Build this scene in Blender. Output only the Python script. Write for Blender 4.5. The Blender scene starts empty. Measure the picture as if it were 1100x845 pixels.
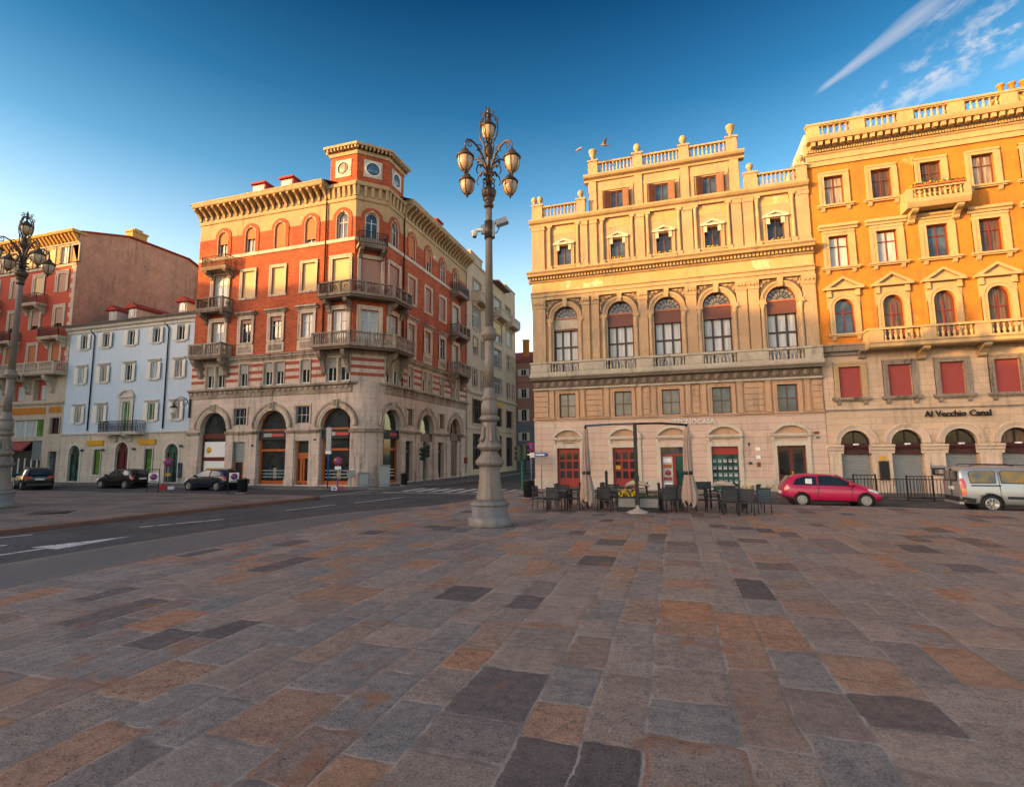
import bpy, bmesh, math, random
from mathutils import Vector, Matrix
from mathutils.geometry import tessellate_polygon
R = math.radians
PI = math.pi
random.seed(7)
SC = bpy.context.scene
COL = SC.collection

# ------------------------------------------------------------------ camera
pit, roll, yaw = R(6.643), R(-.506), R(17.367)
fw = Vector((-math.sin(yaw) * math.cos(pit), math.cos(yaw) * math.cos(pit), math.sin(pit)))
r0 = Vector((math.cos(yaw), math.sin(yaw), 0))
u0 = r0.cross(fw)
rr = r0 * math.cos(roll) + u0 * math.sin(roll)
uu = -r0 * math.sin(roll) + u0 * math.cos(roll)
cam = bpy.data.cameras.new('camera')
cam.sensor_width = 36
cam.lens = 36 * 556.33 / 1100
cam.clip_start = .05
cam.clip_end = 5000
co = bpy.data.objects.new('camera', cam)
COL.objects.link(co)
m = Matrix.Identity(4)
for i in range(3):
    m[i][0] = rr[i]; m[i][1] = uu[i]; m[i][2] = -fw[i]
m[0][3], m[1][3], m[2][3] = 0, 0, 2.2
co.matrix_world = m
SC.camera = co

# ------------------------------------------------------------------ light, sky, exposure
SUN_EL = 8.7
SUN_AZ = 230.3            # clockwise from +Y
SUN_STRENGTH = 3.1
SUN_COLOR = (1.0, .525, .12)
SKY_STRENGTH = .15
EXPOSURE = 1.55
W = bpy.data.worlds.new('World')
SC.world = W
W.use_nodes = True
wt = W.node_tree
wn = wt.nodes
bg = wn['Background']
sky = wn.new('ShaderNodeTexSky')
sky.sky_type = 'NISHITA'
sky.sun_disc = False
sky.sun_elevation = R(SUN_EL)
sky.sun_rotation = R(SUN_AZ)
sky.air_density = 1.0
sky.dust_density = 2.0
sky.ozone_density = 1.2
bg.inputs['Strength'].default_value = SKY_STRENGTH

sd = Vector((math.sin(R(SUN_AZ)) * math.cos(R(SUN_EL)), math.cos(R(SUN_AZ)) * math.cos(R(SUN_EL)), math.sin(R(SUN_EL))))
sl = bpy.data.lights.new('sun', 'SUN')
sl.energy = SUN_STRENGTH
sl.angle = R(.5)
sl.color = SUN_COLOR
so = bpy.data.objects.new('sun', sl)
COL.objects.link(so)
so.rotation_euler = sd.to_track_quat('Z', 'Y').to_euler()
so.location = sd * 200
vs = SC.view_settings
vs.view_transform = 'Standard'
vs.look = 'None'
vs.exposure = EXPOSURE
vs.gamma = 1
vs.use_curve_mapping = False


def link(t, a, b):
    t.links.new(a, b)


def nmath(t, op, a, b=None, c=None, clamp=False):
    n = t.nodes.new('ShaderNodeMath')
    n.operation = op
    n.use_clamp = clamp
    for i, v in enumerate((a, b, c)):
        if v is None: continue
        if isinstance(v, (int, float)): n.inputs[i].default_value = v
        else: t.links.new(v, n.inputs[i])
    return n.outputs[0]


def vmath(t, op, a, b=None):
    n = t.nodes.new('ShaderNodeVectorMath')
    n.operation = op
    for i, v in enumerate((a, b)):
        if v is None: continue
        if isinstance(v, (tuple, list, Vector)): n.inputs[i].default_value = tuple(v)
        else: t.links.new(v, n.inputs[i])
    return n.outputs['Value'] if op in ('DOT_PRODUCT', 'LENGTH', 'DISTANCE') else n.outputs[0]


def noise(t, vec, scale, detail=3, rough=.55):
    n = t.nodes.new('ShaderNodeTexNoise')
    n.inputs['Scale'].default_value = scale
    n.inputs['Detail'].default_value = detail
    n.inputs['Roughness'].default_value = rough
    if vec is not None: t.links.new(vec, n.inputs['Vector'])
    return n.outputs['Fac']


def mrange(t, v, a, b, c=0, d=1, smooth=True):
    n = t.nodes.new('ShaderNodeMapRange')
    n.interpolation_type = 'SMOOTHSTEP' if smooth else 'LINEAR'
    t.links.new(v, n.inputs['Value'])
    for k, x in zip(('From Min', 'From Max', 'To Min', 'To Max'), (a, b, c, d)):
        n.inputs[k].default_value = x
    return n.outputs[0]


def mixc(t, f, a, b, mode='MIX'):
    n = t.nodes.new('ShaderNodeMix')
    n.data_type = 'RGBA'
    n.blend_type = mode
    n.clamp_factor = True
    for k, v in ((0, f), (6, a), (7, b)):
        if isinstance(v, (int, float)): n.inputs[k].default_value = v
        elif isinstance(v, tuple): n.inputs[k].default_value = (v[0], v[1], v[2], 1)
        else: t.links.new(v, n.inputs[k])
    return n.outputs[2]


def comb(t, x, y, z):
    n = t.nodes.new('ShaderNodeCombineXYZ')
    for i, v in enumerate((x, y, z)):
        if isinstance(v, (int, float)): n.inputs[i].default_value = v
        else: t.links.new(v, n.inputs[i])
    return n.outputs[0]


def ramp(t, f, stops, interp='LINEAR'):
    n = t.nodes.new('ShaderNodeValToRGB')
    cr = n.color_ramp
    cr.interpolation = interp
    while len(cr.elements) < len(stops): cr.elements.new(.5)
    for e, (p, c) in zip(cr.elements, stops):
        e.position = p
        e.color = (c[0], c[1], c[2], 1)
    t.links.new(f, n.inputs[0])
    return n.outputs[0]


# clouds: two thin streaks in the sky, placed by direction
tcn = wn.new('ShaderNodeTexCoord')
dirv = vmath(wt, 'NORMALIZE', tcn.outputs['Generated'])


def cloud(p0, p1, w0, w1, nscale, dens, seed, lo, hi, fl=.0):
    a, b = Vector(p0).normalized(), Vector(p1).normalized()
    mid = ((a + b) / 2).normalized()
    t_ = (b - a); ln = t_.length; t_.normalize()
    n_ = mid.cross(t_).normalized()
    s = nmath(wt, 'DIVIDE', vmath(wt, 'DOT_PRODUCT', vmath(wt, 'SUBTRACT', dirv, tuple(a)), tuple(t_)), ln)   # 0..1 along
    q = vmath(wt, 'DOT_PRODUCT', vmath(wt, 'SUBTRACT', dirv, tuple(mid)), tuple(n_))
    fr = comb(wt, nmath(wt, 'MULTIPLY', s, ln * nscale[0]), nmath(wt, 'MULTIPLY', q, nscale[1]), seed)
    nz = noise(wt, fr, 1, 6, .62)
    q2 = nmath(wt, 'ADD', q, nmath(wt, 'MULTIPLY', nmath(wt, 'SUBTRACT', nz, .5), fl))
    wd = mrange(wt, s, 0, 1, w0, w1, False)
    g = nmath(wt, 'SUBTRACT', 1, nmath(wt, 'POWER', nmath(wt, 'ABSOLUTE', nmath(wt, 'DIVIDE', q2, wd)), 1.4), clamp=True)
    g = nmath(wt, 'MULTIPLY', g, mrange(wt, s, -.08, .12))
    g = nmath(wt, 'MULTIPLY', g, mrange(wt, s, 1.35, .9))
    g = nmath(wt, 'MULTIPLY', g, mrange(wt, nz, lo, hi))
    g = nmath(wt, 'MULTIPLY', g, mrange(wt, vmath(wt, 'DOT_PRODUCT', dirv, tuple(mid)), .9, .93))
    return nmath(wt, 'MULTIPLY', g, dens)


c1 = cloud((.226, .817, .53), (.341, .747, .571), .004, .017, (7, 60), .36, 3.1, .1, .55, .012)
c2 = cloud((.262, .838, .478), (.44, .735, .515), .020, .050, (24, 40), .62, 8.3, .44, .64, .06)
c3 = cloud((.33, .77, .545), (.42, .70, .577), .010, .016, (26, 60), .28, 5.7, .45, .7, .03)
cf = nmath(wt, 'MAXIMUM', nmath(wt, 'MAXIMUM', c1, c2), c3)
sz_ = wn.new('ShaderNodeSeparateXYZ')
link(wt, dirv, sz_.inputs[0])
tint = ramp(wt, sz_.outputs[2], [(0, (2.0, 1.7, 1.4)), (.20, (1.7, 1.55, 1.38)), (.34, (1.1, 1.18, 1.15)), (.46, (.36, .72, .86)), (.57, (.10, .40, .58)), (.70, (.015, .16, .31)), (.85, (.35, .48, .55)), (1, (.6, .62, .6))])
# sun side of the sky, out of view, boosted to add warm fill
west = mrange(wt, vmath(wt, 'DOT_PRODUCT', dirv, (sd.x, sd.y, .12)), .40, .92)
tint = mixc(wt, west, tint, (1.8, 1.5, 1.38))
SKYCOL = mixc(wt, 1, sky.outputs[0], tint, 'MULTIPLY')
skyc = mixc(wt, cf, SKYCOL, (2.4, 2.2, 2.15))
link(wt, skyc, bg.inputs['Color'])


# ------------------------------------------------------------------ materials
def new_mat(name):
    mt = bpy.data.materials.new(name)
    mt.use_nodes = True
    t = mt.node_tree
    return mt, t, t.nodes['Principled BSDF']


def pos_uv(t):
    g = t.nodes.new('ShaderNodeNewGeometry').outputs['Position']
    s = t.nodes.new('ShaderNodeSeparateXYZ')
    link(t, g, s.inputs[0])
    return g, s.outputs[0], s.outputs[1], s.outputs[2]


def surface(name, col, col2=None, var=.5, stain=.3, scol=(.12, .10, .085), joints=None, brick=None, rough=.9, spec=.25, bump=.25, patch=None, sscale=1.0, diag=False):
    """plaster / stone: two tones, rain streaks, patches, optional joints or bricks."""
    mt, t, p = new_mat(name)
    g, x, y, z = pos_uv(t)
    u = nmath(t, 'ADD', x, y)
    if col2 is None: col2 = tuple(c * .72 for c in col)
    n1 = noise(t, g, .7, 5, .6)
    n2 = noise(t, g, 5.5, 5, .65)
    f = nmath(t, 'ADD', nmath(t, 'MULTIPLY', n1, .6), nmath(t, 'MULTIPLY', n2, .4))
    c = mixc(t, nmath(t, 'MULTIPLY', mrange(t, f, .36, .64), var), col, col2)
    hgt = n2
    if brick:
        bt = t.nodes.new('ShaderNodeTexBrick')
        bt.inputs['Scale'].default_value = 1
        bt.inputs['Brick Width'].default_value = .26
        bt.inputs['Row Height'].default_value = .085
        bt.inputs['Mortar Size'].default_value = .008
        bt.inputs['Color1'].default_value = (1.25, 1.22, 1.2, 1)
        bt.inputs['Color2'].default_value = (.62, .58, .56, 1)
        bt.inputs['Mortar'].default_value = brick + (1,)
        link(t, comb(t, u, z, 0), bt.inputs['Vector'])
        c = mixc(t, .75, c, bt.outputs['Color'], 'MULTIPLY')
    if joints:
        jw, jh, jd = joints
        bt = t.nodes.new('ShaderNodeTexBrick')
        bt.inputs['Scale'].default_value = 1
        bt.inputs['Brick Width'].default_value = jw
        bt.inputs['Row Height'].default_value = jh
        bt.inputs['Mortar Size'].default_value = .02
        bt.inputs['Mortar Smooth'].default_value = .3
        bt.inputs['Color1'].default_value = (1.08, 1.06, 1.04, 1)
        bt.inputs['Color2'].default_value = (.88, .89, .9, 1)
        bt.inputs['Mortar'].default_value = (jd, jd, jd, 1)
        link(t, comb(t, nmath(t, 'ADD', u, z), nmath(t, 'SUBTRACT', z, u), 0) if diag else comb(t, u, z, 0), bt.inputs['Vector'])
        c = mixc(t, .85, c, bt.outputs['Color'], 'MULTIPLY')
    if patch:
        pn = noise(t, g, patch[3], 6, .62)
        c = mixc(t, mrange(t, pn, patch[4], patch[4] + .06), c, patch[:3])
    st = noise(t, comb(t, nmath(t, 'MULTIPLY', u, 2.3 * sscale), nmath(t, 'MULTIPLY', z, .22), 3.3), 1.3, 6, .7)
    st2 = noise(t, g, .45, 3, .5)
    sf = nmath(t, 'MULTIPLY', mrange(t, st, .48, .68), mrange(t, st2, .32, .6))
    sf = nmath(t, 'MULTIPLY', sf, mrange(t, n2, .3, .6, .55, 1.15))
    dr = noise(t, comb(t, nmath(t, 'MULTIPLY', u, 8.5 * sscale), nmath(t, 'MULTIPLY', z, .5), 9.1), 1, 4, .7)
    df = nmath(t, 'MULTIPLY', nmath(t, 'MULTIPLY', mrange(t, dr, .53, .68), mrange(t, st2, .40, .58)), .8)
    sf = nmath(t, 'MAXIMUM', nmath(t, 'MULTIPLY', sf, 1.25), df)
    c = mixc(t, nmath(t, 'MULTIPLY', sf, stain, clamp=True), c, scol)
    link(t, c, p.inputs['Base Color'])
    p.inputs['Roughness'].default_value = rough
    p.inputs['Specular IOR Level'].default_value = spec
    b = t.nodes.new('ShaderNodeBump')
    b.inputs['Strength'].default_value = bump
    b.inputs['Distance'].default_value = .03
    link(t, hgt, b.inputs['Height'])
    link(t, b.outputs[0], p.inputs['Normal'])
    return mt


def plain(name, col, rough=.6, metal=0, spec=.4, var=.25, scale=6, coat=0):
    mt, t, p = new_mat(name)
    g = t.nodes.new('ShaderNodeTexCoord').outputs['Object']
    n = noise(t, g, scale, 4, .6)
    c = mixc(t, nmath(t, 'MULTIPLY', mrange(t, n, .35, .65), var), col, tuple(v * .6 for v in col))
    link(t, c, p.inputs['Base Color'])
    p.inputs['Roughness'].default_value = rough
    p.inputs['Metallic'].default_value = metal
    p.inputs['Specular IOR Level'].default_value = spec
    p.inputs['Coat Weight'].default_value = coat
    p.inputs['Coat Roughness'].default_value = .05
    return mt


def glass(name, col, col2=None, curtain=False, rough=.06, spec=.35, wob=.08, coatw=.4):
    """window glass seen from outside: what hangs behind it, under a glossy reflecting sheet."""
    mt, t, p = new_mat(name)
    g, x, y, z = pos_uv(t)
    u = nmath(t, 'ADD', x, y)
    if curtain:
        n = noise(t, comb(t, nmath(t, 'MULTIPLY', u, 9), nmath(t, 'MULTIPLY', z, .5), 0), 1, 4, .6)
    else:
        n = noise(t, g, 1.1, 4, .6)
    c = mixc(t, mrange(t, n, .38, .62), col, col2 or tuple(v * .5 for v in col))
    link(t, c, p.inputs['Base Color'])
    p.inputs['Roughness'].default_value = .5 if curtain else rough
    p.inputs['Specular IOR Level'].default_value = spec
    p.inputs['Coat Weight'].default_value = coatw
    p.inputs['Coat Roughness'].default_value = .03
    p.inputs['Coat IOR'].default_value = 1.5
    b = t.nodes.new('ShaderNodeBump')
    b.inputs['Strength'].default_value = wob
    b.inputs['Distance'].default_value = .05
    link(t, noise(t, g, 1.6, 2, .5), b.inputs['Height'])
    link(t, b.outputs[0], p.inputs['Coat Normal'])
    return mt


M = {}
M['pal_low'] = surface('pale pink stucco', (.60, .445, .36), (.51, .37, .30), .7, .25, joints=(9.0, .38, .62))
M['pal_ochre'] = surface('worn ochre stucco', (.50, .31, .185), (.42, .29, .2), .9, .45, joints=None, patch=(.46, .40, .33, .9, .62))
M['pal_ochre_rust'] = surface('ruled ochre stucco', (.50, .31, .185), (.40, .27, .18), .9, .4, joints=(9.0, .37, .6), patch=(.47, .42, .36, .9, .62))
M['pal_main'] = surface('aged cream stucco', (.47, .32, .19), (.36, .245, .15), .95, .75, scol=(.22, .21, .17), patch=(.34, .32, .27, .55, .66))
M['pal_trim'] = surface('cream stone trim', (.47, .335, .19), (.35, .25, .145), .9, .7, scol=(.24, .2, .15))
M['pal_frieze'] = surface('peeling orange stucco', (.56, .30, .13), (.52, .36, .2), .9, .3, patch=(.62, .50, .34, 1.1, .56))
M['pal_grey'] = surface('grey weathered stone', (.46, .40, .32), (.33, .31, .26), .9, .65, scol=(.09, .085, .075))
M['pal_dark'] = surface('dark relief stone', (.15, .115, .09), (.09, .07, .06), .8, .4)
M['red_panel'] = surface('reddish stucco', (.36, .13, .07), (.28, .11, .07), .7, .3)
M['white_stone'] = surface('whitish stone', (.58, .51, .42), (.47, .41, .34), .8, .35)
M['orange'] = surface('orange stucco', (.52, .20, .030), (.41, .155, .028), .95, .6, scol=(.25, .11, .045), patch=(.56, .32, .11, .35, .63))
M['or_trim'] = surface('butter stone trim', (.47, .34, .185), (.37, .265, .145), .8, .5, scol=(.26, .2, .13))
M['or_low'] = surface('beige ashlar', (.56, .42, .30), (.48, .355, .255), .8, .35, joints=(1.1, .33, .78))
M['or_grey'] = surface('sooty cornice stone', (.30, .25, .2), (.2, .17, .145), .9, .7, scol=(.05, .045, .04))
M['brick'] = surface('red brick', (.47, .115, .048), (.30, .075, .04), 1.0, .3, scol=(.2, .06, .04), brick=(.75, .6, .5))
M['brick_stripe'] = surface('red brick stripe', (.40, .10, .06), (.33, .09, .06), .8, .2, brick=(.75, .6, .5))
M['c_stone'] = surface('pale limestone', (.62, .485, .41), (.50, .39, .33), .95, .6, scol=(.14, .115, .095), joints=(1.3, .45, .82))
M['c_trim'] = surface('limestone trim', (.62, .49, .38), (.50, .40, .31), .8, .55, scol=(.12, .1, .085))
M['c_ledge'] = surface('sooty limestone', (.44, .345, .27), (.22, .17, .135), 1.0, .85, scol=(.06, .05, .045))
M['balc'] = surface('sooty balcony stone', (.30, .235, .185), (.17, .13, .105), 1.0, .8, scol=(.05, .042, .036))
M['c_frieze'] = surface('tan frieze stucco', (.46, .31, .17), (.38, .26, .15), .9, .4, patch=(.62, .52, .38, .8, .64))
M['c_dark'] = surface('dark soffit and painted bracket shade', (.17, .125, .09), (.1, .075, .055), .8, .3)  # dark tone painted in for shade between cornice brackets; also the balcony soffits
M['blue'] = surface('light blue stucco', (.52, .60, .69), (.46, .54, .64), .6, .18, scol=(.3, .36, .44))
M['blue_low'] = surface('grey beige stone', (.58, .49, .40), (.49, .41, .34), .7, .4, joints=(1.4, .5, .8))
M['blue_trim'] = surface('pale grey trim', (.58, .53, .47), (.48, .44, .39), .6, .3)
M['far_red'] = surface('dull red stucco', (.42, .075, .045), (.36, .07, .045), .7, .2, scol=(.2, .05, .04))
M['far_top'] = surface('yellow ochre stucco', (.50, .31, .10), (.42, .25, .09), .7, .3)
M['far_trim'] = surface('worn beige stone', (.52, .42, .33), (.42, .34, .27), .7, .5)
M['gable'] = surface('brown render', (.54, .285, .19), (.43, .225, .155), .9, .4, joints=(.9, .9, .62), diag=True)
M['st_a'] = surface('greyish beige stucco', (.58, .41, .30), (.49, .35, .26), .7, .35)
M['st_b'] = surface('sandy stucco', (.61, .42, .29), (.52, .36, .25), .7, .35)
M['end_pink'] = surface('brick pink stucco', (.40, .20, .145), (.34, .18, .14), .7, .2)
M['end_blue'] = surface('slate blue stucco', (.20, .22, .26), (.17, .19, .23), .7, .2)
M['roof'] = surface('red roof tiles', (.36, .05, .035), (.28, .05, .04), .8, .3, joints=(.25, .2, .7))
M['roof_grey'] = surface('grey roofing', (.2, .19, .18))
M['shutter_w'] = plain('white painted wood', (.72, .68, .62), .7, var=.15)
M['shutter_br'] = plain('brown painted wood', (.16, .06, .03), .6)
M['wood_red'] = plain('dark red paint', (.30, .025, .02), .45)
M['wood_wine'] = plain('wine red paint', (.17, .022, .02), .45)
M['wood_maroon'] = plain('maroon paint', (.11, .02, .018), .4)
M['wood_orange'] = plain('orange varnished wood', (.42, .10, .02), .4)
M['wood_white'] = plain('white window paint', (.68, .66, .62), .5, var=.12)
M['wood_dark'] = plain('dark window paint', (.045, .035, .035), .5)
M['wood_brown'] = plain('brown window paint', (.13, .045, .03), .5)
M['blind_red'] = plain('red canvas blind', (.31, .06, .055), .8, var=.15, scale=2)
M['blind_tan'] = plain('tan roller blind', (.60, .43, .22), .8, var=.12, scale=2)
M['blind_rose'] = plain('rose brown roller blind', (.40, .22, .17), .8, var=.12, scale=2)
M['blind_orange'] = plain('orange brown roller blind', (.44, .15, .06), .8, var=.12, scale=2)
M['blind_grey'] = plain('grey roller blind', (.33, .30, .27), .8, var=.12, scale=2)
M['metal_grey'] = plain('grey galvanised metal', (.30, .32, .33), .5, .3, var=.2)
M['iron'] = plain('black iron', (.022, .02, .02), .5, .2)
M['iron_br'] = plain('rusty dark iron', (.06, .035, .025), .7, .1)
M['lead'] = plain('grey lead panel', (.17, .19, .2), .55)
M['awning'] = plain('dark maroon awning', (.06, .018, .018), .7)
M['yellow'] = plain('yellow sign', (.62, .32, .02), .6, var=.1)
M['black'] = plain('matt black', (.012, .012, .013), .6)
M['white'] = plain('white paint', (.78, .77, .75), .6, var=.08)
M['green_leaf'] = plain('leaves', (.07, .11, .02), .8, var=.6, scale=20)
M['yellow_flower'] = plain('yellow flowers', (.75, .50, .01), .7, var=.4, scale=20)
M['pink_flower'] = plain('pink flowers', (.55, .07, .08), .7, var=.4, scale=20)
M['terracotta'] = plain('terracotta', (.36, .12, .05), .8)
M['g_dark'] = glass('dark window glass', (.022, .026, .032), (.008, .009, .011))
M['g_oculus'] = glass('blue round window glass', (.06, .15, .27), (.04, .10, .18), wob=.02)
M['rosette'] = surface('worn relief stone', (.24, .18, .14), (.16, .12, .1), .8, .4)
M['g_dim'] = glass('dim window glass with curtain', (.10, .11, .12), (.03, .033, .04), wob=.03)
M['g_blue'] = glass('blue tinted window glass', (.06, .09, .13), (.02, .03, .05))
M['g_sky'] = glass('window glass with net curtain', (.50, .52, .53), (.34, .36, .38), True)
M['g_curt'] = glass('window glass with cream curtain', (.36, .30, .24), (.14, .11, .09), True)
M['g_brown'] = glass('window glass with brown curtain', (.13, .075, .045), (.035, .02, .014), True)
M['g_shop'] = glass('dark shop glass', (.028, .036, .038), (.012, .015, .016), wob=.03)
M['g_green'] = glass('green tinted shop glass', (.03, .11, .09), (.015, .04, .035), wob=.03)
M['g_lime'] = glass('glass with green poster', (.10, .22, .03), (.05, .12, .02))
M['g_fan'] = glass('grey fanlight glass', (.20, .20, .20), (.12, .12, .125))


# ------------------------------------------------------------------ mesh builder
def arch_loop(cx, w, z0, top, n=12, rise=None):
    """closed outline of an arched opening, counter-clockwise from bottom left seen from the front."""
    r = w / 2
    rise = r if rise is None else rise
    zs = top - rise
    pts = [(cx - r, z0), (cx + r, z0)]
    for i in range(n + 1):
        a = PI * i / n
        pts.append((cx + r * math.cos(a), zs + rise * math.sin(a)))
    return pts


def rect_loop(cx, w, z0, z1):
    return [(cx - w / 2, z0), (cx + w / 2, z0), (cx + w / 2, z1), (cx - w / 2, z1)]


class MB:
    def __init__(s):
        s.v = []; s.f = []; s.m = []; s.sm = []; s.mats = []

    def mi(s, m):
        if isinstance(m, str): m = M[m]
        if m not in s.mats: s.mats.append(m)
        return s.mats.index(m)

    def add(s, vs, fs, m, smooth=False, X=None):
        k = len(s.v); i = s.mi(m)
        for p in vs:
            s.v.append(tuple(X @ Vector(p)) if X is not None else tuple(p))
        for f in fs:
            s.f.append([k + j for j in f]); s.m.append(i); s.sm.append(smooth)

    def box(s, x0, x1, y0, y1, z0, z1, m, X=None):
        s.add([(x0, y0, z0), (x1, y0, z0), (x1, y1, z0), (x0, y1, z0), (x0, y0, z1), (x1, y0, z1), (x1, y1, z1), (x0, y1, z1)],
              [(0, 3, 2, 1), (4, 5, 6, 7), (0, 1, 5, 4), (1, 2, 6, 5), (2, 3, 7, 6), (3, 0, 4, 7)], m, X=X)

    def prism(s, pts, y0, y1, m, X=None):
        n = len(pts)
        vs = [(x, y0, z) for x, z in pts] + [(x, y1, z) for x, z in pts]
        fs = [list(range(n)), list(range(2 * n - 1, n - 1, -1))] + [(i, n + i, n + (i + 1) % n, (i + 1) % n) for i in range(n)]
        s.add(vs, fs, m, X=X)

    def plan(s, pts, z0, z1, m, X=None):
        n = len(pts)
        vs = [(x, y, z0) for x, y in pts] + [(x, y, z1) for x, y in pts]
        fs = [list(range(n - 1, -1, -1)), list(range(n, 2 * n))] + [(i, (i + 1) % n, n + (i + 1) % n, n + i) for i in range(n)]
        s.add(vs, fs, m, X=X)

    def prof(s, u0, u1, pts, m, X=None):
        """profile of (y, z) points pushed along x."""
        n = len(pts)
        vs = [(u0, y, z) for y, z in pts] + [(u1, y, z) for y, z in pts]
        fs = [list(range(n)), list(range(2 * n - 1, n - 1, -1))] + [(i, n + i, n + (i + 1) % n, (i + 1) % n) for i in range(n)]
        s.add(vs, fs, m, X=X)

    def lathe(s, pr, m, c=(0, 0, 0), n=12, X=None, smooth=True, ribs=0, depth=0):
        vs = []
        for r, z in pr:
            for i in range(n):
                a = 2 * PI * i / n
                q = r * (1 + depth * math.cos(ribs * a)) if ribs else r
                vs.append((c[0] + q * math.cos(a), c[1] + q * math.sin(a), c[2] + z))
        fs = []
        for k in range(len(pr) - 1):
            for i in range(n):
                fs.append((k * n + i, k * n + (i + 1) % n, (k + 1) * n + (i + 1) % n, (k + 1) * n + i))
        if pr[0][0] > .001: fs.append(list(range(n - 1, -1, -1)))
        if pr[-1][0] > .001: fs.append([(len(pr) - 1) * n + i for i in range(n)])
        s.add(vs, fs, m, smooth, X)

    def tube(s, pts, r, m, n=6, X=None, cap=True):
        pts = [Vector(p) for p in pts]
        rs = r if isinstance(r, (list, tuple)) else [r] * len(pts)
        vs = []
        ref = None
        for i, p in enumerate(pts):
            d = (pts[min(i + 1, len(pts) - 1)] - pts[max(i - 1, 0)]).normalized()
            if ref is None:
                ref = Vector((0, 0, 1)) if abs(d.z) < .9 else Vector((1, 0, 0))
            a = d.cross(ref).normalized(); b = a.cross(d).normalized()
            ref = b
            for k in range(n):
                t = 2 * PI * k / n
                vs.append(p + (a * math.cos(t) + b * math.sin(t)) * rs[i])
        fs = []
        for i in range(len(pts) - 1):
            for k in range(n):
                fs.append((i * n + k, i * n + (k + 1) % n, (i + 1) * n + (k + 1) % n, (i + 1) * n + k))
        if cap:
            fs.append(list(range(n))); fs.append([(len(pts) - 1) * n + k for k in range(n)])
        s.add(vs, fs, m, True, X)

    def band(s, cx, zc, ra, rb, y0, y1, m, a0=0, a1=PI, n=14, ez=1.0, X=None):
        """flat arch band (archivolt); ez squeezes it vertically."""
        vs = []
        for i in range(n + 1):
            a = a0 + (a1 - a0) * i / n
            for r in (ra, rb):
                for y in (y0, y1):
                    vs.append((cx + r * math.cos(a), y, zc + r * math.sin(a) * ez))
        fs = []
        for i in range(n):
            k = i * 4; q = k + 4
            fs += [(k, k + 2, q + 2, q), (k + 1, q + 1, q + 3, k + 3), (k + 2, k + 3, q + 3, q + 2), (k, q, q + 1, k + 1)]
        fs += [(0, 1, 3, 2), (n * 4, n * 4 + 2, n * 4 + 3, n * 4 + 1)]
        s.add(vs, fs, m, X=X)

    def holes(s, x0, x1, z0, z1, loops, m, depth=.25, y=0, mrev=None, X=None):
        """wall sheet with real openings and reveals running back into the wall."""
        outer = [(x0, z0), (x1, z0), (x1, z1), (x0, z1)]
        polys = [[Vector((p[0], p[1], 0)) for p in l] for l in [outer] + loops]
        flat = [p for l in polys for p in l]
        tris = tessellate_polygon(polys)
        fs = []
        for t in tris:
            a, b, c = (flat[i] for i in t)
            cr = (b - a).cross(c - a).z
            if abs(cr) < 1e-9: continue
            fs.append(t if cr > 0 else (t[0], t[2], t[1]))
        s.add([(p.x, y, p.y) for p in flat], fs, m, X=X)
        for l in loops:
            n = len(l)
            vs = [(a, y, b) for a, b in l] + [(a, y + depth + .03, b) for a, b in l]
            s.add(vs, [((i + 1) % n, i, n + i, n + (i + 1) % n) for i in range(n)], mrev or m, X=X)

    def quad(s, a, b, c, d, m, X=None):
        s.add([a, b, c, d], [(0, 1, 2, 3)], m, X=X)

    def mesh(s, name, recalc=False):
        me = bpy.data.meshes.new(name)
        me.from_pydata(s.v, [], s.f)
        for x in s.mats: me.materials.append(x)
        me.polygons.foreach_set('material_index', s.m)
        me.polygons.foreach_set('use_smooth', s.sm)
        if recalc:
            b = bmesh.new(); b.from_mesh(me)
            bmesh.ops.recalc_face_normals(b, faces=b.faces)
            b.to_mesh(me); b.free()
        me.update()
        return me


def obj(name, me, parent=None, X=None):
    if isinstance(me, MB): me = me.mesh(name)
    o = bpy.data.objects.new(name, me)
    COL.objects.link(o)
    if parent is not None: o.parent = parent
    if X is not None: o.matrix_local = X
    return o


def tag(o, label=None, cat=None, group=None, kind=None):
    for k, v in (('label', label), ('category', cat), ('group', group), ('kind', kind)):
        if v: o[k] = v
    return o


def thing(name, label, cat, loc=(0, 0, 0), rz=0, group=None):
    o = bpy.data.objects.new(name, None)
    o.empty_display_size = .3
    COL.objects.link(o)
    o.location = loc
    o.rotation_euler = (0, 0, rz)
    return tag(o, label, cat, group)


def dup(root, loc, rz, label):
    r = root.copy(); COL.objects.link(r); r.location = loc; r.rotation_euler = (0, 0, rz); r['label'] = label
    for ch in list(root.children):
        c = ch.copy(); COL.objects.link(c); c.parent = r
        for g in list(ch.children):
            d = g.copy(); COL.objects.link(d); d.parent = c
    return r


def TR(x=0, y=0, z=0, a=0):
    return Matrix.Translation((x, y, z)) @ Matrix.Rotation(a, 4, 'Z')


class Bld:
    """a building: an Empty at its base with parts placed through facade frames (x along, y into the wall)."""
    def __init__(s, name, label, base, cat='building'):
        s.e = thing(name, label, cat, base)
        s.B = Matrix.Translation(-Vector(base))
        s.F = Matrix.Identity(4)

    def face(s, x, y, a=0):
        s.F = TR(x, y, 0, a)
        return s

    def part(s, name, me, X=None, parent=None):
        if parent is not None:
            return obj(name, me, parent)
        return obj(name, me, s.e, s.B @ s.F @ (X if X is not None else Matrix.Identity(4)))


CACHE = {}


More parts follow.
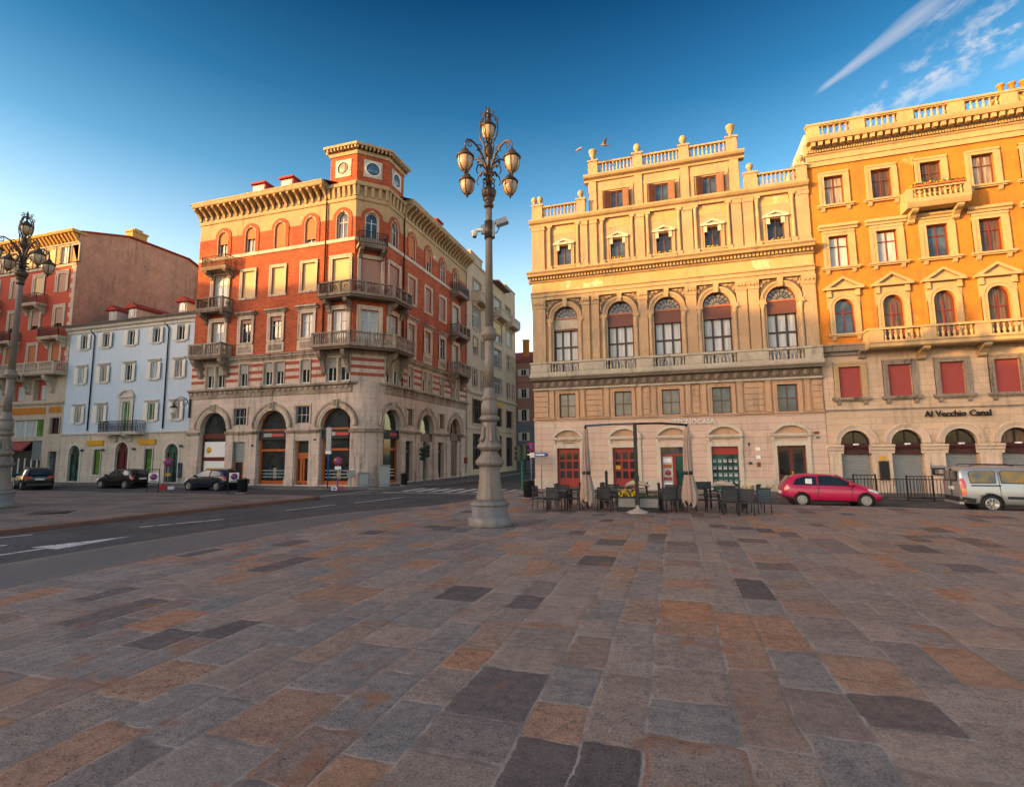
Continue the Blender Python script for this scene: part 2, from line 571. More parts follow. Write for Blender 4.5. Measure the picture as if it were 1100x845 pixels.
def window_meshes(w, h, arch=False, depth=.22, fr=.06, nv=1, nh=(.68,), sash='wood_white', pane='g_dark', sur=None, sill=None, hood=None, ped=None,
                  blind=None, apron=None, shut=None, rise=None, gable=None, topband=None, sbr=False, mid=.05):
    key = repr((w, h, arch, depth, fr, nv, nh, sash, pane, sur, sill, hood, ped, blind, apron, shut, rise, gable, topband, sbr, mid))
    if key in CACHE: return CACHE[key]
    r = w / 2
    rs = (r if rise is None else rise) if arch else 0
    zs = h - rs
    out = []
    # surround (the window's own mesh)
    b = MB()
    if sur:
        sw, pr, sm = sur
        for q, (s2, p2) in enumerate(((sw, pr), (sw * .45, pr + .035))):
            o_ = r if q == 0 else r + sw - s2
            for sg in (-1, 1):
                b.box(min(sg * o_, sg * (o_ + s2)), max(sg * o_, sg * (o_ + s2)), -p2, .02 - q * .001, -.0 if sill else 0, zs, sm)
            if arch:
                b.band(0, zs, o_, o_ + s2, -p2, .02, sm, ez=rs / r)
            else:
                b.box(-o_ - s2, o_ + s2, -p2 - .001, .019, zs + (0 if q == 0 else sw - s2), zs + (s2 if q == 0 else sw), sm)
        if arch and not hood and not ped: b.box(-.09, .09, -pr - .07, .015, h + sw * .1, h + sw + .06, sm)
    else:
        b.box(-r - .01, r + .01, depth - .05, depth + .06, -.02, .03, sash)
    if sill:
        sw, sh, sp, sm = sill
        b.box(-sw / 2, sw / 2, -sp, .012, -sh, 0, sm)
        b.box(-sw / 2 + .04, sw / 2 - .04, -sp * .7, .011, -sh - .07, -sh, sm)
        if sbr:
            for sg in (-1, 1):
                b.prof(sg * (sw * .34) - .09, sg * (sw * .34) + .09, [(.01, -sh - .07), (-sp * .62, -sh - .07), (-sp * .5, -sh - .2), (-sp * .3, -sh - .27), (.01, -sh - .3)], sm)
    if hood:
        hw, hz, hh, hp, hm = hood
        b.prof(-hw / 2, hw / 2, [(.01, hz), (-hp * .5, hz), (-hp * .6, hz + hh * .35), (-hp, hz + hh * .5), (-hp, hz + hh * .85), (-hp * .9, hz + hh), (.01, hz + hh)], hm)
    if ped:
        pw, pz, ph, pp, pm = ped
        t = .13
        b.box(-pw / 2, pw / 2, -pp, .012, pz, pz + t, pm)
        b.prism([(-pw / 2 + t, pz + t), (pw / 2 - t, pz + t), (0, pz + ph - t * .6)], -pp * .35, .011, pm)
        for sg in (-1, 1):
            q = [(sg * pw / 2, pz + t), (0, pz + ph), (0, pz + ph - t * 1.1), (sg * (pw / 2 - t * 2.2), pz + t)]
            b.prism(q, -pp + .002, .010, pm)
        # little consoles under the pediment
        for sg in (-1, 1):
            b.box(sg * (pw / 2 - .28) - .1, sg * (pw / 2 - .28) + .1, -pp * .6, .009, pz - .38, pz, pm)
    if apron:
        aw, ah, ap, am = apron
        b.box(-aw / 2, aw / 2, -ap, .008, -ah, -.0 if not sill else -sill[1] - .07, am)
        b.box(-aw / 2 + .22, aw / 2 - .22, -ap - .03, .007, -ah + .18, -ah * .35, 'c_ledge')
    if topband:
        tw, tz0, tz1, tp, tm = topband
        b.box(-tw / 2, tw / 2, -tp, .006, tz0, tz1, tm)
    out.append(('window', b.mesh('window'), None))
    # pane
    g = MB()
    if arch: g.prism([(x, z) for x, z in arch_loop(0, w + .02, -.01, h + .01, 12, rs + .01)], depth, depth + .025, pane)
    else: g.box(-r - .01, r + .01, depth, depth + .025, -.01, h + .01, pane)
    out.append(('pane', g.mesh('pane'), None))
    # sash bars
    f = MB()
    y0, y1 = depth - .06, depth - .004
    for sg in (-1, 1):
        f.box(min(sg * r, sg * (r - fr)), max(sg * r, sg * (r - fr)), y0, y1, 0, zs, sash)
    f.box(-r + fr, r - fr, y0 + .001, y1, 0, fr * 1.3, sash)
    if arch: f.band(0, zs, r - fr, r, y0 + .002, y1, sash, ez=rs / r)
    else: f.box(-r + fr, r - fr, y0 + .001, y1, zs - fr, zs, sash)
    for k in range(1, nv + 1):
        x = -r + w * k / (nv + 1)
        f.box(x - mid / 2, x + mid / 2, y0 + .003, y1, fr * 1.3, zs - (0 if arch else fr) + (rs * .55 if arch and not nh else 0), sash)
    for q in nh:
        z = h * q
        f.box(-r + fr, r - fr, y0 + .005, y1 + .001, z - mid / 2, z + mid / 2, sash)
    out.append(('sash', f.mesh('sash'), None))
    if blind:
        fr_, bm = blind
        q = MB()
        z0 = h * (1 - fr_)
        if arch:
            l = [(x, z) for x, z in arch_loop(0, w - .01, z0, h - .005, 12, rs)]
            q.prism(l, depth - .13, depth - .1, bm)
        else:
            n = max(2, int((h - z0) / .12))
            q.box(-r + .01, r - .01, depth - .13, depth - .1, z0, h - .002, bm)
            for i in range(n):
                zz = z0 + (h - z0) * i / n
                q.box(-r + .012, r - .012, depth - .137, depth - .125, zz, zz + .018, bm)
        out.append(('blind', q.mesh('blind'), None))
    if shut:
        sw, sm, ang = shut
        for sg in (-1, 1):
            q = MB()
            t = .045
            q.box(0, sw, -t, 0, 0, h, sm)
            q.box(.05, sw - .05, -t - .012, -t + .002, .06, h * .47, sm)
            q.box(.05, sw - .05, -t - .012, -t + .002, h * .53, h - .06, sm)
            nn = int(h / .09)
            for i in range(nn):
                zz = .08 + (h - .16) * i / nn
                q.box(.07, sw - .07, -t - .02, -t - .008, zz, zz + .03, sm)
            X = Matrix.Translation((sg * r, -.03, 0)) @ Matrix.Rotation(ang * sg * -1, 4, 'Z')
            if sg < 0: X = Matrix.Translation((-r, -.03, 0)) @ Matrix.Rotation(ang, 4, 'Z') @ Matrix.Translation((-sw, 0, 0))
            out.append(('shutter', q.mesh('shutter'), X))
    if gable:
        pass
    CACHE[key] = out
    return out


def window(B, u, z, name='window', **kw):
    ms = window_meshes(**kw)
    o = B.part(name, ms[0][1], Matrix.Translation((u, 0, z)))
    for n, me, X in ms[1:]:
        obj(n, me, o, X)
    return o


def baluster_profile(h, r=.07):
    return [(r * .9, 0), (r * .9, h * .08), (r * .45, h * .12), (r, h * .34), (r * .85, h * .45), (r * .38, h * .72), (r * .7, h * .86), (r * .9, h * .9), (r * .9, h)]


def balustrade(b, u0, u1, y, z0, z1, m, pitch=.26, r=.075, n=6, rail=.1, base=.1, d=.22):
    """stone balusters between a base and a rail, along x, centred on depth y."""
    b.box(u0, u1, y - d / 2, y + d / 2, z0, z0 + base, m)
    b.box(u0 - .001, u1 + .001, y - d / 2 - .03, y + d / 2 + .03, z1 - rail, z1, m)
    k = max(1, int(round((u1 - u0) / pitch)))
    pr = baluster_profile(z1 - rail - z0 - base, r)
    for i in range(k):
        b.lathe(pr, m, (u0 + (i + .5) * (u1 - u0) / k, y, z0 + base), n)


def iron_rail(b, p0, p1, z0, z1, m, pitch=.13, fancy=True):
    """iron railing from plan point p0 to p1."""
    p0, p1 = Vector((p0[0], p0[1], 0)), Vector((p1[0], p1[1], 0))
    L = (p1 - p0).length
    a = math.atan2(p1.y - p0.y, p1.x - p0.x)
    X = Matrix.Translation(p0) @ Matrix.Rotation(a, 4, 'Z')
    b.box(0, L, -.025, .025, z1 - .05, z1, m, X)
    b.box(0, L, -.015, .015, z0 + .08, z0 + .11, m, X)
    b.box(0, L, -.015, .015, z1 - .22, z1 - .195, m, X)
    n = max(2, int(L / pitch))
    for i in range(n + 1):
        x = L * i / n
        w = .022 if i in (0, n) else .011
        b.box(x - w, x + w, -w, w, z0, z1 - .05, m, X)
    if fancy:
        for i in range(n):
            x = L * (i + .5) / n
            r = pitch * .36
            zc = (z0 + z1) / 2 - .05
            for zc in (z0 + .32, z0 + .56):
                pts = [(x + r * math.cos(t * PI / 4), 0, zc + .11 * math.sin(t * PI / 4)) for t in range(9)]
                b.tube(pts, .010, m, 4, X, False)


def bracket(b, u, z, w, h, p, m, X=None):
    """scroll console under a balcony: top at z, going down h, sticking out p."""
    b.prof(u - w / 2, u + w / 2, [(.01, z), (-p, z), (-p, z - h * .16), (-p * .86, z - h * .3), (-p * .55, z - h * .42), (-p * .3, z - h * .68), (-p * .26, z - h * .88), (-p * .12, z - h), (.01, z - h)], m, X)


def dentils(b, u0, u1, y0, y1, z0, z1, pitch, fill, m):
    n = max(1, int((u1 - u0) / pitch))
    for i in range(n):
        x = u0 + (i + .5) * (u1 - u0) / n
        w = pitch * fill / 2
        b.box(x - w, x + w, y0, y1, z0, z1, m)


def text_mesh(s, size, m, depth=.02, align='LEFT', xs=1.0, bold=0):
    cu = bpy.data.curves.new('lettering', 'FONT')
    cu.body = s
    cu.size = size
    cu.extrude = depth
    cu.align_x = align
    cu.resolution_u = 2
    cu.offset = bold
    o = bpy.data.objects.new('lettering', cu)
    COL.objects.link(o)
    dg = bpy.context.evaluated_depsgraph_get()
    me = bpy.data.meshes.new_from_object(o.evaluated_get(dg))
    COL.objects.unlink(o)
    bpy.data.objects.remove(o)
    me.transform(Matrix.Diagonal((xs, 1, 1, 1)))
    me.transform(Matrix.Rotation(PI / 2, 4, 'X'))
    me.materials.clear()
    me.materials.append(M[m] if isinstance(m, str) else m)
    for p in me.polygons: p.material_index = 0
    return me


# ------------------------------------------------------------------ ground materials
def paving(name, roww, lbase, lvar, xoff, tones, joint, pits=True, wob=1.0, bumpd=.02, rgh=(.5, .8), rust=.8, swap=False):
    mt, t, p = new_mat(name)
    g, x, y, z = pos_uv(t)
    if swap: x, y = y, x
    n_a = noise(t, g, .55, 2, .5)
    n_b = noise(t, vmath(t, 'ADD', g, (31, 7, 0)), 2.6, 3, .55)
    n_c = noise(t, vmath(t, 'ADD', g, (3, 57, 0)), 9, 3, .6)
    n_d = noise(t, vmath(t, 'ADD', g, (13, 17, 0)), 46, 6, .75)
    dx = nmath(t, 'ADD', nmath(t, 'MULTIPLY', nmath(t, 'SUBTRACT', n_a, .5), .16 * wob),
               nmath(t, 'ADD', nmath(t, 'MULTIPLY', nmath(t, 'SUBTRACT', n_b, .5), .085 * wob), nmath(t, 'MULTIPLY', nmath(t, 'SUBTRACT', n_c, .5), .03 * wob)))
    xs = nmath(t, 'DIVIDE', nmath(t, 'SUBTRACT', nmath(t, 'ADD', x, dx), xoff), roww)
    # rows of uneven width
    xs = nmath(t, 'ADD', xs, nmath(t, 'MULTIPLY', nmath(t, 'SINE', nmath(t, 'MULTIPLY', xs, 2.17)), .16))
    row = nmath(t, 'FLOOR', xs)
    fx = nmath(t, 'FRACT', xs)
    w1 = t.nodes.new('ShaderNodeTexWhiteNoise'); w1.noise_dimensions = '1D'
    link(t, row, w1.inputs['W'])
    sr = t.nodes.new('ShaderNodeSeparateColor'); link(t, w1.outputs['Color'], sr.inputs[0])
    L = nmath(t, 'ADD', nmath(t, 'MULTIPLY', sr.outputs[0], lvar), lbase)
    dy = nmath(t, 'ADD', nmath(t, 'MULTIPLY', nmath(t, 'SUBTRACT', n_b, .5), -.10 * wob), nmath(t, 'MULTIPLY', nmath(t, 'SUBTRACT', n_c, .5), .035 * wob))
    s = nmath(t, 'ADD', nmath(t, 'DIVIDE', nmath(t, 'ADD', y, dy), L), nmath(t, 'MULTIPLY', sr.outputs[1], 17))
    s = nmath(t, 'ADD', s, nmath(t, 'MULTIPLY', nmath(t, 'SINE', nmath(t, 'ADD', nmath(t, 'MULTIPLY', s, 2.4), nmath(t, 'MULTIPLY', sr.outputs[2], 6.28))), .17))
    cell = nmath(t, 'FLOOR', s)
    fy = nmath(t, 'FRACT', s)
    w2 = t.nodes.new('ShaderNodeTexWhiteNoise'); w2.noise_dimensions = '2D'
    link(t, comb(t, row, cell, 0), w2.inputs['Vector'])
    s2 = t.nodes.new('ShaderNodeSeparateColor'); link(t, w2.outputs['Color'], s2.inputs[0])
    ra, rb, rc = s2.outputs[0], s2.outputs[1], s2.outputs[2]
    ex = nmath(t, 'MULTIPLY', nmath(t, 'MINIMUM', fx, nmath(t, 'SUBTRACT', 1, fx)), roww)
    ey = nmath(t, 'MULTIPLY', nmath(t, 'MINIMUM', fy, nmath(t, 'SUBTRACT', 1, fy)), L)
    d = nmath(t, 'SMOOTH_MIN', ex, ey, .07)
    dj = nmath(t, 'ADD', d, nmath(t, 'MULTIPLY', nmath(t, 'SUBTRACT', n_c, .5), .016))
    solid = mrange(t, dj, .002, .02)
    edge = mrange(t, dj, .0, .07)
    c = ramp(t, ra, tones, 'LINEAR')
    # mottling inside one slab
    c = mixc(t, mrange(t, nmath(t, 'ADD', nmath(t, 'MULTIPLY', n_b, .5), nmath(t, 'MULTIPLY', n_c, .5)), .36, .66, 0, .75), c, mixc(t, 1, c, (.60, .62, .68), 'MULTIPLY'))
    c = mixc(t, mrange(t, n_d, .46, .64, 0, .8), c, mixc(t, 1, c, (1.6, 1.52, 1.46), 'MULTIPLY'))
    c = mixc(t, mrange(t, n_d, .50, .36, 0, .75), c, mixc(t, 1, c, (.45, .43, .44), 'MULTIPLY'))
    # iron-red stains, some slabs only and often along an edge
    rn = noise(t, vmath(t, 'ADD', g, (71, 3, 0)), 1.7, 5, .68)
    rm = mrange(t, nmath(t, 'ADD', rn, nmath(t, 'MULTIPLY', rb, .16)), .66, .78)
    rm = nmath(t, 'MAXIMUM', rm, nmath(t, 'MULTIPLY', mrange(t, rb, .82, .88), mrange(t, nmath(t, 'ADD', d, nmath(t, 'MULTIPLY', n_c, .08)), .10, .05)))
    c = mixc(t, nmath(t, 'MULTIPLY', rm, rust), c, (.25, .115, .062))
    hp = None
    if pits:
        vo = t.nodes.new('ShaderNodeTexVoronoi')
        vo.inputs['Scale'].default_value = 34
        link(t, g, vo.inputs['Vector'])
        pm = nmath(t, 'MULTIPLY', mrange(t, vo.outputs['Distance'], .36, .16), mrange(t, rc, .2, .4))
        pm = nmath(t, 'MULTIPLY', pm, mrange(t, n_c, .42, .6))
        c = mixc(t, nmath(t, 'MULTIPLY', pm, .75), c, (.03, .026, .026))
        # crackle
        v2 = t.nodes.new('ShaderNodeTexVoronoi')
        v2.feature = 'DISTANCE_TO_EDGE'
        v2.inputs['Scale'].default_value = 2.1
        link(t, vmath(t, 'ADD', g, comb(t, nmath(t, 'MULTIPLY', n_c, .3), nmath(t, 'MULTIPLY', n_b, .4), 0)), v2.inputs['Vector'])
        cr = nmath(t, 'MULTIPLY', mrange(t, v2.outputs['Distance'], .012, .002), mrange(t, ra, .86, .9))
        c = mixc(t, nmath(t, 'MULTIPLY', cr, .8), c, (.04, .033, .03))
        hp = pm
    jc = mixc(t, mrange(t, n_b, .4, .62), joint, tuple(v * .55 for v in joint))
    jc = mixc(t, nmath(t, 'MULTIPLY', mrange(t, rn, .55, .68), .7), jc, (.2, .085, .045))
    c = mixc(t, solid, jc, c)
    link(t, c, p.inputs['Base Color'])
    ro = nmath(t, 'ADD', nmath(t, 'MULTIPLY', rc, rgh[1] - rgh[0]), rgh[0])
    ro = nmath(t, 'ADD', ro, mrange(t, n_c, .35, .65, -.08, .08))
    link(t, mixc(t, solid, (.95, .95, .95), comb(t, ro, ro, ro)), p.inputs['Roughness'])
    p.inputs['Specular IOR Level'].default_value = .35
    h = nmath(t, 'MULTIPLY', edge, .55)
    h = nmath(t, 'ADD', h, nmath(t, 'MULTIPLY', n_c, .5))
    h = nmath(t, 'ADD', h, nmath(t, 'MULTIPLY', n_d, .42))
    h = nmath(t, 'ADD', h, nmath(t, 'MULTIPLY', n_b, .6))
    tilt = nmath(t, 'ADD', nmath(t, 'MULTIPLY', nmath(t, 'SUBTRACT', fx, .5), nmath(t, 'SUBTRACT', rb, .5)), nmath(t, 'MULTIPLY', nmath(t, 'SUBTRACT', fy, .5), nmath(t, 'SUBTRACT', rc, .5)))
    h = nmath(t, 'ADD', h, nmath(t, 'MULTIPLY', tilt, .9))
    if hp is not None: h = nmath(t, 'SUBTRACT', h, nmath(t, 'MULTIPLY', hp, .35))
    b = t.nodes.new('ShaderNodeBump')
    b.inputs['Strength'].default_value = .8
    b.inputs['Distance'].default_value = bumpd
    link(t, h, b.inputs['Height'])
    link(t, b.outputs[0], p.inputs['Normal'])
    return mt


TONES = [(0, (0.099, 0.083, 0.082)), (.08, (0.133, 0.108, 0.104)), (.13, (0.249, 0.205, 0.178)), (.3, (0.203, 0.186, 0.175)), (.44, (0.290, 0.229, 0.190)), (.56, (0.238, 0.189, 0.160)), (.66, (0.313, 0.235, 0.188)),
         (.76, (0.191, 0.157, 0.145)), (.84, (0.302, 0.186, 0.128)), (.93, (0.371, 0.186, 0.105)), (1, (0.278, 0.205, 0.160))]
M['paving'] = paving('sandstone slab paving', .56, .74, .42, -.80, TONES, (.34, .29, .255))
TONES2 = [(0, (.10, .09, .085)), (.3, (.15, .125, .11)), (.6, (.17, .14, .12)), (.85, (.20, .155, .125)), (1, (.22, .16, .12))]
M['plaza'] = paving('pale slab paving', .9, 1.2, .6, -.4, TONES2, (.15, .13, .11), pits=False, rust=.35, swap=True)
M['sidewalk'] = paving('grey sidewalk slabs', .8, .9, .3, .1, [(0, (.11, .105, .105)), (.5, (.14, .13, .125)), (1, (.17, .155, .145))], (.09, .08, .075), pits=False, rust=.1)
M['flags'] = surface('smooth grey flagstone', (.155, .14, .135), (.12, .11, .11), .9, .3, scol=(.07, .06, .06), rough=.7, bump=.2)
M['road'] = surface('worn asphalt', (.085, .08, .084), (.05, .047, .051), 1.0, .5, scol=(.028, .026, .028), patch=(.042, .04, .043, .35, .60), rough=.85, spec=.3, bump=.35)
M['kerb'] = surface('kerb stone', (.20, .165, .145), (.15, .125, .11), .8, .3)
M['kerb_red'] = surface('reddish kerb stone', (.20, .095, .065), (.14, .07, .055), .8, .3)
mt, t, p = new_mat('worn road paint')
g = t.nodes.new('ShaderNodeNewGeometry').outputs['Position']
c = mixc(t, mrange(t, noise(t, g, 5, 6, .7), .50, .62), (.52, .51, .50), (.10, .095, .1))
link(t, c, p.inputs['Base Color'])
p.inputs['Roughness'].default_value = .8
M['paint'] = mt

# ------------------------------------------------------------------ ground
b = MB()
b.quad((-2500, -2500, -.12), (2500, -2500, -.12), (2500, 2500, -.12), (-2500, 2500, -.12), 'road')
tag(obj('road', b), kind='structure')
b = MB()
EDGE = [(-13.6, -60), (-13.55, 7), (-13.5, 10), (-13.25, 13), (-12.8, 15.6), (-12.0, 17.8), (-10.9, 19.5), (-10.1, 21), (-9.7, 22.6), (-9.5, 24.5), (-9.4, 30), (-9.6, 60)]
b.plan(EDGE + [(-8, 60), (-8, 33), (2.2, 33), (2.2, 24.3), (8, 23.9), (12.5, 23.1), (80, 9), (80, -60)], -.3, 0, 'paving')
tag(obj('square_paving', b), kind='structure')
b = MB()
b.plan([(-13.3, -60), (-13.25, 7), (-13.2, 10), (-12.95, 13), (-12.5, 15.6), (-11.7, 17.9), (-10.7, 19.6), (-10.2, 19.2), (-10.6, 17), (-10.9, 13), (-11.0, 8), (-11.0, -60)], -.2, .004, 'flags')
tag(obj('flagstone_band', b), kind='structure')
b = MB()
PL = [(-20.3, -60), (-19.95, 8), (-19.8, 11), (-19.5, 15.5), (-19.05, 18.8), (-18.6, 21.6), (-18.25, 23.2), (-18.6, 24.1), (-19.6, 24.4)]
b.plan(PL + [(-140, 24.4), (-140, -60)], -.3, 0, 'plaza')
tag(obj('plaza_paving', b), kind='structure')
b = MB()
b.plan([(-140, 30.2), (-23.5, 30.2), (-21, 30.6), (-18.6, 31.5), (-17.2, 32.9), (-16.6, 34.8), (-17.0, 50), (-17.6, 62), (-16, 65), (-9.6, 66), (-9.6, 72), (-140, 72)], -.3, .001, 'sidewalk')
b.plan([(2.2, 29.6), (80, 29.6), (80, 34), (2.2, 34)], -.3, .001, 'sidewalk')
tag(obj('sidewalk', b), kind='structure')


def strip(b, pts, w, z0, z1, m):
    P = [Vector((x, y, 0)) for x, y in pts]
    for i in range(len(P) - 1):
        d = (P[i + 1] - P[i]).normalized()
        n = Vector((-d.y, d.x, 0)) * w / 2
        q = [P[i] + n, P[i] - n, P[i + 1] - n, P[i + 1] + n]
        b.plan([(v.x, v.y) for v in q], z0 - .0004 * (i % 2), z1 + .0004 * (i % 2), m)


b = MB()
strip(b, [(x + .10, y) for x, y in EDGE], .24, -.29, .006, 'kerb')
strip(b, [(2.2, 24.42), (8, 24.02), (12.5, 23.22), (80, 9.12)], .26, -.29, .006, 'kerb')
tag(obj('kerb', b), kind='structure')
b = MB()
strip(b, [(x - .10, y) for x, y in PL], .26, -.29, .006, 'kerb_red')
tag(obj('kerb', b), kind='structure')
b = MB()
strip(b, [(-19.55, 24.6), (-19.3, 27), (-18.9, 30.2)], .8, -.2, -.112, 'kerb')
tag(obj('kerb_ramp', b), kind='structure')
b = MB()
zz = -.116


def mark(pts):
    b.add([(x, y, zz) for x, y in pts], [list(range(len(pts)))], 'paint')


def line(p, q, w):
    p, q = Vector(p), Vector(q)
    n = Vector((-(q - p).y, (q - p).x)).normalized() * w / 2
    mark([p + n, p - n, q - n, q + n])


line((-17.17, 13.15), (-16.15, 15.55), .16)
line((-16.04, 18.67), (-15.48, 21.29), .16)
line((-15.15, 22.3), (-14.4, 25.9), .16)
line((-18.6, 5.8), (-17.3, 9.6), .16)
line((-19.5, 9.3), (-18.84, 11.07), .14)
line((-15.75, 7.0), (-15.66, 9.5), .16)
mark([(-16.2, 9.5), (-15.2, 9.5), (-15.48, 11.6)])
line((-17.6, 29.0), (-9.8, 29.0), .3)
for i in range(8):
    x = -17.0 + i * .98
    mark([(x, 30.0), (x + .48, 30.0), (x + .48, 33.0), (x, 33.0)])
line((-18.6, 27.0), (-16.8, 28.6), .14)
tag(obj('road_markings', b), kind='structure')

# ------------------------------------------------------------------ beige palace
YB = 32.3
P = Bld('stucco_palace', 'cream and ochre palace with five tall arched windows behind the café tables', (-.35, YB, 0))
P.face(0, YB)
CX5 = [-6.42, -2.95, -.13, 2.70, 6.15]
X0, X1 = -8.6, 7.94
w = MB()
w.holes(X0, X1, 0, 4.35, [rect_loop(c, 1.45, .02, 2.52) for c in CX5], 'pal_low', .3)
w.holes(X0, X1, 4.35, 6.3, [rect_loop(c, 1.04, 4.42, 5.97) for c in CX5], 'pal_ochre', .25)
w.holes(X0, X1, 6.3, 12.15, [arch_loop(c, 1.58, 7.2, 11.66) for c in CX5], 'pal_main', .35)
w.holes(X0, X1, 12.15, 13.4, [], 'pal_main')
w.holes(X0, X1, 13.4, 17.72, [rect_loop(c, .92, 14.42, 15.75) for c in CX5], 'pal_main', .25)
w.box(X0, X1, .6, 17, 0, 17.72, 'pal_low')
w.box(X0 + .002, X0 + .6, .006, .62, 0, 17.7, 'pal_main')
w.box(X1 - .6, X1 - .002, .006, .62, 0, 17.7, 'pal_main')
w.box(X0 + .01, X1 - .01, .007, .61, 17.69, 17.715, 'pal_trim')
P.part('wall', w)
# plinth
xs = [X0 - .03] + sum([[c - .98, c + .98] for c in CX5], []) + [X1 - .01]
for i in range(0, len(xs), 2): w = MB(); w.box(xs[i], xs[i + 1], -.07, .01, 0, .62, 'white_stone'); P.part('plinth', w)
# ground floor openings
for i, c in enumerate(CX5):
    w = MB()
    for sg in (-1, 1): w.box(min(c + sg * .725, c + sg * .97), max(c + sg * .725, c + sg * .97), -.09, .02, .0, 2.52, 'white_stone')
    w.box(c - .97, c + .97, -.095, .019, 2.52, 2.78, 'white_stone')
    # segmental pediment on consoles
    w.box(c - 1.0, c + 1.0, -.22, .01, 3.08, 3.2, 'white_stone')
    w.box(c - .92, c + .92, -.14, .011, 3.0, 3.08, 'white_stone')
    a = math.asin(.92 / 1.12)
    w.band(c, 3.2 - 1.12 * math.cos(a) + .0, 1.06, 1.22, -.22, .012, 'white_stone', PI / 2 - a, PI / 2 + a, 12, 1.02)
    q = [(c + 1.06 * math.sin(-a + 2 * a * k / 12), 3.2 - 1.12 * math.cos(a) + 1.08 * math.cos(-a + 2 * a * k / 12)) for k in range(13)]
    w.prism(q[::-1], -.03, .013, 'pal_ochre')
    for sg in (-1, 1): w.box(c + sg * .9 - .09, c + sg * .9 + .09, -.12, .012, 2.78, 3.0, 'white_stone')
    fr = P.part('door_surround', w)
    w = MB()
    if i in (0, 1):
        w.box(c - .725, c + .725, .18, .26, .02, 2.52, 'wood_red')
        for k in range(3):
            for r in range(3):
                x, z = c - .43 + k * .43, .78 + r * .58
                w.box(x - .15, x + .15, .172, .2, z - .22 + .1, z + .22 + .1, 'g_shop')
                for s_ in (-1, 1):
                    w.box(x + s_ * .165 - .016, x + s_ * .165 + .016, .15, .19, z - .14, z + .34, 'wood_red')
        w.box(c - .6, c + .6, .15, .19, .12, .42, 'wood_red')
        w.box(c - .012, c + .012, .16, .19, .02, 2.3, 'wood_maroon')
        if i == 1: w.box(c - .58, c - .30, .155, .168, 1.22, 1.44, M['yellow'])
        d = P.part('door', w)
        if i == 1: d['label'] = 'red glazed door with a small yellow notice'
    elif i == 2:
        w.box(c - .725, c + .725, .22, .26, 2.08, 2.52, 'g_blue')
        w.box(c - .725, c + .725, .14, .26, 1.98, 2.1, 'wood_red')
        for x in (-.69, -.02, .06, .69): w.box(c + x - .05, c + x + .05, .15, .262, .02, 1.98, 'wood_red')
        w.box(c - .64, c - .07, .2, .25, .1, 1.98, 'g_sky')
        w.box(c + .11, c + .64, .2, .25, .1, 1.98, 'g_green')
        w.box(c - .6, c - .12, .19, .2, 1.62, 1.86, 'white')
        w.box(c - .6, c - .12, .188, .2, 1.28, 1.5, 'terracotta')
        w.lathe([(0, 0), (.17, .0), (.17, .012), (0, .012)], 'blind_red', n=14, X=TR(c - .34, .199, 1.0) @ Matrix.Rotation(PI / 2, 4, 'X'))
        w.box(c - .6, c - .12, .187, .2, .55, .75, 'blind_red')
        w.box(c - .6, c - .12, .186, .2, .28, .42, 'white')
        P.part('shop_door', w)['label'] = 'red framed shop door with posters behind the glass'
    elif i == 3:
        w.box(c - .725, c + .725, .2, .26, .02, 2.06, 'g_green')
        w.box(c - .725, c + .725, .12, .26, 2.06, 2.52, 'wood_red')
        for k in range(5):
            for r in range(4):
                x, z = c - .56 + k * .28, .5 + r * .40
                w.box(x - .085, x + .085, .185, .199, z - .1, z + .1, 'g_sky')
                w.box(x - .07, x + .07, .18, .19, z + .03, z + .08, 'g_blue')
        P.part('shop_window', w)['label'] = 'shop window full of small notices'
    else:
        for sg in (-1, 1):
            x = c + sg * .36
            w.box(x - .355, x + .355, .18, .26, .02, 2.52, 'wood_maroon')
            w.box(x - .24, x + .24, .165, .2, .9, 2.34, 'g_shop')
            w.box(x - .24, x + .24, .165, .2, .15, .7, 'wood_maroon')
        w.box(c - .05, c + .05, .12, .2, .02, 2.52, 'wood_maroon')
        w.box(c - .03, c + .05, .1, .14, .95, 1.1, 'yellow')
        P.part('door', w)['label'] = 'dark maroon double door'
# small plates and lamps on the wall
w = MB()
for x, z, a_, h_, m_ in ((4.02, 1.55, .2, .16, 'g_blue'), (4.45, 1.48, .2, .26, 'shutter_br'), (4.45, 2.35, .24, .18, 'white'), (4.45, 1.9, .22, .2, 'white'), (3.5, 2.35, .16, .1, 'g_blue'), (4.0, 2.62, .08, .2, 'black'), (7.5, 2.95, .18, .11, 'g_blue'), (7.45, 3.2, .26, .14, 'shutter_br')):
    w = MB(); w.box(x - a_ / 2, x + a_ / 2, -.03, .01, z - h_ / 2, z + h_ / 2, m_); P.part('wall_plate', w)
w = MB()
w.box(-8.0, -7.15, -.02, .01, 3.85, 4.08, 'white_stone')
P.part('wall_plate', w)
w = MB()
w.box(-6.75, -6.05, -.1, -.04, 2.84, 2.88, 'g_blue')
P.part('wall_plate', w)
P.part('shop_lettering', text_mesh('TECNOCASA', .42, 'white', .03, xs=.93), Matrix.Translation((-.06, -.07, 3.86)))
